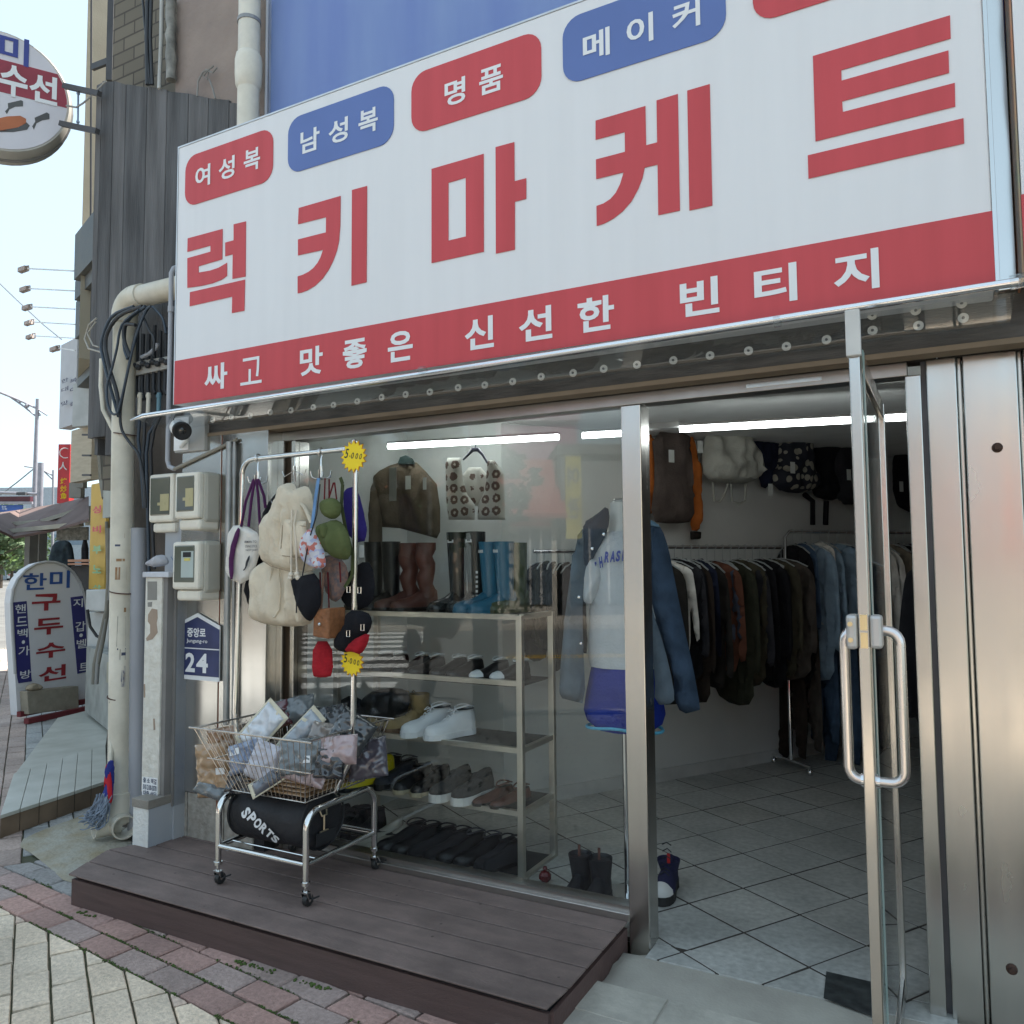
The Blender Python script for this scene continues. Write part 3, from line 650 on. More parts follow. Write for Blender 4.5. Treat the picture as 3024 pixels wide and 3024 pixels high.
g.build('lock_screw', M('brass', (.75, .6, .35), .3, .9), dr)
g = G(); a_ = PZ(2462, 2868, .052); b_ = PZ(2600, 2925, .052)
g.add([PZ(2440, 2868, .053), PZ(2600, 2905, .053), PZ(2600, 3010, .053), PZ(2432, 2948, .053)], [(0, 1, 2, 3)])
tag(g.build('pivot_plate', M('dark_plate', (.03, .033, .035), .45, .5, col2=(.09, .1, .1), vs=25)), 'dark steel floor plate let into the doorway tiles', 'floor plate')

# =====================================================================
# DECK in front of the window
# =====================================================================
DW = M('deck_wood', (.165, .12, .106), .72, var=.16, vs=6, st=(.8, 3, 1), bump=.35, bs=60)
specks(DW, 8, .06, .4)
dk = thing('wooden_deck', 'low dark brown composite plank deck in front of the window', 'deck', (-2.3, -.36, 0))
yb = -.715; rows = [(-.715, -.578), (-.570, -.434), (-.426, -.290), (-.282, -.146), (-.138, .0)]
g = G(); g.prism([(-3.47, -.68, .0), (-1.14, -.69, .0), (-1.14, -.02, .0), (-3.5, -.02, .0), (-3.52, -.5, .0)], (0, 0, .129)); g.build('core', BLACK, dk)  # black fill added; its colour makes the shade in the plank gaps
for i, (y0, y1) in enumerate(rows):
    xl0 = -3.50 if y0 < -.3 else (-3.545 if y0 < -.2 else -3.5)
    if i == 0: pts = [(-3.497, y0+.004), (-1.13, y0+.0), (-1.118, y1), (-3.56, y1)]
    elif i == 1: pts = [(-3.56, y0), (-1.118, y0), (-1.118, y1), (-3.62, y1)]
    elif i == 2: pts = [(-3.62, y0), (-1.118, y0), (-1.118, y1), (-3.56, y1), (-3.56, y1-.03)]
    elif i == 3: pts = [(-3.55, y0), (-1.118, y0), (-1.118, y1), (-3.55, y1)]
    else: pts = [(-3.5, y0), (-1.118, y0), (-1.118, y1-.03), (-3.5, y1-.03)]
    g = G(); g.prism([(x, y, .137) for x, y in pts], (0, 0, -.0075)); g.build('deck_plank', DW, dk, bevel=.003)
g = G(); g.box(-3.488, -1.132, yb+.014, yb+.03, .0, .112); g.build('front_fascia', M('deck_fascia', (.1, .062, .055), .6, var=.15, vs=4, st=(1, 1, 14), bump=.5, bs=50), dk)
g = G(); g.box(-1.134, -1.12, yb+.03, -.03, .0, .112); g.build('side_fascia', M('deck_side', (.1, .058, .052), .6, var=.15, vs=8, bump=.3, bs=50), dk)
g = G(); g.prism([(-3.488, yb+.03, .0), (-3.474, yb+.03, .0), (-3.58, -.42, .0), (-3.6, -.42, .0)], (0, 0, .112)); g.build('side_fascia', DW, dk)

# =====================================================================
# CHROME CART with hanging frame
# =====================================================================
ct = thing('display_cart', 'chrome cart on casters with wire basket and tall hanging frame', 'cart', (-2.56, -.28, .137))
CR = M('cart_chrome', (.72, .71, .69), .13, 1, var=.04)
FX0, FX1, YF, YB, ZT = -2.80, -2.305, -.495, -.055, .505
DZ = .137
def looppts(x, y0, y1, zb, zt, r=.07):
    p = [Vector((x, y0, zb))]
    for k in range(7): t = radians(k*15); p.append(Vector((x, y0+r*(1-cos(t)), zt-r*(1-sin(t)))))
    for k in range(7): t = radians(90-k*15); p.append(Vector((x, y1-r*(1-cos(t)), zt-r*(1-sin(t)))))
    p.append(Vector((x, y1, zb))); return p
for x in (FX0, FX1):
    g = G(); g.tube(looppts(x, YF, YB, DZ+.095, ZT), .0135, 12); g.build('side_loop', CR, ct, smooth=60)
for (x, y) in ((FX0, YF), (FX1, YF), (FX0, YB), (FX1, YB)):
    g = G(); g.tube([(x, y, DZ+.085), (x, y, DZ+.098)], .019, 12); g.tube([(x, y, DZ+.05), (x, y, DZ+.085)], .008, 8)
    g.bar((x-.016, y, DZ+.058), (x-.016, y+.012, DZ+.024), .003, .022); g.bar((x+.016, y, DZ+.058), (x+.016, y+.012, DZ+.024), .003, .022); g.box(x-.018, x+.018, y-.012, y+.012, DZ+.054, DZ+.06)
    c = g.build('caster', CR, ct, smooth=40)
    g = G(); g.lathe((x-.011, y+.012, DZ+.0245), [(0, 0), (.022, 0), (.0245, .004), (.0245, .018), (.022, .022), (0, .022)], 18, (1, 0, 0)); g.build('wheel', M('caster_rubber', (.02, .02, .02), .5), c, smooth=50)
    g = G(); g.bar((x+.02, y+.012, DZ+.03), (x+.045, y+.03, DZ+.04), .012, .004); g.build('brake_pedal', BLACK, c)
zr_ = .3
g = G(); g.tube([(FX0, YF, zr_), (FX1, YF, zr_)], .0115, 10); g.build('front_rail', CR, ct, smooth=60)
g = G(); g.tube([(FX0, YB, zr_), (FX1, YB, zr_)], .0115, 10); g.build('back_rail', CR, ct, smooth=60)
for x in (FX0, FX1):
    g = G(); g.tube([(x, YF, zr_), (x, YB, zr_)], .011, 10); g.build('side_rail', CR, ct, smooth=60)
g = G()
for k in range(5): y = YF+.07+k*.075; g.tube([(FX0, y, zr_+.003), (FX1, y, zr_+.003)], .003, 6)
g.build('lower_grid', CR, ct)
# wire basket: rim at .80, floor at .53
WIRE = M('basket_wire', (.6, .55, .5), .25, 1, var=.15, vs=12)
RX0, RX1, RY0, RY1, RZ = -2.885, -2.25, -.56, .0-.02, .803
BX0, BX1, BY0, BY1, BZ = -2.76, -2.335, -.47, -.09, .535
bk = G()
def lerp(a, b, t): return a+(b-a)*t
def ringat(t):
    return [Vector((lerp(BX0, RX0, t), lerp(BY0, RY0, t), lerp(BZ, RZ, t))), Vector((lerp(BX1, RX1, t), lerp(BY0, RY0, t), lerp(BZ, RZ, t))), Vector((lerp(BX1, RX1, t), lerp(BY1, RY1, t), lerp(BZ, RZ, t))), Vector((lerp(BX0, RX0, t), lerp(BY1, RY1, t), lerp(BZ, RZ, t)))]
for t, rad in ((0, .0035), (.5, .0032), (1, .0045)):
    q = ringat(t)
    for k in range(4):
        a, b = q[k], q[(k+1) % 4]; e = (b-a).normalized()*(.03 if t else 0)
        bk.tube([a-(e if k in (0, 2) else 0*e), b+(e if k in (0, 2) else 0*e)], rad, 6)
lo, hi = ringat(0), ringat(1)
for k in range(4):
    n = 19 if k in (0, 2) else 15
    for i in range(1, n):
        bk.tube([lo[k].lerp(lo[(k+1) % 4], i/n), hi[k].lerp(hi[(k+1) % 4], i/n)], .0017, 5)
for i in range(1, 15): bk.tube([lo[0].lerp(lo[1], i/15), lo[3].lerp(lo[2], i/15)], .0017, 5)
for k in range(4): bk.tube([lo[k], hi[k]], .0025, 5)
bk.build('wire_basket', WIRE, ct, smooth=60)
# hanging frame
HY = -.28; HX0, HX1, HZ = -2.895, -2.25, 2.0
p = [Vector((-2.80, HY, .53)), Vector((-2.92, HY, .66)), Vector((-2.94, HY, .82)), Vector((-2.915, HY, 1.9))]
for k in range(6): t = radians(k*18); p.append(Vector((-2.915+.07*(1-cos(t)), HY, 1.93+.07*sin(t))))
g = G(); g.tube(p, .0125, 12); g.build('left_post', CR, ct, smooth=60)
g = G(); g.tube([Vector((-2.34, HY, .53)), Vector((-2.255, HY, .68)), Vector((-2.243, HY, .74)), Vector((-2.236, HY, 1.98))], .0125, 12); g.tube([(-2.2375, HY, 1.745), (-2.2375, HY, 1.75)], .0145, 10); g.build('right_post', CR, ct, smooth=60)
g = G(); g.tube([Vector((-2.85, HY, 2.0)), Vector((-2.255, HY, 2.006))], .0125, 12); g.build('top_bar', CR, ct, smooth=60)
g = G(); g.ball((-2.245, HY, 2.035), .012, 10); g.tube([(-2.245, HY, 2.0), (-2.245, HY, 2.03)], .005, 6); g.build('knob', CR, ct, smooth=60)

# star shaped price cards
YEL = M('card_yellow', (.85, .62, .01), .55, var=.03); ORG = M('card_orange', (.62, .25, .0), .6); INK = M('marker_ink', (.015, .015, .02), .6)
def star(cx, cy, R, txt, lab, Y=-.31, npt=16, tilt=-.12, sm=False):
    pl = FY(Y); ca_, cb_ = pl.hit(cx, cy); t = thing('price_card', lab, 'price card', pl.w(ca_, cb_), 'star shaped price cards')
    def st(R, ph=0):
        return [pl.w(ca_+R*(1 if k % 2 == 0 else .76)*cos(pi*k/npt+ph), cb_+R*(1 if k % 2 == 0 else .76)*sin(pi*k/npt+ph)) for k in range(2*npt)]
    g = G(); g.prism([v+pl.n*.002 for v in st(R)], pl.n*-.004); g.build('card_back', ORG, t)
    g = G(); g.prism([v+pl.n*.0035 for v in st(R*.94)], pl.n*-.001); g.build('card_face', YEL, t)
    for ch, dx, dy, s in (('5', -.5, .16, .46), ('.', -.25, -.02, .08), ('0', -.05, .0, .3), ('0', .27, -.05, .28), ('0', .56, -.1, .28)):
        g = G(); write(g, ch, pl, ca_+R*(dx-s*.34), ca_+R*(dx+s*.34), cb_+R*(dy-s*.62+.05), cb_+R*(dy+s*.62+.05), bold=.01, h=.0045, rot=tilt, shear=.2); g.build('digit', INK, t)
    return t
star(1045, 1348, .072, '', 'yellow star price card on the top corner of the chrome frame')
star(1040, 1954, .064, '', 'yellow star price card halfway down the right chrome post', Y=-.3, tilt=.05)

# ---- hooks ----
def hook(px, lab, hz=.115):
    x = PY(px, 1340, HY).x; t = thing('rotary_hook', lab, 'hook', (x, HY, 2.0), 'chrome hooks on the hanging bar')
    g = G(); pts = [Vector((x, HY+.016*sin(a), 2.0+.019*cos(a))) for a in [radians(-200+i*25) for i in range(10)]]
    g.tube([Vector((x, HY, 2.0))+Vector((0, .02*sin(radians(k)), .02*cos(radians(k)))) for k in range(-150, 100, 25)]+[Vector((x, HY, 1.975)), Vector((x, HY, 1.93))], .0035, 6)
    g.tube([(x, HY, 1.94), (x, HY, 1.885)], .007, 8); g.build('stem', CR, t, smooth=60)
    for k in range(4):
        a = radians(30+k*90); d = Vector((cos(a), sin(a), 0)); c = Vector((x, HY, 1.89)); g = G()
        g.tube([c, c+d*.02+Vector((0, 0, -.008)), c+d*.04+Vector((0, 0, .0)), c+d*.046+Vector((0, 0, .028))], .004, 6); g.build('prong', CR, t, smooth=60)
    return x
hx1 = hook(762, 'chrome rotary hook at the left end of the bar, holding purple straps')
hx2 = hook(948, 'chrome rotary hook at the right side of the bar, holding a blue strap')
g = G(); xh = PY(870, 1340, HY).x
g.tube([(xh, HY, 2.015), (xh, HY, 1.97), (xh, HY, 1.945)], .0025, 6); g.box(xh-.012, xh-.006, HY-.003, HY+.003, 1.88, 1.95); g.box(xh+.006, xh+.012, HY-.003, HY+.003, 1.88, 1.95)
g.tube([(xh-.075, HY, 1.93), (xh-.06, HY, 1.905), (xh, HY, 1.93), (xh+.055, HY, 1.905), (xh+.07, HY, 1.93)], .002, 5)
tag(g.build('wire_hanger', CR), 'thin wire hanger in the middle of the bar above the cream bags', 'hanger')
g = G(); xh = PY(1035, 1340, HY).x
g.tube([(xh, HY, 2.015), (xh, HY, 1.93), (xh-.02, HY, 1.915), (xh+.03, HY, 1.905)], .002, 6)
tag(g.build('wire_hanger', M('clear_hanger', (.6, .62, .6), .2, 0)), 'clear hanger beside the upper star card', 'hanger')

# ---- bags ----
CREAM = fabric('cream_canvas', (.62, .54, .42), .1); PURPLE = fabric('purple_strap', (.075, .02, .075)); GREENB = fabric('green_nylon', (.095, .115, .045), .2); NAVYC = fabric('navy_nylon', (.03, .02, .14)); TAN = M('tan_woven', (.28, .11, .04), .6, col2=(.16, .06, .02), vs=40, bump=.6, bs=60)
def strap(g, pts, Y, r=.004, wd=None):
    g.tube([PY(px, py, Y) for px, py in pts], r, 6)
def ribbon(g, pts, Y, w_=.012, th=.003):
    q = [PY(px, py, Y) for px, py in pts]
    for a, b in zip(q[:-1], q[1:]): g.bar(a, b, th, w_, up=Vector((0, 1, 0)).cross((b-a).normalized()))
tt = thing('tote_bag', 'off-white tote bag with purple straps and small kangaroo print', 'bag', PY(720, 1600, -.3), 'bags on the hanging frame')
pl = FY(-.30)
puff('bag_body', fabric('tote_white', (.66, .63, .58), .06), pl.poly([(677, 1553), (722, 1550), (772, 1580), (765, 1655), (725, 1730), (668, 1706), (668, 1640)]), pl, tt, T=.016, wr=.008, seed=1, rim=.03)
puff('gusset', PURPLE, FY(-.33).poly([(700, 1555), (712, 1565), (690, 1640), (690, 1710), (677, 1712), (675, 1630)]), FY(-.33), tt, T=.006, wr=.002)
g = G()
for q in ([(750, 1415), (726, 1480), (712, 1555)], [(752, 1418), (742, 1480), (734, 1555)], [(757, 1415), (763, 1470), (768, 1560)], [(762, 1415), (780, 1465), (784, 1500)]):
    strap(g, q, -.315, .0065)
g.build('shoulder_strap', PURPLE, tt, smooth=60)
g = G()
for r, (tx, y) in enumerate((('IRMAN TO', 1604), ('CRING STICK', 1617), ('NOT JUST', 1629))):
    a, b = FY(-.328).hit(722+r*2, y); write(g, tx, FY(-.328), a, a+.075, b, b+.011, bold=.01, h=0)
g.build('print_text', INK, tt)
gk = puffmesh(FY(-.328).poly([(734, 1642), (738, 1640), (737, 1652), (733, 1660), (730, 1672), (722, 1685), (716, 1685), (724, 1676), (725, 1662), (729, 1652)]), FY(-.328), T=.001, wr=0, rnd=1); gk.build('print_mark', INK, tt)
# black bag behind
t = thing('black_bag', 'black fabric bag half hidden behind the cream drawstring bag', 'bag', PY(790, 1500, -.22))
puff('bag_body', BLACKC, FY(-.22).poly([(850, 1430), (800, 1470), (768, 1530), (770, 1600), (720, 1730), (735, 1800), (800, 1790), (840, 1600)]), FY(-.22), t, T=.03, wr=.01)
g = G(); strap(g, [(800, 1477), (806, 1490), (815, 1492), (822, 1486)], -.262, .003); g.build('ring', CR, t)
# big cream bags
t = thing('cream_bucket_bag', 'large cream canvas drawstring bag hanging at the top', 'bag', PY(870, 1450, -.32), 'bags on the hanging frame')
pl = FY(-.345)
puff('bag_body', CREAM, pl.poly([(838, 1428), (868, 1425), (878, 1450), (908, 1430), (925, 1470), (935, 1600), (935, 1680), (880, 1690), (820, 1680), (775, 1655), (782, 1560), (800, 1500), (825, 1450)]), pl, t, T=.05, wr=.03, ws=(15, 3), seed=4)
puff('front_pocket', CREAM, FY(-.40).poly([(836, 1530), (905, 1540), (908, 1648), (828, 1640)]), FY(-.40), t, T=.012, wr=.006, seed=5, rnd=0)
g = G(); strap(g, [(872, 1445), (845, 1485), (822, 1530), (805, 1570)], -.385, .009); strap(g, [(875, 1470), (900, 1500), (920, 1545)], -.385, .011); g.build('shoulder_strap', CREAM, t, smooth=60)
g = G(); strap(g, [(863, 1505), (861, 1560), (860, 1690)], -.42, .0045); strap(g, [(876, 1508), (868, 1550), (874, 1600), (877, 1688)], -.42, .0045); g.build('drawcord', M('cord_cream', (.62, .55, .45), .8), t, smooth=60)
g = G()
for px, py in ((859, 1697), (877, 1695), (857, 1707), (880, 1706)): g.ball(PY(px, py, -.42), .012, 8)
g.build('cord_knot', M('cord_cream', (.62, .55, .45), .8), t, smooth=60)
g = G(); strap(g, [(800, 1640), (796, 1655), (803, 1660)], -.4, .003)
t = thing('cream_tote_bag', 'large plain cream canvas bag hanging lowest, under the drawstring bag', 'bag', PY(830, 1680, -.3), 'bags on the hanging frame')
pl = FY(-.32)
puff('bag_body', CREAM, pl.poly([(770, 1650), (860, 1660), (930, 1680), (932, 1760), (930, 1838), (880, 1852), (790, 1846), (742, 1828), (732, 1790), (745, 1720)]), pl, t, T=.045, wr=.026, ws=(13, 3), seed=6)
g = G(); strap(g, [(802, 1675), (795, 1740), (792, 1790), (800, 1818), (812, 1822), (824, 1800), (828, 1740), (822, 1680)], -.373, .0045); g.build('carry_handle', CREAM, t, smooth=60)
g = G()
for q in ([(775, 1655), (800, 1672), (850, 1686), (900, 1690), (930, 1682)], [(905, 1540), (908, 1600), (908, 1648)], [(836, 1530), (832, 1590), (828, 1640), (866, 1645), (908, 1648)], [(836, 1545), (870, 1550), (906, 1555)]):
    strap(g, q, -.412, .0022)
tag(g.build('stitching', M('stitch_brown', (.3, .24, .17), .9)), 'stitched seam lines'); adopt(bpy.data.objects['stitching'], bpy.data.objects['cream_bucket_bag'])
# blue strap with floral pouch
t = thing('floral_pouch', 'small floral drawstring pouch on a long blue strap', 'bag', PY(925, 1600, -.36), 'bags on the hanging frame')
m = bpy.data.materials.new('floral_print'); m.use_nodes = True; tt_ = m.node_tree; b = tt_.nodes['Principled BSDF']; vo = tt_.nodes.new('ShaderNodeTexVoronoi'); vo.inputs['Scale'].default_value = 70
cr = tt_.nodes.new('ShaderNodeValToRGB'); cr.color_ramp.elements[0].color = (.55, .55, .6, 1); cr.color_ramp.elements[1].color = (.09, .12, .32, 1)
e = cr.color_ramp.elements.new(.5); e.color = (.4, .42, .6, 1); e = cr.color_ramp.elements.new(.7); e.color = (.5, .16, .13, 1); cr.color_ramp.interpolation = 'CONSTANT'
tc = tt_.nodes.new('ShaderNodeTexCoord'); tt_.links.new(tc.outputs['Object'], vo.inputs['Vector']); sx = tt_.nodes.new('ShaderNodeSeparateColor'); tt_.links.new(vo.outputs['Color'], sx.inputs[0]); tt_.links.new(sx.outputs[0], cr.inputs[0]); tt_.links.new(cr.outputs[0], b.inputs['Base Color']); b.inputs['Roughness'].default_value = .8
FLORAL = m
puff('bag_body', FLORAL, FY(-.40).poly([(918, 1560), (930, 1560), (948, 1590), (962, 1650), (960, 1680), (925, 1680), (900, 1650), (892, 1620), (905, 1585)]), FY(-.40), t, T=.03, wr=.022, seed=7)
g = G(); ribbon(g, [(941, 1412), (932, 1470), (921, 1560)], -.42, .016); g.build('shoulder_strap', fabric('sky_strap', (.13, .24, .42)), t)
g = G(); strap(g, [(945, 1430), (935, 1520), (914, 1590), (904, 1640), (893, 1700)], -.44, .003); g.build('drawcord', BLACK, t)
# black drawstring pouch
t = thing('black_pouch', 'black pointed drawstring pouch in front of the cream bags', 'bag', PY(905, 1750, -.4), 'bags on the hanging frame')
puff('bag_body', BLACKC, FY(-.40).poly([(856, 1712), (892, 1700), (940, 1690), (952, 1780), (925, 1830), (912, 1836), (895, 1815), (875, 1770), (868, 1730)]), FY(-.40), t, T=.03, wr=.008, seed=8)
g = G(); strap(g, [(874, 1730), (876, 1770), (875, 1810)], -.42, .003); g.build('drawcord', BLACK, t)
# green utility bag
t = thing('green_sling_bag', 'olive green nylon sling bag with round top pouch', 'bag', PY(985, 1560, -.33), 'bags on the hanging frame')
puff('top_pouch', GREENB, FY(-.36).poly([(952, 1478), (985, 1468), (1005, 1485), (1005, 1520), (985, 1536), (958, 1525), (948, 1500)]), FY(-.36), t, T=.035, wr=.005, seed=9)
puff('bag_body', GREENB, FY(-.35).poly([(950, 1550), (985, 1532), (1015, 1545), (1035, 1600), (1035, 1650), (1010, 1655), (975, 1638), (958, 1600), (947, 1575)]), FY(-.35), t, T=.045, wr=.026, seed=10)
puff('side_pocket', GREENB, FY(-.40).poly([(948, 1552), (966, 1545), (972, 1590), (955, 1590)]), FY(-.40), t, T=.02, wr=.004, seed=11)
g = G(); ribbon(g, [(1005, 1410), (1012, 1430), (1008, 1490), (1020, 1560), (1042, 1640), (1040, 1700), (1018, 1735)], -.31, .016); g.build('shoulder_strap', fabric('dark_olive', (.06, .075, .03)), t)
rs_ = thing('red_straps', 'dark red straps hanging from the right hook beside the olive bag', 'strap', PY(970, 1412, -.3))
for q in ([(960, 1412), (957, 1500)], [(972, 1415), (972, 1475)], [(985, 1425), (970, 1475)], [(988, 1425), (994, 1475)], [(945, 1690), (948, 1800)], [(968, 1690), (972, 1800)], [(1003, 1660), (1006, 1720)]): g = G(); strap(g, q, -.30, .0035); g.build('strap', fabric('dark_red_strap', (.16, .02, .025)), rs_)
# patterned little bag behind, blue rolled bag
t = puff('dark_floral_bag', M('dark_floral', (.12, .12, .14), .8, col2=(.35, .2, .15), vs=60), FY(-.26).poly([(950, 1640), (1000, 1640), (1030, 1680), (1025, 1730), (1000, 1780), (970, 1770), (955, 1700)]), FY(-.26), T=.025, wr=.01, seed=13)
tag(t, 'small dark patterned bag below the olive green bag', 'bag', 'bags on the hanging frame')
t = puff('blue_folded_bag', NAVYC, FY(-.2).poly([(1015, 1445), (1050, 1435), (1068, 1480), (1090, 1595), (1040, 1605), (1020, 1520)]), FY(-.2), T=.03, wr=.006, seed=14)
tag(t, 'bright navy blue folded nylon bag behind the right post', 'bag', 'bags on the hanging frame')
g = G(); g.ob(PY(1068, 1628, -.22), Vector((.012, 0, 0)), Vector((0, .001, 0)), Vector((0, 0, .027))); tag(g.build('paper_tag', M('tag_paper', (.5, .52, .5), .6)), 'white paper price tag below the navy blue bag', 'tag')
t = puff('black_sling_bag', BLACKC, FY(-.19).poly([(1000, 1720), (1060, 1660), (1100, 1660), (1110, 1760), (1080, 1800), (1020, 1800)]), FY(-.19), T=.03, wr=.01, seed=15)
tag(t, 'plain black sling bag in the dark behind the right post', 'bag', 'bags on the hanging frame')
# woven tan box bag
t = thing('woven_box_bag', 'tan woven box bag with brown strap at the bottom right', 'bag', PY(965, 1840, -.35), 'bags on the hanging frame')
pa = [PY(x, y, -.40) for x, y in ((925, 1800), (970, 1795), (970, 1888), (922, 1880))]
g = G(); c0 = PY(947, 1842, -.38); g.prism(pa, (.01, .1, .0)); g.build('bag_body', TAN, t, bevel=.008)
g = G(); g.ball(PY(944, 1843, -.405), .008, 8); g.build('button', CR, t)
g = G(); ribbon(g, [(956, 1690), (952, 1740), (946, 1840)], -.39, .012); g.build('shoulder_strap', fabric('brown_strap', (.12, .07, .05)), t)
# black and red bag
t = thing('red_black_bag', 'black bag with red straps and metal buckles', 'bag', PY(1050, 1870, -.3), 'bags on the hanging frame')
puff('bag_body', BLACKC, FY(-.33).poly([(1025, 1800), (1085, 1805), (1100, 1830), (1095, 1860), (1060, 1900), (1030, 1930), (995, 1920), (990, 1880), (1020, 1850)]), FY(-.33), t, T=.035, wr=.01, seed=16)
puff('red_panel', fabric('bright_red', (.3, .012, .02)), FY(-.35).poly([(1015, 1925), (1040, 1890), (1092, 1865), (1088, 1900), (1065, 1935), (1045, 1925)]), FY(-.35), t, T=.02, wr=.006, seed=17)
g = G()
for px, py in ((1029, 1870), (1071, 1852), (1030, 1740), (1062, 1742)): g.tube([PY(px-5, py-8, -.375), PY(px+4, py-8, -.375), PY(px+4, py+10, -.375), PY(px-5, py+10, -.375)], .0028, 6, closed=True)
g.build('buckle', CR, t)
t = puff('red_scarf', fabric('bright_red', (.3, .012, .02)), FY(-.33).poly([(925, 1893), (980, 1893), (985, 1995), (955, 2002), (920, 1998)]), FY(-.33), T=.012, wr=.008, ws=(22, 3), seed=18)
tag(t, 'bright red cloth hanging below the tan box bag', 'cloth')

# ---- packed clothes in the basket ----
def polymat(name, col): return M(name, tuple(c*.8 for c in col), .12, var=.1, vs=14, bump=.2, bs=40, coat=1, crease=.22, cs=7)
KR = polymat('kraft_pack', (.42, .27, .15)); 
def pack(px, py, t_, w_, h_, ax, tilt, col, lab, seed, T=.018, border=None, sticker=False, lay=0):
    """a garment packed in a clear bag; ax = roll in the picture plane, tilt = leaning back"""
    c = PY(px, py, t_)
    n = Vector((.25, -.9, .25+tilt*.8)).normalized()
    if lay: n = Vector((.1, -.15, 1)).normalized()
    pl = PL(c, n, up=Vector((0, .3 if lay else 0, 1))); ca_, sa = cos(ax), sin(ax)
    q = [(ca_*x-sa*y, sa*x+ca_*y) for x, y in ((-w_/2, -h_/2), (w_/2, -h_/2), (w_/2, h_/2), (-w_/2, h_/2))]
    t = thing('packed_garment', lab, 'package', c, 'packed garments in the cart basket')
    if border:
        puff('paper_backing', border, q, pl, t, T=.004, wr=.004, seed=seed, rnd=0, off=-.004)
        q = [(x*.84, y*.86) for x, y in q]
    puff('pack_body', col, q, pl, t, T=T, wr=.013, ws=(20, 20), seed=seed, rnd=0, step=max(w_, h_)/20)
    if sticker:
        a = sticker[0]*w_; b = sticker[1]*h_; g = G(); g.prism([pl.w(ca_*(a+x)-sa*(b+y), sa*(a+x)+ca_*(b+y), T+.009) for x, y in ((-.022, -.014), (.022, -.014), (.022, .014), (-.022, .014))], pl.n*-.001)
        st_ = g.build('sticker', M('sticker_white', (.7, .7, .7), .5), t)
    return t
GW = polymat('pack_white', (.75, .78, .82)); GD = polymat('pack_charcoal', (.05, .055, .06)); GL = polymat('pack_lilac', (.6, .58, .64)); GP = polymat('pack_pink', (.45, .33, .33)); GG = polymat('pack_grey', (.16, .18, .19)); GM = polymat('pack_maroon', (.12, .03, .04)); GT = polymat('pack_taupe', (.3, .26, .23)); GB = polymat('pack_blue', (.25, .3, .42))
pack(630, 2275, -0.4, .17, .24, .1, -.3, KR, 'kraft paper pack with white label at the left end of the basket', 21, sticker=(.3, .0))
pack(660, 2210, -0.2, .16, .2, .2, -.2, polymat('pack_brown', (.3, .16, .08)), 'brown paper pack leaning at the back left of the basket', 22)
pack(770, 2150, -0.36, .13, .24, -.72, -.1, GW, 'shiny white pack on cream backing leaning to the right', 23, T=.014, border=M('backing_cream', (.6, .55, .42), .7))
pack(885, 2165, -0.32, .09, .25, -.75, -.1, polymat('pack_striped', (.42, .46, .5)), 'grey striped sock pack standing in the middle of the basket', 24, T=.012, border=M('backing_cream', (.6, .55, .42), .7))
pack(720, 2235, -0.43, .14, .13, .3, .1, GB, 'pale blue pack behind the front wires at the left', 25, sticker=(-.2, .2))
pack(780, 2250, -0.44, .14, .16, -.3, 0, GL, 'lilac pack behind the front wires near the left', 26)
pack(890, 2235, -0.44, .2, .15, .1, .1, GG, 'dark grey pack with white label behind the front wires', 27, sticker=(.15, -.1))
pack(900, 2285, -0.44, .2, .08, -.2, .4, GP, 'pink pack lying on the kraft packs at the front', 28)
pack(960, 2130, -0.22, .2, .14, .2, .4, GD, 'charcoal pack with small label at the top back of the pile', 29, sticker=(-.1, .0), T=.03)
pack(860, 2100, -0.2, .22, .13, .25, .4, GG, 'dark clear-wrapped pack with maroon edge on top of the pile', 30, T=.03)
pack(830, 2110, -0.24, .09, .12, .4, .0, GM, 'maroon pack at the left top of the pile', 31)
pack(970, 2165, -0.3, .17, .09, -.15, .6, GT, 'taupe pack lying flat on top at the right', 32)
pack(1040, 2160, -0.26, .18, .15, -.5, .1, GD, 'black pack with blue stripe near the right post', 33, T=.03)
pack(1085, 2240, -0.2, .18, .17, .2, .1, polymat('pack_plum', (.09, .08, .1)), 'plum coloured pack pushed against the right basket side', 34, T=.03)
pack(1000, 2215, -0.4, .16, .12, .1, .1, GP, 'beige and pink pack behind the front wires at the right', 35, T=.025)
pack(975, 2255, -0.43, .13, .12, 0, .1, polymat('pack_black', (.025, .025, .03)), 'black pack behind the front wires at the right corner', 36)
pack(800, 2300, -0.46, .07, .2, -.95, .3, polymat('pack_dark_stripe', (.12, .13, .16)), 'striped sock pack poking out through the basket bottom', 37, T=.012, border=M('backing_cream', (.6, .55, .42), .7))
pack(720, 2310, -0.43, .16, .1, 0, .2, polymat('pack_black', (.025, .025, .03)), 'black pack at the bottom left of the basket', 38)
pack(625, 2335, -0.42, .17, .06, -.25, .5, GG, 'grey clear-wrapped pack sticking out at the lower left', 39)
for i in range(6):
    c = Vector((-2.53+random.uniform(-.01, .01), -.29, .548+i*.017)); g = G(); 
    pack_pl = PL(c, (0, 0, 1), up=Vector((0, 1, 0)))
    t = thing('packed_garment', ['bottom', 'second', 'third', 'fourth', 'fifth', 'topmost'][i]+' flat kraft pack of the stack in the basket bottom', 'package', c, 'packed garments in the cart basket')
    puff('pack_body', KR, [(-.18, -.16), (.18, -.16), (.18, .16), (-.18, .16)], pack_pl, t, T=.009, wr=.004, seed=50+i, rnd=0)

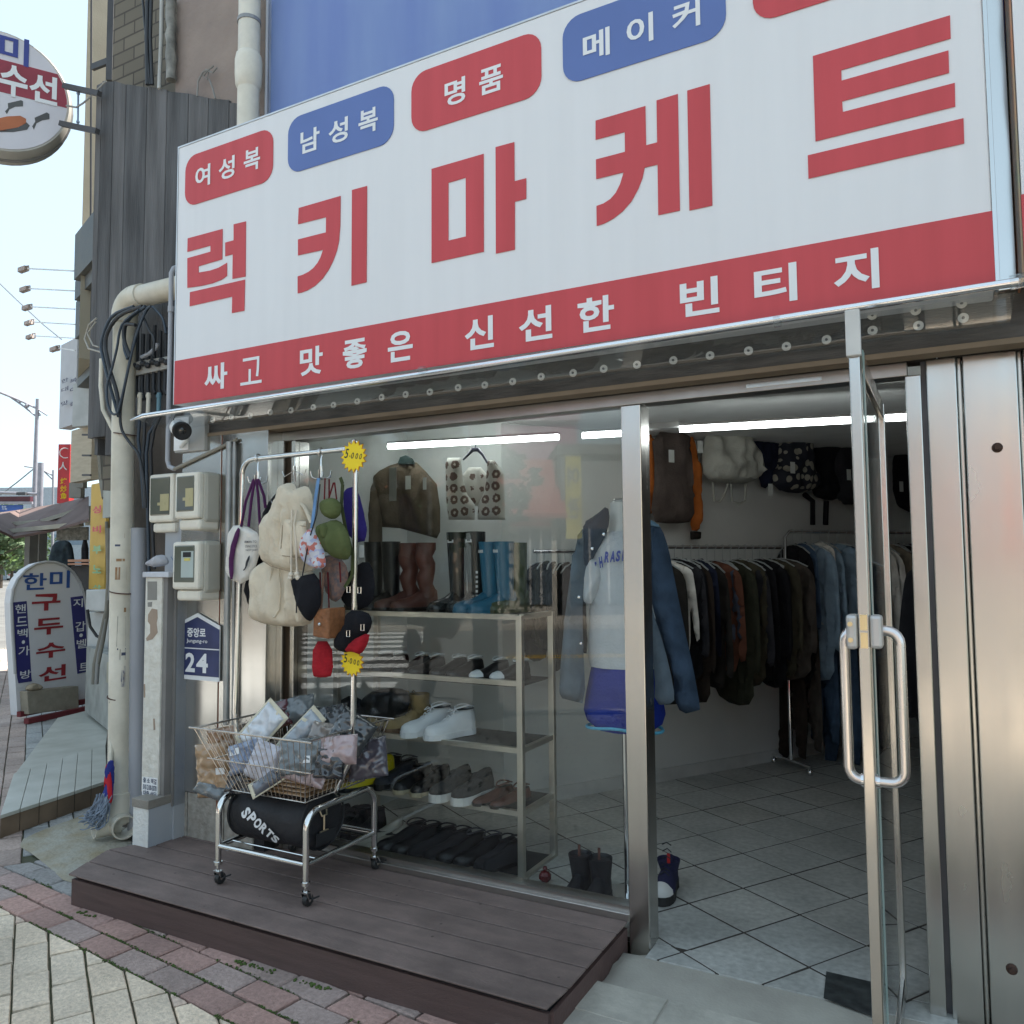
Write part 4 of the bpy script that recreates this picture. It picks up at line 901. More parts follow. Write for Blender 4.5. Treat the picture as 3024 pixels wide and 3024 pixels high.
# ---- SPORTS holdall on the lower shelf ----
t = thing('sports_holdall', 'black barrel sports bag lettered SPORTS on the cart lower shelf', 'bag', (-2.56, -.28, .31))
bx, by, bz, br = -2.56, -.31, .418, .12; BSH = -.035
rings = []
for x, k in ((-2.79, .0), (-2.785, .6), (-2.775, .9), (-2.76, .98), (-2.70, 1), (-2.63, .99), (-2.55, 1.01), (-2.47, .99), (-2.40, 1), (-2.355, .98), (-2.34, .9), (-2.33, .6), (-2.325, .0)):
    rings.append([Vector((x+BSH, by+br*1.12*k*cos(a)*(1+.03*noise.noise(Vector((x*9, a*2, 0)))), bz-.004+br*k*sin(a)*(1+.04*noise.noise(Vector((x*9, a*2, 5)))))) for a in [2*pi*j/28 for j in range(28)]])
g = G(); g.loft(rings); g.build('bag_body', M('holdall_black', (.012, .012, .015), .6, var=.3, vs=7, bump=.6, bs=25), t, smooth=60)
g = G()
for x in (-2.765, -2.345): g = G(); g.tube([Vector((x+BSH, by+br*1.12*cos(a), bz+br*sin(a))) for a in [2*pi*j/28 for j in range(28)]], .005, 6, closed=True); g.build('piping', BLACK, t, smooth=60)
g = G()
for k, ch in enumerate('SPORTS'):
    px = 728+k*17.2; py = 2400+k*15.2; z_ = PY(px, py, by-br*1.1).z; q = max(-.98, min(.98, (z_-bz)/br)); ang = math.asin(q); yy = by-br*1.12*cos(ang)-.003
    p = PY(px, py, yy); pl = PL(p, (0, -cos(ang), sin(ang)))
    g = G(); write(g, ch, pl, -.0155, .0155, -.028, .028, bold=.045, h=.003, rot=-.85); g.build('letter', WT, t)
g = G(); g.tube([PY(870, 2405, -.42), PY(866, 2425, -.43), PY(858, 2455, -.42)], .003, 6); g.build('zip_pull', M('zip_teal', (.1, .3, .32), .4), t)
g = G(); e = Vector((-2.318+BSH, by-.03, bz)); g.tube([e+Vector((0, -.02, .05)), e+Vector((.006, -.015, .03)), e+Vector((.006, .015, .03)), e+Vector((0, .02, .05))], .0035, 6); g.tube([e+Vector((.006, 0, .03)), e+Vector((.006, 0, -.03))], .0045, 6); g.tube([e+Vector((.005, -.025, -.035)), e+Vector((.005, .025, -.035))], .0045, 6); g.build('snap_hook', M('gold_hook', (.6, .5, .36), .3, 1), t, smooth=60)
g = G(); g.bar((-2.345, by-.08, bz-.06), (-2.345, by+.04, bz-.06), .004, .05); g.build('end_tab', BLACK, t)

# =====================================================================
# LEFT OF THE SHOP: planks, wall, pipes, cables, meters, camera, plate
# =====================================================================
PLK = M('grey_planks', (.085, .085, .088), .85, var=.35, vs=3, st=(5, 5, .5), bump=.6, bs=22)
PLK2 = M('grey_planks_pale', (.115, .113, .115), .85, var=.3, vs=3, st=(5, 5, .5), bump=.6, bs=22)
pp = thing('plank_cladding', 'tall weathered grey vertical wooden plank cladding beside the big sign', 'wall cladding', (-4.1, .15, 2.4))
xs = [284, 301, 336, 372, 434, 493, 556, 615, 676, 720]
yt = lambda px: 238+(px-310)*.165
plp = FY(.12)
for i in range(len(xs)-1):
    a, b = xs[i]+1.3, xs[i+1]-.6
    top = 262 if i == 0 else None
    q = [plp.hit(a, yt(a) if i else 250), plp.hit(b, yt(b) if i else 240), plp.hit(b-4, 1275), plp.hit(a-6, 1275)]
    x0, x1 = q[3][0], q[2][0]; xa, xb_ = q[0][0], q[1][0]; x0 = xa; x1 = xb_
    z0 = 2.18 if i > 1 else 2.3
    g = G(); g.prism([plp.w(x0, z0, random.uniform(0, .006)), plp.w(x1, z0), plp.w(x1, q[1][1]+random.uniform(-.01, .01)), plp.w(x0, q[0][1]+random.uniform(-.01, .01))], (0, .03, 0)); g.build('plank', PLK if i % 2 else PLK2, pp, bevel=.002)
g = G(); g.prism([plp.w(plp.hit(284, 500)[0]-.005, 2.2, -.04), plp.w(plp.hit(284, 500)[0]-.005, 4.33, -.04), (plp.w(plp.hit(290, 500)[0], 4.33, -.6)), (plp.w(plp.hit(290, 500)[0], 2.2, -.6))], (.03, 0, 0)); g.build('side_boards', PLK, pp)
# dim wall behind the meters
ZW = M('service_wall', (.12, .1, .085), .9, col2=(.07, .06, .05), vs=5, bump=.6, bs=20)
sw = thing('service_wall', 'dark narrow strip of wall behind the pipes and electric meters', 'wall', (-4, .2, 0))
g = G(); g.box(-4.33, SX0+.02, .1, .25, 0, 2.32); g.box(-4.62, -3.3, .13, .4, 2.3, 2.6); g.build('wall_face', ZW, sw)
g = G(); g.box(-3.72, SX0-.003, -.06, .1, .3, 1.95); g.build('tile_edge', M('marble_pale', (.4, .41, .42), .35, col2=(.3, .33, .38), vs=4), sw)
# cream drain pipe with elbow, and grey one beside it
PV = M('pvc_cream', (.68, .65, .57), .45, col2=(.56, .51, .4), vs=3, st=(1, 1, .4), bump=.1, bs=20); PVG = M('pvc_grey', (.36, .37, .4), .5, var=.12, vs=4, st=(1, 1, .4), bump=.1)
specks(PV, 5, .035, .55, .6); specks(PLASTIC, 16, .05, .6, .5)
pp = thing('drain_pipe', 'thick cream plastic drain pipe with elbow at top and tee at the pavement', 'pipe', (-4.17, 0, 0))
pb = PY(368, 2440, -.02); ptp = PY(356, 930, -.02); r = .062
xP = (pb.x+ptp.x)/2
pz = ptp.z-.02
def elbow(x0, z0, R_, n=7): return [Vector((x0+R_*(1-cos(radians(90*k/n))), -.02, z0+R_*sin(radians(90*k/n)))) for k in range(n+1)]
g = G(); g.tube([Vector((xP+.02, -.02, .1)), Vector((xP, -.02, 1.2)), Vector((xP-.03, -.02, pz))], r, 20); g.build('pipe_shaft', PV, pp, smooth=60)
g = G(); xa_ = xP-.03; g.tube([Vector((xa_, -.02, pz-.04))]+elbow(xa_, pz, .1), r+.009, 20); g.build('elbow', PV, pp, smooth=60)
g = G(); g.tube([Vector((xa_+.1, -.02, pz+.1)), Vector((xa_+.75, -.02, pz+.1))], r, 20); g.tube([Vector((xa_+.1, -.02, pz+.1)), Vector((xa_+.16, -.02, pz+.1))], r+.009, 20); g.build('side_run', PV, pp, smooth=60)
g = G(); g.tube([Vector((xP+.025, -.02, .09)), Vector((xP+.025, -.02, .25))], r+.006, 20); g.build('tee', PV, pp, smooth=60)
c0 = Vector((xP+.02, -.02, .085)); d_ = Vector((-.35, -.9, 0)).normalized(); ro, ri = .064, .056
def opentube(g, a, b, ro, ri, n=24):
    a = Vector(a); b = Vector(b); ax = (b-a).normalized(); e1 = ax.cross(Vector((0, 0, 1))).normalized(); e2 = ax.cross(e1)
    R_ = lambda c, r_: [c+(e1*cos(2*pi*k/n)+e2*sin(2*pi*k/n))*r_ for k in range(n)]
    g.loft([R_(a, ro), R_(b, ro), R_(b, ri), R_(a, ri)], cap=False)
g = G(); opentube(g, c0, c0+d_*.13, ro, ri); opentube(g, c0, c0+Vector((.9, -.4, 0)).normalized()*.13, ro, ri); g.lathe(c0-Vector((0, 0, .0)), [(0, -.01), (.05, -.01), (.05, .01), (0, .01)], 12); g.build('tee_mouth', PV, pp, smooth=40)
g = G()
for px, py in ((365, 1285), (370, 1750), (375, 2063), (380, 2390)):
    z = PY(px, py, -.02).z; g.tube([Vector((xP, -.02, z)), Vector((xP+.001, -.02, z+.006))], r+.004, 20)
g.build('wire_band', M('rust_wire', (.09, .05, .04), .8), pp)
PAP = M('sticker_paper', (.55, .54, .5), .7, col2=(.38, .33, .25), vs=20); OLD = M('old_tape', (.35, .25, .15), .8, col2=(.28, .12, .04), vs=14); DKL = M('print_dark', (.06, .07, .12), .7)
def onpipe(px0, px1, py0, py1, mat, name, par=pp, h=.002, rr_=r):
    a = PY(px0, (py0+py1)/2, -.02-rr_).x; b = PY(px1, (py0+py1)/2, -.02-rr_).x; z1 = PY((px0+px1)/2, py0, -.06).z; z0 = PY((px0+px1)/2, py1, -.06).z
    cx = lambda z: xP+.02-(z-.1)*.02
    g = G(); n = 5; vs = []
    for z in (z0, z1):
        for k in range(n+1):
            x = a+(b-a)*k/n-cx(z); x = max(-rr_*.98, min(rr_*.98, x)); vs.append((cx(z)+x*(rr_+h)/rr_, -.02-sqrt(max(1e-6, rr_*rr_-x*x))-h, z))
    g.add(vs, [(k, k+1, n+2+k, n+1+k) for k in range(n)]); return g.build(name, mat, par)
onpipe(343, 388, 1918, 1950, PAP, 'sticker'); onpipe(346, 386, 1968, 2030, PAP, 'sticker'); onpipe(340, 388, 1820, 1910, M('faded_paper', (.42, .39, .33), .8, var=.2, vs=18), 'sticker')
onpipe(345, 386, 1928, 1937, DKL, 'printed_line'); onpipe(340, 386, 1915, 1920, DKL, 'printed_line')
onpipe(338, 370, 1675, 1712, OLD, 'tape_remnant'); onpipe(350, 360, 1573, 1588, OLD, 'tape_remnant'); onpipe(352, 372, 1625, 1636, OLD, 'tape_remnant'); onpipe(340, 352, 1650, 1658, OLD, 'tape_remnant'); onpipe(348, 366, 1795, 1808, OLD, 'tape_remnant'); onpipe(338, 346, 1608, 1614, DKL, 'tape_remnant')
g = G(); plz = FY(-.088); a, b = plz.hit(358, 2000)
write(g, '4159', plz, a, a+.03, b-.055, b+.04, bold=.02, h=.002, rot=0); tag(g.build('sticker_number', DKL, pp))
p2 = thing('grey_pipe', 'grey plastic pipe standing just right of the cream drain pipe', 'pipe', (-3.95, .05, 0))
g = G(); q = PY(410, 1700, .04); g.tube([Vector((q.x+.03, .04, .02)), Vector((q.x-.02, .04, PY(405, 1560, .04).z))], .05, 16); g.build('shaft', PVG, p2, smooth=60)
g = G(); g.tube([Vector((q.x-.06, .04, .3)), Vector((q.x-.085, .04, 2.2))], .008, 6); g.build('thin_conduit', PVG, p2)
# thin grey conduit running down along the sign edge
cdt = thing('grey_conduit', 'thin grey conduit running down beside the left edge of the sign', 'conduit', (-3.6, -.12, 1.9))
g = G(); g.tube([PY(520, 790, -.1), PY(513, 792, -.12), PY(506, 806, -.13), PY(503, 1000, -.13), PY(495, 1360, -.13), PY(500, 1378, -.13), PY(516, 1385, -.13)], .0125, 10); g.build('conduit_tube', PVG, cdt, smooth=60)
g = G(); g.tube([PY(505, 905, -.13), PY(505, 922, -.13)], .017, 10); g.build('clip', PVG, cdt)
g = G(); g.tube([PY(515, 1385, -.14), PY(600, 1345, -.14), PY(700, 1298, -.14)], .009, 8); tag(g.build('slanted_conduit', M('conduit_old', (.27, .25, .21), .7)), 'old thin conduit slanting up to the right above the meters', 'conduit')
g = G(); g.tube([PY(677, 1305, -.16), PY(671, 1800, -.16), PY(668, 2140, -.16)], .016, 10); g.tube([PY(692, 1305, -.15), PY(688, 2140, -.15)], .007, 8)
tag(g.build('steel_pipe', M('galvanised', (.35, .36, .36), .4, .7, var=.2, vs=9), smooth=60), 'galvanised steel pipe in front of the steel column, right of the meters', 'pipe')
# big downpipe up on the plaster
dp = thing('upper_downpipe', 'white plastic downpipe on the plaster left of the blue banner', 'pipe', (-3.1, 0, 3.6))
a = PY(738, 0, .02); b = PY(732, 380, .02); g = G(); g.tube([Vector((b.x, .02, 3.6)), Vector((a.x, .02, 5.6))], .058, 18); g.build('shaft', PV, dp, smooth=60)
zc = PY(728, 215, .02).z; g = G(); g.lathe(Vector((b.x, .02, zc)), [(.058, -.1), (.068, -.08), (.072, -.02), (.072, .06), (.066, .09), (.058, .1)], 18); g.build('coupling', PV, dp, smooth=60)
zc = PY(738, 65, .02).z; g = G(); g.tube([Vector((b.x, .02, zc-.01)), Vector((b.x, .02, zc+.01))], .063, 16); g.build('clamp', M('clamp_grey', (.3, .3, .3), .5, .6), dp)
g = G(); g.tube([PY(790, 0, .08), PY(785, 350, .08)], .008, 8); g.build('thin_wire_tube', PVG, dp)
# rope knot on the plaster
g = G(); k0 = PY(612, 225, .11)
g.tube([PY(582, 285, .1), PY(585, 240, .1), PY(600, 212, .1), PY(618, 205, .1), PY(612, 235, .1), PY(600, 225, .1), PY(612, 210, .1), PY(630, 195, .09)], .005, 6); g.tube([PY(618, 235, .1), PY(628, 262, .1), PY(636, 292, .1)], .005, 6); g.tube([PY(607, 205, .1), PY(628, 215, .1), PY(641, 200, .1)], .005, 6)
tag(g.build('rope_knot', M('rope_grey', (.25, .25, .24), .9)), 'knotted grey rope on the pinkish plaster above the planks', 'rope')
# upper cables in front of the block wall
CB = M('cable_black', (.022, .024, .028), .5); CB2 = M('cable_blue_black', (.03, .045, .065), .45)
for k, (q, rr_, lab) in enumerate((([(436, -10), (434, 120), (436, 250)], .013, 'thick black cable left of centre on the block wall'), ([(421, -10), (428, 80), (434, 130), (443, 250)], .007, 'thin black cable bending right on the block wall'), ([(447, -10), (444, 110), (450, 250)], .01, 'brown-black cable right of the thick black one'), ([(478, -10), (476, 120), (470, 262)], .012, 'pale grey cable at the right side of the block wall'))):
    g = G(); g.tube([PY(a, b, .1) for a, b in q], rr_, 8); tag(g.build('wall_cable', CB if k < 3 else M('cable_grey', (.4, .4, .38), .6), smooth=60), lab, 'cable', 'cables on the block wall')
g = G(); q = [(505+6*noise.noise(Vector((i*.9, 0, 0))), -5+i*22) for i in range(12)]
g.tube([PY(a, b, .1) for a, b in q], [.028+.012*abs(noise.noise(Vector((i*1.7, 2, 0)))) for i in range(12)], 8); tag(g.build('taped_duct', M('duct_tape', (.3, .29, .26), .6, col2=(.05, .05, .045), vs=12), smooth=60), 'lumpy taped duct at the edge of the pink plaster', 'duct')
# cable bundle below the elbow
cbs = [([(395, 905), (330, 935), (300, 1010), (305, 1060), (325, 1140), (350, 1230)], .009), ([(420, 905), (350, 935), (312, 1000), (322, 1080), (345, 1160), (352, 1215)], .011), ([(410, 915), (360, 960), (345, 1030), (330, 1090), (316, 1140), (318, 1190), (330, 1220), (345, 1222), (352, 1205), (370, 1130), (400, 1000), (430, 920), (445, 905)], .007),
       ([(440, 905), (405, 970), (385, 1060), (368, 1140), (355, 1215), (360, 1270), (385, 1310), (410, 1345), (425, 1420), (430, 1500)], .008), ([(430, 905), (375, 950), (367, 1020), (378, 1060)], .01), ([(400, 960), (370, 960), (366, 1000), (385, 1055)], .01), ([(450, 905), (480, 940), (490, 985)], .007), ([(425, 940), (440, 975), (455, 1000), (452, 1050)], .007)]
for k, (q, rr_) in enumerate(cbs):
    g = G(); pts = [PY(a, b, -.10-.012*(k % 3)) for a, b in q]
    sm = []
    for i in range(len(pts)-1):
        p0, p1, p2_, p3 = pts[max(i-1, 0)], pts[i], pts[i+1], pts[min(i+2, len(pts)-1)]
        for j in range(4):
            t = j/4; sm.append(.5*((2*p1)+(p2_-p0)*t+(2*p0-5*p1+4*p2_-p3)*t*t+(3*p1-p0-3*p2_+p3)*t**3))
    sm.append(pts[-1]); g.tube(sm, rr_, 8)
    tag(g.build('black_cable', CB if k % 2 else CB2, smooth=60), ['outermost black cable curving left around the cream pipe', 'thick blue-black cable curving down over the cream pipe', 'thin black cable making the long loop below the elbow', 'black cable running down across the pipe to the meters', 'short black cable hooking down left under the elbow', 'short blue-black cable behind the hooking one', 'short black cable at the right under the elbow', 'short black cable dropping into the cable clamp'][k], 'cable', 'black cables below the pipe elbow')
# cables through the clamp rack
rk = thing('cable_rack', 'row of vertical black cables passing through a pale clamp plate', 'cable rack', (-3.9, .02, 2.6))
for i in range(7):
    a = 385+i*17; g = G(); g.tube([PY(a+4, 975+random.uniform(-15, 15), .04), PY(a+2, 1060, .04), PY(a, 1150, .04), PY(a+6, 1170+random.uniform(-10, 20), .04)], .011, 8); g.build('cable', CB, rk, smooth=60)
g = G(); g.prism([PY(382, 1072, .02), PY(497, 1052, .02), PY(492, 1088, .02), PY(384, 1112, .02)], (0, .03, 0)); g.build('clamp_plate', M('clamp_pale', (.4, .39, .36), .6), rk)
for i in range(8):
    g = G(); p = PY(392+i*14, 1078-i*2.4+(8 if i % 2 else 0), -.0); g.lathe(p, [(0, -.012), (.016, -.012), (.018, 0), (.01, .01), (0, .012)], 10, (0, -1, 0)); g.build('cable_gland', CB, rk, smooth=40)
g = G(); g.tube([PY(418, 1055, -.01), PY(440, 1045, -.01), PY(460, 1028, -.01), PY(466, 1015, -.01)], .011, 8); g.build('grey_end', PVG, rk, smooth=60)
for px0, m_ in ((412, PV), (437, PV), (468, M('cable_teal', (.1, .2, .25), .5))):
    g = G(); g.tube([PY(px0+2, 1160, .0), PY(px0, 1225, .0)], .012, 8); g.tube([PY(px0+1, 1166, .0), PY(px0+1, 1174, .0)], .015, 8); g.build('pipe_sleeve', m_, rk, smooth=60)
for k, q in enumerate(([(412, 1240), (408, 1300), (415, 1350), (420, 1420), (425, 1500)], [(428, 1240), (425, 1320), (422, 1350), (428, 1500)], [(470, 1235), (440, 1280), (432, 1340), (436, 1500), (440, 1700)], [(480, 1210), (455, 1270), (445, 1330), (452, 1600), (456, 1680)])):
    g = G(); g.tube([PY(a, b, -.02) for a, b in q], .009, 8); tag(g.build('lower_cable', CB if k % 2 else CB2, smooth=60), ['leftmost dark cable dropping behind the first meter', 'black cable just right of the leftmost dropping one', 'blue-black cable bending left then down behind the meter', 'black cable closest to the thin grey conduit'][k], 'cable', 'cables dropping behind the meters')
g = G(); g.tube([PY(285, 940, -.02), PY(262, 960, -.02), PY(250, 1000, -.02), PY(262, 1030, -.02), PY(298, 1040, -.02)], .006, 6); g.tube([PY(283, 950, -.02), PY(258, 985, -.02), PY(275, 1020, -.02), PY(292, 1025, -.02)], .005, 6)
tag(g.build('white_cable_loop', M('cable_white', (.38, .36, .32), .6), smooth=60), 'loop of pale cable at the left edge of the wall', 'cable')
g = G(); g.tube([PY(300, 1060, .0), PY(298, 1140, .0), PY(305, 1210, .0), PY(325, 1250, .0), PY(345, 1290, .0)], .013, 8); tag(g.build('cream_hose', PV, smooth=60), 'cream hose curving down left of the drain pipe', 'hose')

# ---- electricity meters ----
def meter(x0, x1, z0, z1, yf, yb, lab, kind):
    t = thing('electricity_meter', lab, 'electric meter', ((x0+x1)/2, yb, z0), 'electricity meters on the wall')
    w_ = x1-x0; g = G(); g.box(x0+.012, x1+.004, yf+.035, yb, z0-.02, z1); g.build('housing', M('meter_grey', (.45, .43, .37), .5, var=.08), t, bevel=.02)
    g = G(); g.box(x0, x1-.005, yf, yf+.045, z0, z1-.004); f_ = g.build('front_frame', PLASTIC, t, bevel=.014)
    g = G(); g.box(x0+.016, x1-.03, yf-.004, yf+.01, z0+.035, z1-.022); g.build('dark_window', M('meter_glass', (.11, .115, .09), .12, var=.1, coat=.5), t, bevel=.01)
    if kind:
        g = G(); g.box(x0+w_*.38, x1-.034, yf-.006, yf-.002, z0+.06, z0+.19); g.build('dial_plate', M('dial_pale', (.38, .44, .42), .4), t)
        g = G(); g.box(x0+w_*.45, x1-.05, yf-.0075, yf-.005, z0+.16, z0+.185); g.build('display', BLACK, t)
        g = G(); g.box(x0+w_*.5, x1-.055, yf-.008, yf-.005, z0+.142, z0+.155); g.build('yellow_label', M('label_yellow', (.55, .48, .12), .6), t)
    else:
        g = G(); g.box(x0+w_*.5, x1-.034, yf-.006, yf-.002, z0+.06, z0+.15); g.box(x0+w_*.4, x0+w_*.7, yf-.007, yf-.003, z0+.09, z0+.105); g.build('dial_plate', M('dial_cream', (.42, .37, .2), .5), t)
    g = G(); g.box(x0+.018, x1-.006, yf+.014, yb, z0-.055, z0-.002); g.build('terminal_cover', PLASTIC, t, bevel=.014)
def zx(px, py, Y): p = PY(px, py, Y); return p.x, p.z
mY = -.13
a = zx(440, 1400, -.10); b = zx(512, 1540, -.10); meter(a[0], b[0]-.0, b[1], a[1], -.10, .1, 'left of the two upper electricity meters, on the dark wall', 0)
a = zx(516, 1395, -.27); b = zx(585, 1530, -.27); meter(a[0], b[0], b[1], a[1], -.27, mY, 'right of the two upper electricity meters, on the steel column', 0)
a = zx(509, 1598, -.27); b = zx(586, 1742, -.27); meter(a[0], b[0], b[1], a[1], -.27, mY, 'lower electricity meter with pale digital dial above the blue plate', 1)
# ---- address plate ----
NAVY = M('plate_navy', (.025, .035, .11), .45, var=.25, vs=9)
ap = thing('address_plate', 'navy house number plate 24 with pitched top and Korean street name', 'address plate', PY(585, 1900, -.135))
P_ = FY(-.136); zt = P_.hit(521, 1832); A0, A1 = P_.hit(521, 1900)[0], P_.hit(651, 1900)[0]; ZB, ZE, ZA = .925, 1.20, 1.262
AM = (A0+A1)/2
g = G(); g.prism([P_.w(A0, ZB, 0), P_.w(A1, ZB, 0), P_.w(A1, ZE, 0), P_.w(AM, ZA, 0), P_.w(A0, ZE, 0)], (0, -.006, 0)); g.build('plate', WT, ap)
g = G(); g.prism([P_.w(A0, ZB+.022, .0065), P_.w(A1, ZB+.022, .0065), P_.w(A1, ZB+.155, .0065), P_.w(A0, ZB+.155, .0065)], (0, -.001, 0)); g.build('lower_field', NAVY, ap)
g = G(); g.prism([P_.w(A0, ZB+.161, .0065), P_.w(A1, ZB+.161, .0065), P_.w(A1, ZE-.018, .0065), P_.w(AM, ZA-.02, .0065), P_.w(A0, ZE-.018, .0065)], (0, -.001, 0)); g.build('upper_field', NAVY, ap)
for ch, u0, u1 in (('2', .25, .47), ('4', .5, .76)):
    g = G(); write(g, ch, P_, A0+(A1-A0)*u0, A0+(A1-A0)*u1, ZB+.038, ZB+.135, bold=.03, h=.009); g.build('numeral', WT, ap)
g = G(); write(g, '중앙로', P_, A0+(A1-A0)*.28, A0+(A1-A0)*.7, ZB+.215, ZB+.262, bold=.03, h=.009); g.build('street_name', WT, ap)
g = G(); write(g, 'Jungang-ro', P_, A0+(A1-A0)*.27, A0+(A1-A0)*.74, ZB+.182, ZB+.206, bold=.01, h=.009); g.build('street_name', WT, ap)
# ---- CCTV ----
cc = thing('security_camera', 'white bullet security camera on a junction box under the canopy', 'security camera', PY(550, 1290, -.16))
g = G(); x0, z1 = zx(526, 1232, -.13); x1, z0 = zx(612, 1330, -.13); g.box(x0, x1, -.15, -.1, z0+.0, z1); g.build('junction_box', M('box_grey', (.36, .36, .35), .5), cc, bevel=.004)
g = G(); g.box(x0+.0, x0+.11, -.155, -.15, z0+.01, z1-.01); g.build('mount_plate', M('cam_white', (.78, .78, .78), .4), cc, bevel=.003)
c = PY(526, 1262, -.24); e = PY(556, 1290, -.35); ax = (e-c).normalized()
g = G(); g.lathe(c, [(0, -.015), (.034, -.01), (.042, .0), (.043, .085), (.04, .09)], 20, ax); g.lathe(c, [(.0, -.03), (.02, -.03), (.024, -.01), (0, -.01)], 16, ax); g.build('camera_body', M('cam_white', (.78, .78, .78), .4), cc, smooth=50)
g = G(); g.lathe(c+ax*.09, [(.043, -.02), (.046, .0), (.046, .014), (.038, .018), (.015, .012), (.0, .012)], 20, ax); g.build('lens_ring', BLACK, cc, smooth=40)
g = G(); g.lathe(c+ax*.1035, [(.018, 0), (.012, .004), (0, .005)], 16, ax); g.build('lens', M('lens_glass', (.01, .01, .012), .05, coat=1), cc, smooth=60)
g = G(); g.tube([c+Vector((0, 0, -.03)), c+Vector((.01, .05, -.055)), Vector((x0+.06, -.16, z0+.03))], .012, 8); g.build('bracket', M('cam_white', (.78, .78, .78), .4), cc, smooth=60)
# ---- peeling white pillar ----
PEEL = M('peeling_white', (.68, .66, .6), .8, col2=(.58, .55, .48), vs=30, bump=.8, bs=35)
pr = thing('painted_pillar', 'white pillar with peeling paint and old stickers beside the drain pipe', 'pillar', (-3.7, -.2, 0))
yP = -.25; xa_, xb_ = PY(424, 2000, yP).x, PY(473, 2000, yP).x; zt_ = PY(450, 1705, yP).z; zb_ = PY(450, 2345, yP).z
g = G(); g.box(xa_, xb_, yP, -.1, zb_, zt_); g.build('shaft', PEEL, pr, bevel=.003)
g = G(); g.box(xb_, xb_+.03, yP+.01, -.08, zb_-.05, zt_); g.box(xb_+.03, xb_+.045, yP+.05, -.08, .3, zt_+.02); g.build('grey_return', M('cement_return', (.2, .19, .18), .8), pr)
g = G(); g.box(xb_+.045, SX0+.005, -.19, -.1, .13, zt_+.05); g.build('marble_strip', M('marble_pale', (.4, .41, .42), .35, col2=(.3, .33, .38), vs=4), pr)
g = G()
for i in range(8): z = .3+i*.17; g.bar((xb_+.047, -.1925, z), (SX0+.004, -.1925, z+.06), .002, .003)
g.build('marble_vein', M('vein_blue', (.1, .16, .25), .5), pr)
bz0 = zb_; bx0_, bx1_ = PY(392, 2420, -.33).x, PY(437, 2420, -.33).x
g = G(); g.box(bx0_, bx1_+.0, -.33, -.1, .0, bz0-.035); g.build('plinth', M('plinth_white', (.66, .66, .63), .8, var=.12, vs=10, bump=.5), pr, bevel=.003)
g = G(); g.box(bx0_-.005, bx1_+.005, -.335, -.1, bz0-.045, bz0-.002); g.build('plinth_cap', M('cement_cap', (.24, .22, .19), .9, bump=.6), pr, bevel=.004)
g = G(); g.prism([(bx1_+.002, -.328, .0), (SX0+.03, -.14, .0), (SX0+.03, -.1, .0), (bx1_+.002, -.1, 0)], (0, 0, bz0-.045)); g.build('plinth_tile', M('marble_pale', (.4, .41, .42), .35, col2=(.3, .33, .38), vs=4), pr)
g = G(); g.box(xa_-.012, xb_+.06, yP-.012, -.08, zt_, zt_+.028); g.build('taped_cap', M('tape_white', (.5, .51, .55), .5, bump=.6, bs=30), pr, bevel=.004)
pc = puff('crumpled_cloth', fabric('cloth_grey', (.42, .42, .45), .1), FY(-.2).poly([(446, 1660), (462, 1645), (482, 1636), (494, 1650), (495, 1668), (470, 1674), (450, 1675)]), FY(-.2), T=.03, wr=.02, seed=61); tag(pc, 'crumpled pale cloth stuffed on top of the white pillar', 'cloth')
plr = FY(yP)
for pts, m_ in (([(436, 1717), (464, 1717), (464, 1772), (436, 1772)], M('poster_grey', (.22, .21, .19), .7)), ([(449, 1797), (465, 1800), (466, 1825), (463, 1840), (466, 1868), (450, 1888), (434, 1893), (432, 1885), (444, 1870), (444, 1845), (437, 1835), (438, 1815)], M('bare_plaster', (.33, .25, .19), .9)), ([(437, 1779), (450, 1777), (448, 1792), (437, 1792)], M('poster_grey', (.22, .21, .19), .7)), ([(425, 2020*1), (429, 2020), (429, 2060), (425, 2060)], M('bare_plaster', (.33, .25, .19), .9)), ([(453, 2122), (457, 2122), (459, 2155), (454, 2156)], M('bare_plaster', (.33, .25, .19), .9))):
    q = [plr.w(*plr.hit(*p), .0015) for p in pts]; g = G(); g.prism(q, (0, .001, 0)); g.build('wear_patch', m_, pr)
g = G(); q = [plr.w(*plr.hit(*p), .002) for p in ((421, 2293), (466, 2298), (466, 2356), (420, 2348))]; g.prism(q, (0, .001, 0)); st_ = g.build('advert_sticker', WT, pr)
for txt, y in (('출 소 력결', 2305), ('010 2100-5070', 2325), ('대출 상담', 2343)):
    g = G(); a, b = plr.hit(444, y); write(g, txt, plr, a-.05, a+.05, b-.014, b+.012, bold=.02, h=.0035); g.build('sticker_text', DKL, st_)
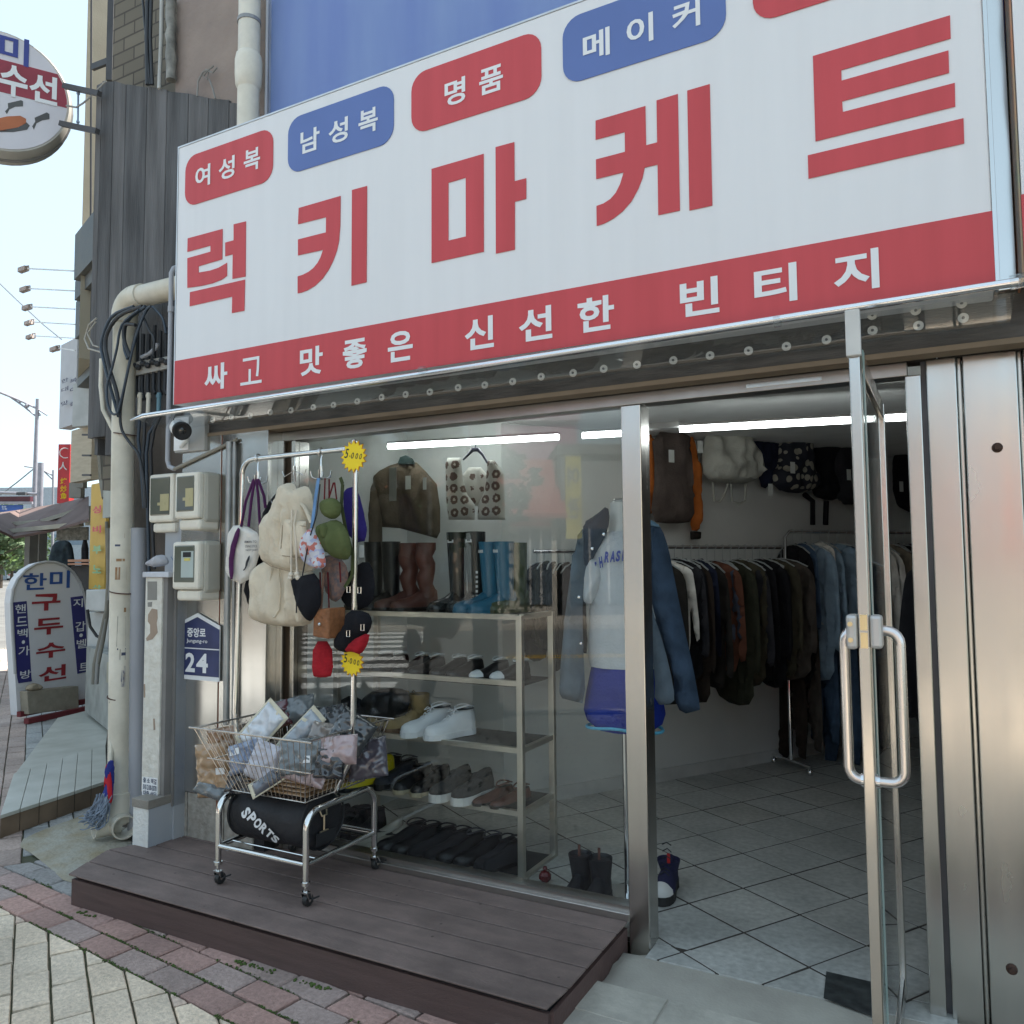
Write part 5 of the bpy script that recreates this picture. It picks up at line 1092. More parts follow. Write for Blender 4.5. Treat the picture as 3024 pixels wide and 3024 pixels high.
# ---- mop ----
mp_ = thing('string_mop', 'grey string mop with blue and red cloth leaning on the drain pipe', 'mop', PY(300, 2480, -.1))
g = G(); g.tube([PY(333, 2140, -.05), PY(326, 2260, -.1)], .012, 8); g.build('handle', PV, mp_)
puff('blue_cloth', fabric('mop_blue', (.03, .04, .2)), FY(-.12).poly([(322, 2245), (338, 2245), (336, 2330), (330, 2375), (312, 2385), (300, 2370), (312, 2320)]), FY(-.12), mp_, T=.02, wr=.01, seed=63)
puff('red_strip', fabric('mop_red', (.4, .02, .03)), FY(-.135).poly([(314, 2255), (322, 2258), (330, 2300), (333, 2360), (325, 2382), (322, 2340), (316, 2310), (305, 2330), (312, 2290)]), FY(-.135), mp_, T=.012, wr=.005, seed=64)
g = G(); rr = random.Random(4)
for i in range(90):
    a = rr.uniform(-1, 1); base = Vector((0, 0, 0)); top = PY(305+a*20, 2355+rr.uniform(-12, 15), -.14); L = rr.uniform(.08, .15); ph = rr.uniform(0, 6)
    pts = []
    for k in range(7):
        t = k/6; pts.append(top+Vector((a*.03*t+.012*sin(ph+t*5)+(-.05*t), .0-rr.uniform(0, .05)*t+.01*sin(ph*2+t*4), -L*sin(t*1.75))))
    for p in pts: p.z = max(p.z, .012)
    g.tube(pts, .0032, 5)
g.build('strings', M('mop_grey', (.2, .24, .3), .9, var=.3, vs=20), mp_, smooth=60)

# =====================================================================
# INSIDE THE SHOP
# =====================================================================
WD = (IB-IA).normalized(); WN = Vector((WD.y, -WD.x, 0))
def LW(off): return PL(IA+WN*off, WN)
TUBE = M('tube_light', (.93, 1, .99), .5, var=0, emit=5.0)
def tube(a, b, lab, rr_=.016):
    t = thing('light_tube', lab, 'ceiling light', a, 'fluorescent tubes under the shop ceiling')
    g = G(); g.tube([a, b], rr_, 10); g.build('lamp', TUBE, t, smooth=60)
    g = G(); g.bar(a+Vector((0, .0, .022)), b+Vector((0, 0, .022)), .04, .012); g.build('holder', M('holder_grey', (.4, .4, .4), .5), t)
tube(PZ(1147, 1319, 2.2), PZ(1650, 1291, 2.2), 'leftmost fluorescent tube, behind the display window')
tube(PZ(1720, 1287, 2.2), PZ(1908, 1276, 2.2), 'short fluorescent tube behind the window post')
tube(PZ(2007, 1268, 2.2), PZ(2700, 1231, 2.2), 'long fluorescent tube seen through the open door')
g = G(); a = PZ(1905, 1262, 2.23); b = PZ(2007, 1254, 2.23); g.bar(a, b, .05, .03); tag(g.build('light_fitting', M('holder_grey', (.4, .4, .4), .5)), 'grey light fitting between two tubes above the brown vest', 'light fitting')
# ---- shoe shelf ----
SH = [PY(1547, y, .34).z for y in (1823, 2020, 2218, 2404, 2600)]
sh = thing('shoe_shelf', 'steel framed shoe shelf with dark boards behind the display window', 'shelf', (-2.3, .5, .05), None)
LX, RX, FYs, BYs = -2.86, -1.765, .34, .68
SQ = M('shelf_steel', (.6, .57, .5), .35, .9, var=.05)
for x in (LX, RX):
    for y in (FYs, BYs): g = G(); g.box(x-.015, x+.015, y-.015, y+.015, .05, SH[0]+.008); g.build('post', SQ, sh, bevel=.002)
for i, z in enumerate(SH):
    g = G(); g.box(LX+.016, RX-.016, FYs-.012, FYs+.012, z-.012, z+.012); g.build('front_beam', SQ, sh)
    if i != 1:
        g = G(); g.box(RX-.012, RX+.012, FYs+.016, BYs-.016, z-.012, z+.012); g.box(LX-.012, LX+.012, FYs+.016, BYs-.016, z-.012, z+.012); g.build('side_beam', SQ, sh)
        g = G(); g.box(LX+.016, RX-.014, FYs+.014, BYs, z-.004, z+.004); g.build('shelf_board', M('shelf_dark', (.035, .035, .035), .5), sh)
g = G(); g.box(LX+.016, RX-.014, FYs+.014, BYs, SH[1]-.02, SH[1]-.012); g.build('shelf_board', M('shelf_dark', (.035, .035, .035), .5), sh)

# ---- footwear ----
LB = M('leather_black', (.008, .008, .009), .35, var=.3, vs=12, bump=.3, bs=40)
def shoe(name, lab, px, Yt, z, L=.27, W=.092, H=0, up=LB, sole=None, soleh=.018, lace=None, collar=None, point=0, yaw=0, heel=0, tag_mat=None, slouch=0, grp=None, ph=.0, xw=None, low=1.0, toe=None):
    """toe towards the viewer; px,Yt give the heel-to-toe axis"""
    x = PY(px, 2000, Yt).x if xw is None else xw
    t = thing(name, lab, 'boot' if H > .02 else 'shoe', (0, 0, 0), grp)
    z0 = soleh; pr = [(0, .12, .3), (.03, .5, .62), (.09, .78, .8), (.2, .96, .95), (.32, 1, 1.02), (.45, .92, 1.25), (.58, .8, 1.65), (.72, .72, 1.95), (.86, .74, 2.05), (.96, .62, 2.0), (1.0, .35, 1.8)]
    if point: pr = [(0, .05, .3), (.05, .22, .5), (.14, .5, .7), (.26, .8, .85), (.38, .95, .95), (.5, .85, 1.0), (.62, .72, 1.1), (.75, .66, 1.3), (.88, .66, 1.5), (.97, .55, 1.6), (1, .3, 1.4)]
    rings = []
    for f, w_, h in pr:
        y = -L+f*L; hz = .045*h*low*(1.1 if H else 1); hw = W/2*w_; base = z0+(heel*max(0, (f-.45)/.55) if heel else 0)
        rings.append([Vector((hw*cos(a)*(1.0 if sin(a) < .5 else .86), y, base+hz*max(0, sin(a))**.75)) for a in [pi*k/10 for k in range(11)]]+[Vector((hw*c, y, base)) for c in (-.5, .5)])
    g = G(); g.loft(rings)
    body = g.build('upper', up, t, smooth=60)
    if H > .02:
        rr_ = []
        n = 14
        for i in range(9):
            f = i/8; zz = z0+.05+(H-.05-z0)*f; rx = W*(.40+.13*f); ry = L*(.155+.05*f); cy = -L*.22-.01*f
            zz += slouch*.0; sx_ = 1+slouch*.09*sin(f*22)
            rr_.append([Vector((rx*cos(a)*sx_, cy+ry*sin(a)*sx_+slouch*.01*sin(f*15), zz)) for a in [2*pi*k/n for k in range(n)]])
        rr_.append([v+Vector((0, 0, -.015))-(v-Vector((0, -L*.23, v.z)))*.12 for v in rr_[-1]])
        g = G(); g.loft(rr_); g.build('shaft', up, t, smooth=60)
    elif not point:
        g = G(); c = Vector((0, -L*.2, z0+.088*low)); g.tube([c+Vector((W*.3*cos(a), L*.19*sin(a), .012*cos(a)**2+.006)) for a in [2*pi*k/18 for k in range(18)]], .004, 6, closed=True); g.build('collar', collar or up, t, smooth=60)
        g = G(); g.lathe(c+Vector((0, 0, -.002)), [(0, 0), (W*.29, 0), (0, .004)], 14); o_ = g.build('opening', BLACK, t)
        for v in o_.data.vertices: v.co.y = c.y+(v.co.y-c.y)*1.9
    if point:
        g = G(); c = Vector((0, -L*.36, z0+.05)); g.lathe(c, [(0, .0), (W*.27, .0), (0, .008)], 14); o_ = g.build('opening', BLACK, t)
        for v in o_.data.vertices: v.co.y = c.y+(v.co.y-c.y)*2.6; v.co.z += max(0, (v.co.y-c.y))*.18
    if sole is not None or True:
        q = []
        for f, w_, h in pr: q.append((W/2*w_*1.05, -L*1.01+f*L*1.02))
        ol = [Vector((a, b, 0)) for a, b in q]+[Vector((-a, b, 0)) for a, b in q[::-1]]
        g = G(); g.prism(ol, (0, 0, soleh+.003)); 
        if heel: g = G(); g.prism(ol[:6]+ol[-6:], (0, 0, .008)); g.tube([(0, -L*.1, 0), (0, -L*.1, heel+.02)], [.009, .016], 8)
        g.build('sole', sole or LB, t, bevel=.002)
    if toe is not None:
        g = G(); rg = [[v+Vector((0, -.002, .002)) for v in r_] for r_ in rings[:4]]; g.loft([[Vector((v.x*1.04, v.y, v.z+.001)) for v in r_] for r_ in rg]); g.build('toe_cap', toe, t, smooth=60)
    if lace is not None:
        g = G()
        for i in range(4 if H < .1 else 6):
            f = .42+i*.07; zz = z0+.045*(1.2+(f-.42)*3.5)*1.12; yy = -L+f*L
            if H >= .1 and i > 2: zz = z0+.11+(i-3)*.03; yy = -L*.36
            s_ = 1 if i % 2 else -1; g.tube([(-W*.2, yy-.002, zz-.004), (0, yy-.006*s_, zz+.008), (W*.2, yy-.002, zz-.004)], .0028, 5)
        if H < .12: g.tube([(0, -L*.42, z0+.1), (-.02, -L*.44, z0+.105), (-.03, -L*.48, z0+.09), (0, -L*.43, z0+.1), (.025, -L*.45, z0+.105), (.03, -L*.5, z0+.088)], .0025, 5)
        g.build('laces', lace, t)
    if tag_mat is not None:
        g = G(); g.box(-.02, .02, -L*.22-L*.21-.004, -L*.22-L*.2, H-.055, H-.04); g.build('brand_label', tag_mat, t)
    t.location = (x, Yt, z); t.rotation_euler = (0, 0, yaw)
    return t
def pair(name, lab, px0, px1, Yt, z, yaw=0, **k):
    a = shoe(name, 'left one of the '+lab, px0, Yt, z, yaw=yaw, **k); b = shoe(name, 'right one of the '+lab, px1, Yt, z, yaw=yaw, **k); return a, b
z = SH[0]+.006; YB_ = .62
LBL = M('label_white', (.6, .6, .6), .5)
pair('tall_boot', 'tall black leather boots at the left of the top shelf', 1130, 1180, YB_, z, H=.37, W=.1, grp='boots on the top shelf', yaw=-.15)
BRN = M('leather_brown', (.13, .04, .025), .45, col2=(.07, .025, .018), vs=9, bump=.7, bs=18)
pair('slouch_boot', 'brown slouchy leather boots on the top shelf', 1240, 1290, YB_, z, H=.36, W=.09, up=BRN, slouch=1, yaw=-.5, grp='boots on the top shelf')
RUB = M('rubber_black', (.02, .023, .022), .25, var=.2); RBL = M('rubber_blue', (.02, .115, .19), .3, var=.15, vs=8)
a_, b_ = pair('rain_boot', 'tall black rain boots with white labels', 1378, 1432, YB_, z, H=.41, W=.105, up=RUB, tag_mat=LBL, grp='boots on the top shelf', yaw=-.2)
pair('rain_boot', 'blue rain boots with white labels', 1482, 1526, .58, z, H=.355, W=.09, up=RBL, sole=RBL, tag_mat=LBL, grp='boots on the top shelf', yaw=-.55)
OLV = M('rubber_olive', (.05, .065, .025), .35)
shoe('rain_boot', 'olive rain boot half hidden behind the blue ones', 1560, .66, z, H=.35, W=.1, up=OLV, sole=OLV, grp='boots on the top shelf', yaw=-.4)
g = G()
for i in range(9): p = PY(1408, 1690+i*14, .50); g.ob(p, Vector((.006, 0, 0)), Vector((0, .001, 0)), Vector((0, 0, .006)))
tag(g.build('chequered_strip', LBL), 'narrow black and white chequered strip between the black rain boots', 'ribbon')
z = SH[1]-.008
WTR = M('trim_white', (.6, .62, .62), .5)
for k, (p0, lab) in enumerate(((1160, 'black flat shoe with white piping, leftmost on the second shelf'), (1205, 'black flat shoe with white piping, second from the left'), (1268, 'black flat shoe with white piping left of the middle'), (1312, 'black flat shoe with white piping in the middle of the second shelf'), (1378, 'black shoe with white piping right of the middle'), (1425, 'black shoe with white piping beside the white-tipped ones'))):
    shoe('flat_shoe', lab, p0, .58, z, L=.23, W=.08, up=LB, collar=WTR, low=.75, yaw=-.35, grp='flat shoes on the second shelf')
for k, (p0, lab) in enumerate(((1500, 'left black flat with white toe on the second shelf'), (1560, 'right black flat with white toe at the shelf end'))):
    shoe('flat_shoe', lab, p0, .58, z, L=.24, W=.085, up=LB, collar=WTR, toe=WTR, low=.75, yaw=-.35, grp='flat shoes on the second shelf')
z = SH[2]+.006
SUE = M('tan_suede', (.36, .25, .11), .9, var=.15, vs=14, bump=.3, bs=120, sheen=.3); GUM = M('gum_sole', (.16, .09, .05), .6)
pair('lace_boot', 'tan suede lace-up boots on the third shelf', 1212, 1272, .6, z, H=.18, W=.1, L=.28, up=SUE, sole=GUM, lace=M('tan_lace', (.2, .13, .06), .8), yaw=-.42, soleh=.022, grp='shoes on the third shelf')
SNW = M('sneaker_white', (.78, .79, .8), .5, var=.05)
pair('sneaker', 'white lace-up sneakers on the third shelf', 1330, 1398, .56, z, W=.105, L=.29, up=SNW, sole=SNW, collar=SNW, lace=SNW, yaw=-.42, soleh=.028, low=1.15, grp='shoes on the third shelf')
t = puff('black_handbag', LB, FY(.45).poly([(1060, 2110), (1070, 2060), (1110, 2035), (1180, 2030), (1208, 2045), (1210, 2085), (1190, 2125), (1120, 2140)]), FY(.45), T=.06, wr=.01, seed=71); tag(t, 'soft black leather bag at the left end of the third shelf', 'bag')
t = puff('small_pouch', BLACKC, FY(.42).poly([(985, 2110), (1000, 2070), (1040, 2050), (1080, 2075), (1085, 2110), (1040, 2130)]), FY(.42), T=.05, wr=.008, seed=72); tag(t, 'small black pouch behind the basket on the third shelf', 'bag')
z = SH[3]+.006
YLW = M('yellow_leather', (.62, .5, .01), .35, var=.1)
shoe('lace_shoe', 'bright yellow leather lace-up shoe behind the basket', 1162, .5, z, H=.13, W=.13, L=.32, up=YLW, lace=BLACK, sole=BLACK, yaw=-.5, low=1.3, grp='shoes on the fourth shelf')
pair('platform_sandal', 'chunky black strap sandals on the fourth shelf', 1185, 1232, .58, z, W=.1, L=.27, up=M('nylon_black', (.014, .015, .022), .6, bump=.8, bs=25), soleh=.03, yaw=-.3, collar=M('strap_grey', (.06, .06, .07), .6), grp='shoes on the fourth shelf')
CRS = M('cream_sole', (.4, .35, .24), .6)
pair('chelsea_boot', 'black ankle boots with cream soles on the fourth shelf', 1275, 1325, .56, z, H=.11, W=.09, L=.26, up=LB, sole=CRS, soleh=.02, yaw=-.2, grp='shoes on the fourth shelf')
KNT = M('knit_charcoal', (.028, .027, .028), .9, bump=.4, bs=120); SWH = M('sole_white', (.62, .61, .58), .5)
pair('knit_sneaker', 'charcoal knit sneakers with white soles on the fourth shelf', 1385, 1448, .54, z, H=.11, W=.1, L=.27, up=KNT, sole=SWH, soleh=.036, yaw=-.2, grp='shoes on the fourth shelf')
pair('strap_sandal', 'brown strappy sandals at the right of the fourth shelf', 1508, 1558, .56, z, W=.085, L=.25, up=BRN, low=.55, soleh=.012, yaw=-.3, grp='shoes on the fourth shelf')
z = SH[4]+.006
SD = M('suede_black', (.016, .015, .018), .9)
pair('court_shoe', 'black suede shoes behind the cart casters', 1035, 1062, .6, z, H=.1, W=.08, L=.24, up=SD, yaw=-.1, grp='shoes on the bottom shelf')
pair('ankle_boot', 'black suede ankle boots left of the cream shoes', 1098, 1135, .6, z, H=.13, W=.09, L=.25, up=SD, yaw=-.1, grp='shoes on the bottom shelf')
CRM = M('leather_cream', (.47, .43, .35), .4, var=.05)
pair('slingback_shoe', 'cream pointed slingback shoes on the bottom shelf', 1188, 1226, .54, z, W=.09, L=.28, up=CRM, sole=CRM, soleh=.006, point=1, heel=.045, yaw=-.6, grp='shoes on the bottom shelf')
pair('loafer', 'shiny black loafers right of the cream shoes', 1258, 1302, .55, z, W=.095, L=.28, up=LB, yaw=-.5, grp='shoes on the bottom shelf')
pair('flat_shoe', 'dull black flat shoes in the middle of the bottom shelf', 1345, 1390, .55, z, W=.09, L=.27, up=SD, yaw=-.5, grp='shoes on the bottom shelf')
pair('buckle_shoe', 'black buckle shoes on the bottom shelf by the steel post', 1430, 1478, .55, z, W=.09, L=.27, up=LB, collar=M('strap_grey', (.06, .06, .07), .6), yaw=-.5, grp='shoes on the bottom shelf')
pair('court_shoe', 'black shoes at the very right of the bottom shelf', 1520, 1545, .55, z, W=.085, L=.25, up=SD, yaw=-.4, grp='shoes on the bottom shelf')
RT_ = M('pull_tab', (.1, .04, .03), .7)
for k, (px, lab) in enumerate(((1723, 'left one of the black chelsea boots standing on the floor by the mannequin pole'), (1780, 'right one of the black chelsea boots standing on the floor by the mannequin pole'))):
    b = shoe('chelsea_boot', lab, px, .36, .05, H=.185, W=.1, L=.27, up=M('boot_dark', (.016, .016, .02), .5, bump=.3), soleh=.03, yaw=0.05)
    g = G(); x = b.location.x; g.box(x-.006, x+.006, .285, .288, .225, .275); o_ = g.build('pull_tab', RT_); adopt(o_, b)
# single hi-top inside the door
ht = shoe('high_top_sneaker', 'navy high-top sneaker with white toe on the tiles just inside the door', 0, .62, .05, xw=-1.145, H=.13, W=.1, L=.27, up=M('suede_navy', (.012, .012, .05), .8), sole=M('sole_black', (.02, .02, .02), .6), soleh=.035, toe=M('toe_white', (.55, .54, .52), .5), yaw=.1, lace=BLACK)
g = G(); g.box(-1.135, -1.121, .52, .523, .17, .215); o_ = g.build('red_pull_tab', M('tab_red', (.35, .01, .01), .6)); adopt(o_, ht)
g = G(); c = PZ(1610, 2608, .05)+Vector((0, 0, .03)); g.ball(c, .03, 10, (1, 1, .9)); g.ball(c+Vector((0, 0, .035)), .012, 8); tag(g.build('red_bauble', M('bauble_red', (.12, .01, .012), .2)), 'small dark red bauble on the floor right of the shoe shelf', 'ornament')

# ---- coats on hangers, made once and copied ----
def outline(kind):
    if kind == 'jacket': return [(-.05, -.10), (.05, -.10), (.11, -.115), (.2, -.15), (.235, -.2), (.26, -.45), (.27, -.74), (.2, -.75), (.195, -.5), (.185, -.4), (.2, -.8), (.02, -.83), (-.2, -.8), (-.185, -.4), (-.195, -.5), (-.2, -.75), (-.27, -.74), (-.26, -.45), (-.235, -.2), (-.2, -.15), (-.11, -.115)]
    if kind == 'coat': return [(-.05, -.10), (.05, -.10), (.12, -.115), (.21, -.16), (.245, -.24), (.265, -.5), (.27, -.8), (.2, -.8), (.2, -1.0), (.0, -1.03), (-.2, -1.0), (-.2, -.8), (-.27, -.8), (-.265, -.5), (-.245, -.24), (-.21, -.16), (-.12, -.115)]
    if kind == 'shirt': return [(-.04, -.10), (.04, -.10), (.09, -.115), (.18, -.15), (.2, -.2), (.25, -.62), (.2, -.64), (.17, -.34), (.18, -.74), (.1, -.77), (.0, -.73), (-.1, -.78), (-.18, -.74), (-.17, -.34), (-.2, -.64), (-.25, -.62), (-.2, -.2), (-.18, -.15), (-.09, -.115)]
    if kind == 'trousers': return [(-.13, -.12), (.13, -.12), (.15, -.3), (.17, -1.12), (.03, -1.13), (.0, -.5), (-.03, -1.13), (-.17, -1.12), (-.15, -.3)]
def hanger(g, w_=.2):
    g.tube([Vector((.018*sin(radians(a)), 0, .018*cos(radians(a)))) for a in range(-140, 91, 23)]+[Vector((.0, 0, -.02)), Vector((0, 0, -.09))], .0022, 5)
    g.tube([(0, 0, -.085), (-w_*.6, 0, -.11), (-w_, 0, -.15)], .005, 6); g.tube([(0, 0, -.085), (w_*.6, 0, -.11), (w_, 0, -.15)], .005, 6)
proto = {}
def proto_g(kind, seed, style=0):
    t = thing('hanging_'+kind, '', kind, (0, 0, 0)); pl = PL((0, 0, 0), (0, -1, 0)); rr = random.Random(seed)
    ol = [(x*(1+rr.uniform(-.06, .06)), y*(1+rr.uniform(-.03, .03))) for x, y in outline(kind)]
    puff('garment', BLACKC, ol, pl, t, T=.013, wr=.03, ws=(21, 1.8), seed=seed, rim=.03, rnd=1, step=.026)
    if kind != 'trousers':
        g = G(); g.tube([(-.075, -.01, -.115), (-.05, -.035, -.15), (0, -.05, -.2), (.05, -.035, -.15), (.075, -.01, -.115), (0, .02, -.095)], [.016 if style else .011]*6, 7, closed=True); g.build('collar', BLACKC, t, smooth=70)
        g = G(); g.tube([(0, -.03, -.2), (.004, -.037, -.4), (-.003, -.037, -.6), (0, -.03, -.78)], .004, 5); g.build('front_seam', M('seam_pale', (.09, .085, .08), .6), t)
        if style == 2: puff('hood', BLACKC, [(-.1, -.1), (.1, -.1), (.11, -.2), (.05, -.27), (-.05, -.27), (-.11, -.2)], PL((0, -.02, 0), (0, -1, 0)), t, T=.03, wr=.014, seed=seed+5)
    else:
        g = G(); g.box(-.14, .14, -.03, -.02, -.15, -.12); g.build('waistband', M('belt_dark', (.03, .03, .03), .6), t)
    g = G(); hanger(g); g.build('hanger', M('hanger_grey', (.3, .32, .32), .4), t); return t
for i, (k, s_, st_) in enumerate((('jacket', 81, 0), ('coat', 82, 1), ('trousers', 83, 0), ('jacket', 84, 1), ('jacket', 85, 2), ('coat', 86, 2), ('shirt', 87, 0))): proto[i] = proto_g(k, s_, st_)
used = set()
def hang(i, loc, rz, mat, lab, grp, sc=1.0):
    o = proto[i] if i not in used else copy_tree(proto[i]); used.add(i)
    o.location = loc; o.rotation_euler = (0, 0, rz); o.scale = (sc, 1, sc*random.uniform(.86, 1.12)); o['label'] = lab; o['group'] = grp
    if mat:
        for nm in ('garment', 'collar', 'hood'):
            for c in kids(o, nm): recolor(c, mat)
    return o
cols = {n: fabric('cloth_'+n, c) for n, c in dict(black=(.008, .008, .010), charcoal=(.022, .022, .026), brown=(.024, .017, .013), olive=(.026, .027, .017), khaki=(.045, .04, .026), rust=(.1, .04, .025), greyblue=(.06, .07, .1), navy=(.012, .016, .035), denim=(.05, .085, .14), pale_denim=(.2, .28, .36), white=(.6, .58, .54), sand=(.2, .17, .13), taupe=(.06, .05, .042), mud=(.018, .016, .014), plum=(.06, .03, .07), pinkish=(.3, .18, .16)).items()}
def rail(a, b, name, lab):
    g = G(); g.tube([a, b], .012, 8); return tag(g.build(name, CHROME, smooth=60), lab, 'clothes rail')
ra = LW(.32); a = ra.w(*ra.hit(1985, 1610)); b = ra.w(*ra.hit(2312, 1622)); a.z = b.z = (a.z+b.z)/2
rail(a-(b-a)*.55, b, 'wall_rail', 'chrome clothes rail fixed along the white wall')
rz = atan2(WD.y, WD.x)-pi/2; n = 17; L1 = ['black coat nearest the denim jacket', 'cream blouse between denim and black coats', 'black coat second on the wall rail', 'charcoal coat left of the brown ones', 'dark brown coat', 'navy coat left of the rust one', 'muddy brown jacket', 'rust coloured jacket', 'grey-blue shirt under the rust jacket', 'olive jacket', 'khaki olive coat with pale lapel', 'charcoal jacket', 'black hooded jacket', 'large black coat with white badge', 'black coat with white zip', 'khaki coat with pale edge', 'brown coat last']
cs = ['mud', 'white', 'black', 'charcoal', 'brown', 'navy', 'mud', 'rust', 'greyblue', 'olive', 'khaki', 'charcoal', 'black', 'black', 'black', 'khaki', 'taupe']
for i in range(n):
    p = a.lerp(b, -.12+1.1*i/(n-1)); k = (1, 6, 5, 3, 1, 4, 3, 0, 6, 1, 5, 3, 4, 5, 1, 1, 5)[i]
    hang(k, p+Vector((0, 0, -.0)), rz+random.uniform(-.3, .3), cols[cs[i]], L1[i]+(' on the wall rail' if 'rail' not in L1[i] else ''), 'coats on the wall rail', random.uniform(.92, 1.02))
p = a.lerp(b, .78)-WD*.06+Vector((-.0, 0, 0)); pl = PL(p-WD*.05, -WD)
g = G()
for i in range(3): c = pl.w(.03+i*.012, -.42, .0); g.ob(c, pl.r*.008, pl.n*.002, Vector((0, 0, .02))+pl.r*.006)
tag(g.build('coat_badge', LBL), 'small white badge on the large black coat', 'badge')
# second rack
q0 = Vector((-1.0, 2.94, .05)); q1 = Vector((-.05, 4.0, .05)); qd = (q1-q0).normalized(); qn = Vector((qd.y, -qd.x, 0)); zt2 = 1.71
rk2 = thing('rolling_rack', 'chrome rolling clothes rack at the back, holding shirts and jeans', 'clothes rack', q0)
g = G(); g.tube([q0+Vector((0, 0, .06)), Vector((q0.x, q0.y, zt2-.04)), Vector((q0.x, q0.y, zt2))+qd*.04, Vector((q1.x, q1.y, zt2))-qd*.04, Vector((q1.x, q1.y, zt2-.04)), q1+Vector((0, 0, .06))], .013, 10); g.build('frame', CHROME, rk2, smooth=60)
for q in (q0, q1):
    g = G(); g.tube([q-qn*.2+Vector((0, 0, .06)), q+qn*.2+Vector((0, 0, .06))], .012, 8); g.build('foot_bar', CHROME, rk2, smooth=60)
    for s_ in (-1, 1): g = G(); g.ball(q+qn*.19*s_+Vector((0, 0, .025)), .024, 10); g.build('caster', CHROME, rk2, smooth=60)
rz2 = atan2(qd.y, qd.x)-pi/2
cs2 = ['black', 'denim', 'pale_denim', 'white', 'pale_denim', 'pale_denim', 'greyblue', 'pale_denim', 'pinkish', 'white', 'white', 'sand', 'rust', 'black', 'plum', 'black']
nm2 = ['black coat', 'short dark denim jacket', 'long pale denim coat', 'short cream blouse', 'pale denim jacket', 'pale denim shirt', 'grey-blue shirt', 'long pale denim dress', 'pinkish blouse', 'off-white shirt', 'cream long coat', 'sand coloured jacket', 'rust jacket', 'black jacket', 'plum cardigan', 'last black coat']
for i in range(16):
    p = q0.lerp(q1, .05+.055*i); p.z = zt2
    hang((5, 3, 1, 6, 3, 6, 0, 1, 6, 3, 5, 4, 3, 1, 0, 1)[i], p, rz2+random.uniform(-.3, .3), cols[cs2[i]], nm2[i]+' on the rolling rack at the back', 'clothes on the rolling rack', random.uniform(.9, 1.05))
for i, (c_n, lab) in enumerate((('brown', 'brown trousers hanging low at the left of the rolling rack'), ('taupe', 'taupe trousers hanging low behind the rack upright'), ('denim', 'blue jeans with turned-up hem, hanging near the left casters'), ('denim', 'blue jeans with turned-up hem, right of the other jeans'), ('charcoal', 'charcoal trousers hanging low on the rolling rack'), ('sand', 'sand coloured trousers hanging low on the rolling rack'))):
    p = q0.lerp(q1, .03+.1*i)-qn*.02; p.z = 1.2
    o = hang(2, p, rz2+random.uniform(-.3, .3)+.2, cols[c_n], lab, 'trousers on the rolling rack', .93)
# dark coats near the right side of the doorway
g = G(); g.tube([(.02, .5, 1.62), (.35, 2.2, 1.62)], .012, 8); tag(g.build('side_rail', CHROME), 'clothes rail along the right side of the shop', 'clothes rail')
for i in range(6):
    t = i/5; hang((1, 2, 1, 1, 2, 1)[i], Vector((.08+.28*t, .75+1.3*t, 1.62)), -.1+random.uniform(-.2, .2), cols[('black', 'black', 'charcoal', 'plum', 'black', 'brown')[i]], ['nearest long black coat', 'black trousers', 'charcoal coat', 'plum coat', 'second pair of black trousers', 'brown coat'][i]+' on the rail right of the doorway', 'clothes on the right hand rail', 1.0)

# ---- things hung on the walls ----
def hung(name, lab, cat, pts, mat, off=.1, T=.05, wr=.014, seed=0, grp='bags hanging on the shop wall', ws=(12, 5), **k):
    pl = LW(off); t = puff(name, mat, pl.poly(pts), pl, T=T, wr=wr, seed=seed, ws=ws, **k); return tag(t, lab, cat, grp)
vt = thing('varsity_jacket', 'brown zip jacket with long orange sleeves on the white wall', 'jacket', LW(.1).w(*LW(.1).hit(1985, 1400)))
pl = LW(.1)
puff('sleeve', fabric('orange_knit', (.42, .12, .025)), pl.poly([(1895, 1290), (1932, 1280), (1938, 1400), (1925, 1530), (1896, 1530)]), pl, vt, T=.04, wr=.01, seed=91)
puff('sleeve', fabric('orange_knit', (.42, .12, .025)), pl.poly([(2034, 1290), (2050, 1290), (2062, 1350), (2071, 1480), (2066, 1570), (2035, 1565), (2050, 1480), (2035, 1400)]), pl, vt, T=.04, wr=.01, seed=92)
puff('cuff', cols['mud'], pl.poly([(2040, 1568), (2067, 1570), (2066, 1592), (2041, 1594)]), pl, vt, T=.03, wr=.004, seed=93, rnd=0)
puff('body', fabric('brown_corduroy', (.08, .062, .055)), LW(.16).poly([(1922, 1272), (2038, 1272), (2036, 1340), (2045, 1420), (2052, 1540), (1985, 1548), (1918, 1540), (1936, 1400)]), LW(.16), vt, T=.04, wr=.02, ws=(14, 2), seed=94)
BWH = fabric('bag_white', (.4, .4, .36), .1)
bp_ = thing('white_backpack', 'crumpled off-white backpack hanging on the white wall', 'backpack', LW(.1).w(*LW(.1).hit(2150, 1400)), 'bags hanging on the shop wall')
puff('bag_body', BWH, LW(.15).poly([(2085, 1275), (2190, 1272), (2215, 1320), (2240, 1345), (2236, 1410), (2200, 1430), (2140, 1425), (2080, 1415), (2072, 1350), (2080, 1310)]), LW(.15), bp_, T=.1, wr=.04, ws=(9, 7), seed=95)
g = G()
for q in ([(2105, 1425), (2110, 1480), (2125, 1482), (2140, 1460), (2152, 1420)], [(2158, 1425), (2162, 1480), (2185, 1488), (2200, 1478), (2203, 1430)]): g.tube([LW(.12).w(*LW(.12).hit(*p_)) for p_ in q], .008, 6)
g.build('straps', BWH, bp_)
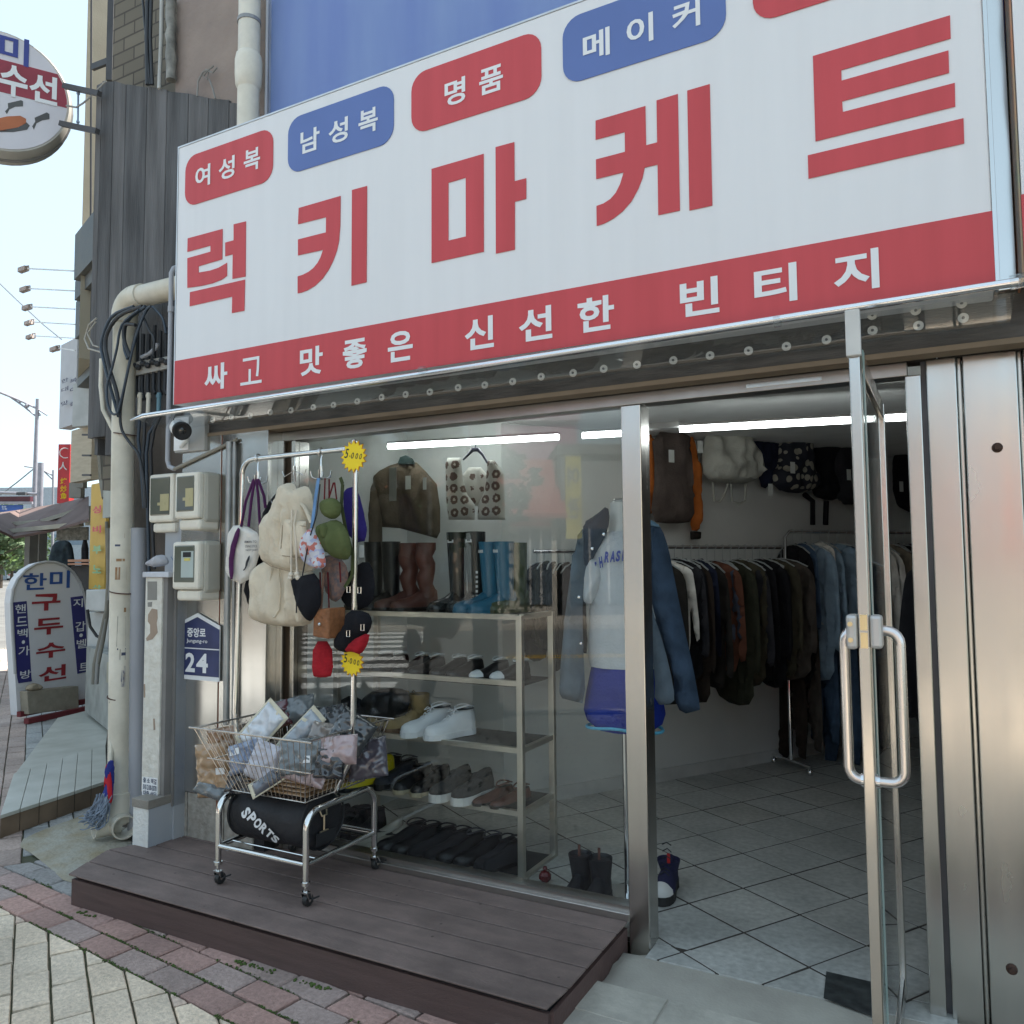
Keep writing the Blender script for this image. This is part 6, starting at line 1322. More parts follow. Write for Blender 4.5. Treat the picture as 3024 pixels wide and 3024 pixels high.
hung('navy_backpack', 'dark navy backpack between the white and the polka-dot one', 'backpack', [(2205, 1285), (2300, 1280), (2310, 1340), (2290, 1420), (2250, 1450), (2240, 1400), (2215, 1330)], cols['navy'], seed=96)
m = bpy.data.materials.new('polka_print'); m.use_nodes = True; t_ = m.node_tree; b_ = t_.nodes['Principled BSDF']; vo = t_.nodes.new('ShaderNodeTexVoronoi'); vo.inputs['Scale'].default_value = 15; vo.inputs['Randomness'].default_value = .8
tc = t_.nodes.new('ShaderNodeTexCoord'); t_.links.new(tc.outputs['Object'], vo.inputs['Vector']); cr = t_.nodes.new('ShaderNodeValToRGB'); cr.color_ramp.interpolation = 'CONSTANT'; cr.color_ramp.elements[0].color = (.25, .24, .2, 1); cr.color_ramp.elements[1].position = .38; cr.color_ramp.elements[1].color = (.008, .01, .02, 1)
t_.links.new(vo.outputs['Distance'], cr.inputs[0]); t_.links.new(cr.outputs[0], b_.inputs['Base Color']); b_.inputs['Roughness'].default_value = .8
hung('polka_dot_backpack', 'navy backpack with large pale dots on the wall', 'backpack', [(2310, 1285), (2345, 1270), (2380, 1290), (2395, 1340), (2390, 1385), (2410, 1400), (2405, 1450), (2340, 1458), (2288, 1445), (2280, 1395), (2300, 1370), (2300, 1320)], m, off=.16, T=.1, seed=97)
hung('black_backpack', 'black backpack with grey panels right of the dotted one', 'backpack', [(2405, 1310), (2430, 1290), (2470, 1310), (2490, 1340), (2480, 1470), (2450, 1480), (2400, 1465), (2410, 1400)], cols['black'], seed=98, T=.1)
hung('grey_black_backpack', 'black and grey backpack next to the red one', 'backpack', [(2460, 1330), (2500, 1310), (2530, 1340), (2530, 1490), (2480, 1490), (2465, 1420)], cols['charcoal'], off=.18, seed=99, T=.08)
hung('red_backpack', 'dark red backpack mostly hidden by the door stile', 'backpack', [(2500, 1320), (2530, 1300), (2560, 1340), (2560, 1480), (2520, 1490), (2500, 1440)], fabric('dark_red', (.12, .01, .015)), seed=100)
hung('black_duffel', 'large black bag seen just left of the steel jamb', 'bag', [(2640, 1320), (2680, 1300), (2760, 1330), (2760, 1500), (2700, 1520), (2640, 1490)], cols['black'], seed=101, T=.1)
TG = M('tag_paper', (.5, .52, .5), .6)
for k, (px, py, lab) in enumerate(((1983, 1347, 'brown and orange jacket'), (2068, 1320, 'white backpack left side'), (2276, 1446, 'dark navy backpack'), (2341, 1381, 'dotted backpack'), (2507, 1402, 'grey and black backpack'), (2662, 1437, 'large black bag by the jamb'))):
    pl = LW(.32); c = pl.w(*pl.hit(px, py)); g = G(); g.ob(c, pl.r*.022, pl.n*.001, Vector((0, 0, .04))); tag(g.build('price_tag', TG), 'white paper price tag hanging on the '+lab, 'tag', 'paper price tags')
for k, q in enumerate(([(2375, 1460), (2400, 1480), (2400, 1550)], [(2440, 1480), (2438, 1550)])):
    g = G(); pl = LW(.1); g.tube([pl.w(*pl.hit(*p_)) for p_ in q], .02, 6); tag(g.build('dangling_strap', cols['black']), ['black strap dangling under the dotted backpack', 'black strap dangling under the black backpack'][k], 'strap')
# brown jacket and crochet vest behind the glass
jk = thing('brown_jacket', 'brown zip jacket on a dark hanger behind the display window', 'jacket', PY(1200, 1400, .95))
pl = FY(.95)
puff('body', fabric('brown_canvas', (.115, .09, .065)), pl.poly([(1150, 1375), (1180, 1365), (1230, 1365), (1260, 1395), (1290, 1430), (1300, 1500), (1300, 1570), (1290, 1590), (1180, 1560), (1110, 1555), (1080, 1540), (1082, 1470), (1095, 1420), (1120, 1390)]), pl, jk, T=.05, wr=.03, ws=(10, 2.5), seed=110, rnd=0)
puff('sleeve', fabric('brown_canvas', (.115, .09, .065)), FY(.9).poly([(1092, 1425), (1118, 1420), (1128, 1520), (1130, 1620), (1120, 1720), (1105, 1735), (1098, 1700), (1092, 1600), (1080, 1520)]), FY(.9), jk, T=.04, wr=.012, ws=(10, 3), seed=111)
g = G(); g.prism([FY(.93).w(*FY(.93).hit(*p_), .03) for p_ in ((1182, 1372), (1190, 1352), (1206, 1346), (1222, 1355), (1230, 1372))], (0, .02, 0)); g.build('hanger', M('hanger_green', (.015, .03, .028), .4), jk)
for px, py, w_, h_ in ((1205, 1425, .028, .04), (1254, 1428, .018, .035), (1160, 1430, .04, .1)):
    g = G(); c = PY(px, py, .86); g.ob(c, Vector((w_/2*1.3, 0, 0)), Vector((0, .001, 0)), Vector((0, 0, h_))); g.build('tag' if px > 1190 else 'clear_hanger_clip', TG if px > 1190 else M('clip_grey', (.2, .2, .18), .4), jk)
cv = thing('crochet_vest', 'white and brown crochet vest on a navy hanger behind the window', 'vest', PY(1405, 1450, .95))
m = bpy.data.materials.new('crochet'); m.use_nodes = True; t_ = m.node_tree; b_ = t_.nodes['Principled BSDF']; tc = t_.nodes.new('ShaderNodeTexCoord'); vo = t_.nodes.new('ShaderNodeTexVoronoi'); vo.inputs['Scale'].default_value = 14.5; vo.inputs['Randomness'].default_value = .12; t_.links.new(tc.outputs['Object'], vo.inputs['Vector'])
nz = t_.nodes.new('ShaderNodeTexNoise'); nz.inputs['Scale'].default_value = 120; ad = t_.nodes.new('ShaderNodeMath'); ad.operation = 'MULTIPLY_ADD'; t_.links.new(nz.outputs[0], ad.inputs[0]); ad.inputs[1].default_value = .25; t_.links.new(vo.outputs['Distance'], ad.inputs[2])
t_.links.new(tc.outputs['Object'], nz.inputs[0])
cr = t_.nodes.new('ShaderNodeValToRGB'); cr.color_ramp.interpolation = 'CONSTANT'; cr.color_ramp.elements[0].color = (.5, .46, .4, 1); cr.color_ramp.elements[1].position = .25; cr.color_ramp.elements[1].color = (.13, .085, .07, 1); e = cr.color_ramp.elements.new(.5); e.color = (.46, .45, .41, 1)
t_.links.new(ad.outputs[0], cr.inputs[0]); t_.links.new(cr.outputs[0], b_.inputs['Base Color']); b_.inputs['Roughness'].default_value = .9
puff('right_front', m, FY(.92).poly([(1315, 1370), (1322, 1352), (1360, 1352), (1368, 1420), (1380, 1460), (1402, 1490), (1402, 1535), (1325, 1535), (1318, 1480)]), FY(.92), cv, T=.02, wr=.006, seed=112, rnd=0)
puff('left_front', m, FY(.92).poly([(1440, 1360), (1460, 1358), (1488, 1400), (1492, 1535), (1410, 1535), (1412, 1490), (1432, 1450)]), FY(.92), cv, T=.02, wr=.006, seed=113, rnd=0)
puff('back', m, FY(1.0).poly([(1365, 1380), (1440, 1380), (1440, 1480), (1405, 1500), (1370, 1470)]), FY(1.0), cv, T=.01, wr=.003, seed=114)
g = G(); g.tube([PY(px, py, .93) for px, py in ((1368, 1358), (1385, 1340), (1396, 1328), (1412, 1328), (1425, 1342), (1440, 1368))], [.006, .009, .013, .013, .009, .006], 8); g.tube([PY(1404, 1328, .93), PY(1404, 1310, .93)], .003, 5); g.build('hanger', M('hanger_navy', (.02, .022, .05), .3), cv)
# small rack seen through the window, behind the shelf
a = PT(1575, 1628, 4.6); b = PT(1700, 1628, 4.75)
rail(a, b, 'back_rail', 'short clothes rail seen through the window right of the blue boots')
for i in range(6):
    p = a.lerp(b, .08+i*.165); hang((0, 3)[i % 2], p, rz-.9+random.uniform(-.2, .2), cols[('black', 'olive', 'black', 'charcoal', 'mud', 'black')[i]], ['first black jacket', 'olive jacket', 'second black jacket', 'charcoal jacket', 'muddy jacket', 'last black jacket'][i]+' on the short rail behind the window', 'jackets on the short rail', .75)

# ---- mannequin ----
mn = thing('mannequin', 'headless white mannequin torso on a chrome pole, half behind the door post', 'mannequin', (-1.28, .35, .05))
mx, my = PY(1838, 1800, .38).x, .38
def ell(cx, cy, z, rx, ry, n=24): return [Vector((cx+rx*cos(a), cy+ry*sin(a), z)) for a in [2*pi*k/n for k in range(n)]]
zz = lambda py: PY(1838, py, .3).z
g = G(); g.loft([ell(mx, my, zz(py), rx, ry) for py, rx, ry in ((2150, .13, .1), (1950, .12, .09), (1850, .13, .1), (1700, .15, .1), (1640, .16, .095), (1600, .12, .08), (1575, .06, .055), (1540, .05, .05), (1480, .048, .048), (1475, .03, .03))]); g.build('torso', M('mannequin_white', (.6, .62, .6), .4, var=.03), mn, smooth=60)
g = G(); g.lathe((mx, my, zz(1478)), [(0, 0), (.03, 0), (.034, .008), (.028, .016), (0, .018)], 16); g.build('neck_cap', CHROME, mn, smooth=40)
g = G(); g.tube([(mx, my, .06), (mx, my, zz(2100))], .011, 10); g.lathe((mx, my, .051), [(0, 0), (.13, 0), (.13, .006), (.02, .02), (0, .02)], 24); g.build('pole', CHROME, mn, smooth=40)
tee = fabric('tee_grey', (.5, .52, .54), .08)
ts = thing('grey_tshirt', 'pale grey t-shirt with blue lettering worn by the mannequin', 't-shirt', (mx, my, zz(1800)))
R_ = []
for i, (py, rx, ry) in enumerate(((1975, .155, .115), (1940, .165, .12), (1850, .15, .112), (1750, .145, .108), (1680, .165, .112), (1620, .18, .105), (1590, .14, .09), (1568, .075, .065))):
    R_.append([v+Vector((0, 0, 0))+Vector((cos(j*1.1+i), sin(j*1.7), 0))*.004 for j, v in enumerate(ell(mx, my, zz(py), rx, ry, 30))])
g = G(); g.loft(R_, cap=False); g.build('body', tee, ts, smooth=70)
pts = FY(.30).poly([(1730, 1660), (1755, 1640), (1790, 1690), (1770, 1740), (1745, 1790), (1722, 1775), (1722, 1720)])
puff('sleeve', tee, pts, FY(.30), ts, T=.04, wr=.01, seed=120)
pf_ = FY(my-.127)
for k, ch in enumerate('THRASHER'):
    px = 1765+k*17-8; py = 1648-abs(k-3.5)*.0+(0 if k > 1 else (2-k)*14)-k*1.5
    a, b = pf_.hit(px, py); x = a-mx; yy = my-.118*sqrt(max(.05, 1-(x/.18)**2))-.008
    nn = Vector((x*1.0, -sqrt(max(.02, .18**2-x*x)), 0)).normalized(); pz = PL((a, yy, b), nn); g = G(); write(g, ch, pz, -.0115, .0115, -.024, .024, bold=.05, h=.002, shear=.25, rot=(.25 if k < 2 else 0)); g.build('blue_letter', M('print_blue', (.03, .05, .3), .6), ts)
bs_ = thing('blue_shorts', 'bright blue shorts with light blue trim on the mannequin', 'shorts', (mx, my, zz(2100)))
SB = fabric('shorts_blue', (.012, .03, .25), .15)
R_ = [[v+Vector((cos(j*2.1), sin(j*1.3), 0))*.003 for j, v in enumerate(ell(mx, my, zz(py), rx, ry, 30))] for py, rx, ry in ((1960, .14, .105), (2050, .17, .12), (2110, .185, .125), (2140, .17, .12), (2165, .12, .1))]
g = G(); g.loft(R_, cap=False); g.build('body', SB, bs_, smooth=70)
g = G(); g.tube([Vector((v.x, v.y, v.z-.02*abs(cos(2*pi*j/30)))) for j, v in enumerate(ell(mx, my, zz(2148), .172, .122, 30))], .007, 6, closed=True); g.build('trim', fabric('trim_sky', (.1, .38, .55)), bs_)
for k, ch in enumerate('MEXICO'):
    x = .07+k*.0155; yy = my-.12*sqrt(1-(x/.185)**2)-.006; nn = Vector((x*.7, -.17, 0)).normalized(); pz = PL((mx+x, yy, zz(2085)), nn); g = G(); write(g, ch, pz, -.007, .007, -.014, .014, bold=.03, h=.002); g.build('white_letter', WT, bs_)
dj = thing('denim_jacket', 'open blue denim jacket with dark yoke draped over the mannequin', 'jacket', (mx, my, zz(1600)))
DN = fabric('denim_mid', (.033, .055, .09), .35); DN2 = fabric('denim_faded', (.1, .13, .16), .2)
puff('right_side', DN, FY(.27).poly([(1902, 1535), (1930, 1538), (1955, 1560), (1975, 1620), (1990, 1700), (2020, 1850), (2050, 1985), (2068, 2090), (2065, 2098), (2012, 2110), (1990, 2060), (1990, 1990), (1940, 1850), (1905, 1680)]), FY(.27), dj, T=.05, wr=.02, ws=(14, 2.5), seed=121)
puff('front_panel', DN2, FY(.22).poly([(1902, 1670), (1925, 1800), (1960, 1900), (1990, 2030), (1992, 2080), (1932, 2082), (1935, 1990), (1910, 1800)]), FY(.22), dj, T=.02, wr=.012, ws=(14, 3), seed=122)
puff('left_sleeve', DN2, FY(.26).poly([(1712, 1560), (1740, 1570), (1735, 1650), (1720, 1760), (1722, 1900), (1730, 2080), (1690, 2070), (1650, 2060), (1655, 1960), (1670, 1800), (1690, 1660)]), FY(.26), dj, T=.05, wr=.018, ws=(14, 2.5), seed=123)
puff('left_front', fabric('denim_dark', (.02, .03, .05)), FY(.28).poly([(1720, 1545), (1760, 1520), (1795, 1490), (1802, 1540), (1785, 1590), (1750, 1650), (1735, 1700), (1710, 1680)]), FY(.28), dj, T=.04, wr=.01, seed=124)
puff('collar', fabric('denim_light', (.12, .2, .27)), FY(.25).poly([(1900, 1532), (1925, 1535), (1952, 1555), (1940, 1560), (1905, 1548)]), FY(.25), dj, T=.02, wr=.003, seed=125)
g = G()
for px, py in ((1783, 1578), (1749, 1620), (1710, 1763), (1716, 1900)): g.lathe(PY(px, py, .2), [(0, 0), (.008, 0), (.006, .004), (0, .005)], 10, (0, -1, 0))
g.build('button', CHROME, dj)

# =====================================================================
# NEIGHBOURS ON THE LEFT
# =====================================================================
BG = M('neighbour_beige', (.36, .325, .25), .85, var=.1, vs=2, bump=.2); DKM = M('dark_bracket', (.06, .06, .065), .6)
def slab(g, px0, px1, y0, y1, t0, t1=None, th=.05):
    """an upright board whose picture corners are given at real depths"""
    t1 = t1 or t0; q = [PT(px0, y1, t0), PT(px1, y1, t1), PT(px1, y0, t1), PT(px0, y0, t0)]
    a, b = q[0], q[1]; zt_ = (q[2].z+q[3].z)/2; zb_ = (a.z+b.z)/2; d = Vector((b.x-a.x, b.y-a.y, 0)); n = Vector((d.y, -d.x, 0)).normalized()
    if n.dot(CAM-a) > 0: n = -n
    g.prism([Vector((a.x, a.y, zb_)), Vector((b.x, b.y, zb_)), Vector((b.x, b.y, zt_)), Vector((a.x, a.y, zt_))], n*th); return g
nb = thing('neighbour_building', 'beige rendered neighbour building, a narrow strip left of the planks', 'building', PT(280, 1690, 9))
g = G(); p0, p1 = PT(244, 600, 8.2), PT(345, 600, 8.4); d = (p1-p0); d.z = 0; d.normalize(); nn = Vector((-d.y, d.x, 0))
nn = (p0-CAM); nn.z = 0; nn.normalize()
g.prism([Vector((p0.x, p0.y, 3.6)), Vector((p0.x, p0.y, 3.6))+d*1.6, Vector((p0.x, p0.y, 3.6))+d*1.6+nn*3, Vector((p0.x, p0.y, 3.6))+nn*3], (0, 0, 6)); g.build('wall', BG, nb)
q = Vector((p0.x, p0.y, 0))+d*.3+nn*.1
g = G(); g.prism([q, q+d*1.6, q+d*1.6+nn*3, q+nn*3], (0, 0, 3.6)); g.build('lower_wall', M('lower_render', (.3, .27, .22), .9, var=.2, vs=3), nb)
g = G(); slab(g, 312, 330, -40, 235, 7.6, 7.6, .06); g.build('dark_pipe', DKM, nb)
g = G(); g.bar(PT(270, -10, 8.1), PT(268, 640, 8.1), .015); g.build('joint_cable', DKM, nb)
g = G(); slab(g, 270, 318, 177, 196, 7.8, 7.7, .03); g.build('bracket', DKM, nb)
g = G(); slab(g, 207, 268, 1262, 1420, 9.6, 9.2, .1); g.build('cladding_board', M('board_sand', (.42, .36, .27), .8, var=.1, vs=5, st=(1, 1, 6)), nb)
for y in (1284, 1345, 1403): g = G(); g.bar(PT(244, y, 9.1), PT(268, y, 9.0), .02); g.build('bracket', DKM, nb)
g = G(); slab(g, 203, 238, 1425, 1470, 10.5, 10.5, .1); slab(g, 222, 245, 1395, 1440, 10.2, 10.2, .1); g.build('meter_cabinet', M('cabinet_grey', (.25, .24, .21), .7), nb)
g = G(); g.tube([PT(285, 1290, 7.4), PT(297, 1350, 7.4), PT(302, 1420, 7.4), PT(310, 1470, 7.3)], .03, 6); g.build('tangled_cable', M('cable_dusty', (.2, .19, .16), .8), nb)
# stacked dark sign boxes and their spotlights
for k, (x0, x1, y0, y1, t0) in enumerate(((219, 274, 655, 800, 8.3), (221, 274, 800, 862, 8.5), (222, 272, 862, 980, 8.7), (228, 266, 1005, 1128, 9.0))):
    g = G(); slab(g, x0, x1, y0, y1-3, t0, t0*.93, .35); tag(g.build('sign_box', M('slate_box', (.05, .06, .065), .6, col2=(.11, .11, .1), vs=3, bump=.3)), ['topmost', 'second', 'third', 'lowest'][k]+' of the dark sign boxes seen from the side', 'sign', 'dark sign boxes')
for k, (x, y, xe, t0) in enumerate(((68, 793, 217, 9.5), (72, 852, 219, 10), (78, 906, 221, 10.6), (84, 951, 222, 11.2), (88, 992, 224, 11.8), (160, 1028, 222, 10.5))):
    t = thing('spotlight', ['topmost', 'second', 'third', 'fourth', 'fifth', 'lowest'][k]+' white arm spotlight sticking out against the sky', 'spotlight', PT(xe, y, t0*.95), 'arm spotlights on the sign boxes')
    g = G(); g.bar(PT(x+14, y, t0), PT(xe, y+7, t0*.95), .014); g.build('arm', M('arm_white', (.7, .7, .7), .5), t)
    g = G(); c = PT(x, y+3, t0); g.ob(c, (RT*.04+Vector((0, 0, .015))), Vector((0, 0, .025)), FW*.04); g.tube([PT(x+6, y-6, t0), PT(x+16, y-8, t0), PT(x+16, y+6, t0), PT(x+8, y+8, t0)], .01, 6); g.build('lamp_head', M('head_peach', (.4, .33, .3), .6), t)
SGW = M('sign_offwhite', (.45, .45, .47), .6, var=.04)
t = thing('rental_sign', 'tall pale sign board with dark Korean words, partly hidden', 'sign', PT(195, 1130, 11))
g = G(); slab(g, 174, 222, 1003, 1259, 11, 10.6, .15); g.build('panel', SGW, t)
pr_ = PT(174, 1130, 10.97); pe_ = PT(222, 1130, 10.57); dd = pe_-pr_; dd.z = 0; nrm = Vector((dd.y, -dd.x, 0)).normalized(); nrm = nrm if nrm.dot(CAM-pr_) > 0 else -nrm
pg = PL(pr_+nrm*.02, nrm)
for ch, x0, x1, y0, y1 in (('한', 181, 202, 1113, 1134), ('복', 206, 227, 1113, 1134), ('대', 181, 202, 1139, 1160), ('여', 206, 227, 1139, 1160), ('맞', 180, 202, 1180, 1201), ('춤', 206, 227, 1180, 1201)):
    a, b = pg.hit(x0, y1); c, d_ = pg.hit(x1, y0); g = G(); write(g, ch, pg, a, c, b, d_, bold=.02, h=.0); g.build('letter', M('sign_ink', (.05, .05, .09), .6), t)
g = G(); slab(g, 213, 266, 1128, 1258, 9.3, 9.2, .12); tag(g.build('white_sign_box', M('box_pale', (.42, .43, .42), .6)), 'plain pale sign box below the dark boxes', 'sign')
t = thing('red_banner', 'red vertical restaurant sign with Chinese characters', 'sign', PT(185, 1400, 13))
g = G(); slab(g, 168, 203, 1310, 1486, 13, 13, .15); g.build('panel', M('banner_red', (.5, .035, .04), .5), t)
p_ = PT(168, 1400, 12.97); pg = PL(p_, (CAM-p_)*Vector((1, 1, 0)))
for ch, y0, y1, mt in (('人', 1365, 1388, WT), ('烤', 1412, 1430, YEL), ('炒', 1434, 1453, YEL), ('魚', 1455, 1474, YEL)):
    a, b = pg.hit(173 if ch == '人' else 178, y1); c, d_ = pg.hit(199, y0); g = G(); write(g, ch, pg, a, c, b, d_, bold=.02, h=.01); g.build('character', mt, t)
g = G(); c, d_ = pg.hit(193, 1338); a, _ = pg.hit(176, 1338)
g.tube([pg.w(c+(c-a)*cos(k*pi/8), d_+(c-a)*sin(k*pi/8), .01) for k in range(16)], .008, 4, closed=True); g.build('round_mark', WT, t)
# brown awning of the shop further on
t = thing('brown_awning', 'brown street awning with pale rafters, left beyond the standing sign', 'awning', PT(150, 1530, 12))
A_ = [PT(262, 1472, 10.5), PT(180, 1492, 12), PT(60, 1510, 13.5), PT(-60, 1527, 14)]; B_ = [PT(262, 1540, 8.8), PT(160, 1570, 9.6), PT(40, 1592, 9.4), PT(-60, 1545, 9.0)]
g = G()
for i in range(3): g.prism([A_[i], A_[i+1], B_[i+1], B_[i]], (0, 0, .03))
g.build('canvas', M('awning_brown', (.12, .075, .065), .8, var=.15, vs=3), t)
for q in (([258, 1500, 10.2], [127, 1540, 10.4]), ([120, 1541, 10.5], [0, 1550, 11.0]), ([240, 1548, 9.4], [32, 1569, 9.8]), ([262, 1500, 9.9], [262, 1545, 8.9])):
    g = G(); g.bar(PT(*q[0]), PT(*q[1]), .07, .05); g.build('rafter', M('rafter_pale', (.36, .33, .27), .7), t)
for k, px in enumerate((90, 118)):
    g = G(); p = PT(px, 1690, 11.5+k*.5); g.bar((p.x, p.y, 0), (p.x, p.y, PT(px, 1560, 11.5).z), .12); g.build('post', M('post_grey', (.14, .14, .13), .7), t)
g = G(); slab(g, 166, 258, 1556, 1596, 9.8, 9.8, .03); tag(g.build('lattice_panel', M('lattice_cream', (.36, .36, .32), .7, col2=(.15, .15, .14), vs=30)), 'cream lattice panel under the brown awning', 'panel')
pj = PL(PT(180, 1630, 9.4), (CAM-PT(180, 1630, 9.4))*Vector((1, 1, 0)))
o_ = puff('checked_jacket', M('check_navy', (.012, .02, .03), .9, col2=(.03, .045, .05), vs=30), pj.poly([(170, 1597), (200, 1595), (214, 1610), (220, 1650), (222, 1680), (138, 1680), (146, 1640), (155, 1608)]), pj, T=.06, wr=.02, seed=130); tag(o_, 'dark checked jacket hanging under the awning behind the round-topped sign', 'jacket')
o_ = puff('grey_coat', cols['charcoal'], pj.poly([(240, 1595), (262, 1593), (262, 1700), (240, 1690)]), pj, T=.05, wr=.02, seed=131); tag(o_, 'dark coat hanging beside the yellow banner', 'coat')
g = G(); slab(g, 200, 262, 1652, 1659, 9.2, 9.0, .2); slab(g, 200, 262, 1663, 1668, 9.2, 9.0, .2); tag(g.build('wooden_counter', M('counter_wood', (.4, .2, .12), .6)), 'brown wooden counter edge under the awning', 'counter')
g = G(); slab(g, 205, 262, 1670, 1860, 9.3, 9.0, .4); tag(g.build('dark_inside', BLACK), 'black sheet painted as the dark inside under the wooden counter', 'stall')  # black sheet, its colour paints the shade inside below the counter
# yellow banner, box, outdoor unit, cable tangle
t = thing('yellow_banner', 'narrow yellow vertical banner with cut-off Korean letters', 'banner', PT(285, 1600, 8))
g = G(); slab(g, 262, 308, 1424, 1740, 8.2, 7.9, .03); g.build('cloth', M('banner_yellow', (.55, .35, .07), .6, var=.06), t)
p_ = PT(262, 1600, 8.17); pe_ = PT(308, 1600, 7.87); dd = pe_-p_; dd.z = 0; nrm = Vector((dd.y, -dd.x, 0)).normalized(); nrm = nrm if nrm.dot(CAM-p_) > 0 else -nrm; pg = PL(p_+nrm*.012, nrm)
for ch, y0, y1, mt in (('싱', 1492, 1518, RED), ('비', 1551, 1575, RED), ('부', 1610, 1636, M('mint', (.25, .45, .25), .6)), ('노', 1668, 1693, M('mint', (.25, .45, .25), .6)), ('사', 1727, 1739, M('mint', (.25, .45, .25), .6))):
    a, b = pg.hit(273, y1); c, d_ = pg.hit(299, y0); g = G(); write(g, ch, pg, a, c, b, d_, bold=.04, h=.0); g.build('letter', mt, t)
g = G(); slab(g, 303, 332, 1418, 1528, 7.2, 7.0, .15); tag(g.build('cable_box', M('box_sage', (.3, .31, .28), .6)), 'pale sage metal box right of the yellow banner top', 'box')
t = thing('outdoor_unit', 'white outdoor unit casing under the yellow banner', 'outdoor unit', PT(285, 1950, 7.4))
g = G(); slab(g, 252, 318, 1742, 1805, 7.6, 7.4, .4); g.build('top_case', M('unit_white', (.45, .46, .45), .6), t, bevel=.01)
g = G(); slab(g, 256, 318, 1808, 1925, 7.7, 7.5, .4); g.build('body', M('unit_white', (.45, .46, .45), .6), t, bevel=.01)
for k, (q, rr_, c_) in enumerate((([(322, 1560), (322, 1700), (316, 1800), (296, 1890), (280, 1960), (277, 2020)], .02, 0), ([(328, 1560), (326, 1720), (308, 1850), (290, 1930), (284, 2020)], .018, 1), ([(315, 1540), (318, 1680), (320, 1790), (305, 1890), (282, 2000)], .014, 0), ([(258, 1800), (266, 1850), (285, 1878), (300, 1885)], .012, 2))):
    g = G(); g.tube([PT(a, b, 6.4) for a, b in q], rr_, 7); tag(g.build('old_cable', (M('cable_dusty', (.2, .19, .16), .8), M('cable_pale', (.3, .3, .29), .7), CB)[c_], smooth=60), ['thick dusty cable bending down left of the drain pipe', 'pale cable bending down behind the drain pipe', 'thin dusty cable bending down behind the drain pipe', 'thin black cable curving under the outdoor unit'][k], 'cable', 'old cables left of the drain pipe')
g = G(); slab(g, 250, 330, 1925, 2130, 7.6, 6.6, .1); tag(g.build('low_wall', M('low_wall_grey', (.3, .31, .29), .8, var=.2)), 'low grey wall foot behind the cables', 'wall')
g = G(); slab(g, 314, 334, 1958, 2018, 6.3, 6.2, .05); tag(g.build('junction_box', M('box_old', (.35, .34, .27), .6)), 'small yellowed junction box left of the drain pipe', 'box')
# marble and tile platform of the neighbour
pf_ = thing('marble_platform', 'low platform with pale marble top and brown tiled front, left of the drain pipe', 'platform', PZ(160, 2400, 0))
MB = M('marble_top', (.5, .5, .45), .4, col2=(.38, .38, .33), vs=5, st=(1, 1, 1), bump=.1); BT = M('brown_tile', (.17, .12, .08), .5, var=.2, vs=7)
A, B = PZ(0, 2408, .13), PZ(316, 2305, .13); C2, D2 = PZ(312, 2195, .13), PZ(40, 2285, .13)
seg = 6
for i in range(seg):
    a0 = A.lerp(B, i/seg+.0025); a1 = A.lerp(B, (i+1)/seg-.0025); d0 = D2.lerp(C2, i/seg+.0025); d1 = D2.lerp(C2, (i+1)/seg-.0025)
    g = G(); g.prism([a0, a1, d1, d0], (0, 0, -.02)); g.build('marble_slab', MB, pf_, bevel=.002)
    f0 = a0.copy(); f1 = a1.copy(); f0.z = f1.z = 0; inn = ((D2-A).normalized())*.01
    g = G(); g.prism([a0+inn-Vector((0, 0, .02)), a1+inn-Vector((0, 0, .02)), f1+inn, f0+inn], ((D2-A).normalized()*.05)); g.build('front_tile', BT, pf_)
ins = (D2-A).normalized()*.03
g = G(); g.prism([A+ins+Vector((0, 0, -.021)), B+ins+Vector((0, 0, -.021)), C2+Vector((0, 0, -.021)), D2+Vector((0, 0, -.021))], (0, 0, -.11)); g.build('core', BLACK, pf_)
E_, F_ = PZ(170, 2120, .10), PZ(330, 2080, .10); g = G(); g.prism([D2+Vector((.0, 0, -.015)), C2+Vector((0, 0, -.015)), F_, E_], (0, 0, -.1)); g.build('upper_slab', MB, pf_)
# ---- standing sign with rounded top ----
s0, s1 = PZ(52, 2118, .06), PZ(282, 2072, .06); sn = (s1-s0); sn.z = 0; nrm = Vector((sn.y, -sn.x, 0)).normalized(); nrm = nrm if nrm.dot(CAM-s0) > 0 else -nrm
ps = PL(s0, nrm); st_ = thing('standing_sign', 'white round-topped standing sign of a shoe repair shop on red feet', 'sign', (s0+s1)/2)
oa = [ps.hit(*p) for p in ((52, 2112), (278, 2068), (262, 1960), (253, 1800), (246, 1752), (235, 1720), (215, 1690), (190, 1670), (160, 1660), (135, 1659), (105, 1666), (75, 1684), (52, 1710), (38, 1740), (33, 1780), (36, 1860), (44, 1990))]
g = G(); g.prism([ps.w(a, b, 0) for a, b in oa], nrm*-.09); g.build('panel', M('stand_white', (.68, .68, .7), .5, var=.03), st_)
g = G(); g.tube([ps.w(a, b, .004) for a, b in oa[1:]], .014, 6); g.build('rim', M('rim_grey', (.4, .4, .4), .5), st_)
SR, SBL, SNV = M('stand_red', (.3, .02, .03), .5), M('stand_blue', (.02, .08, .3), .5), M('stand_navy', (.03, .03, .16), .5)
def pwrite(par, ch, x0, y0, x1, y1, mt, pl, bold=.03, h=.006):
    a, b = pl.hit(x0, y1); c, d_ = pl.hit(x1, y0)
    if c < a: a, c = c, a
    g = G(); write(g, ch, pl, a, c, min(b, d_), max(b, d_), bold=bold, h=h); g.build('letter', mt, par)
for ch, x0, y0, x1, y1 in (('한', 66, 1692, 137, 1743), ('미', 145, 1684, 206, 1738)): pwrite(st_, ch, x0, y0, x1, y1, SBL, ps, .02)
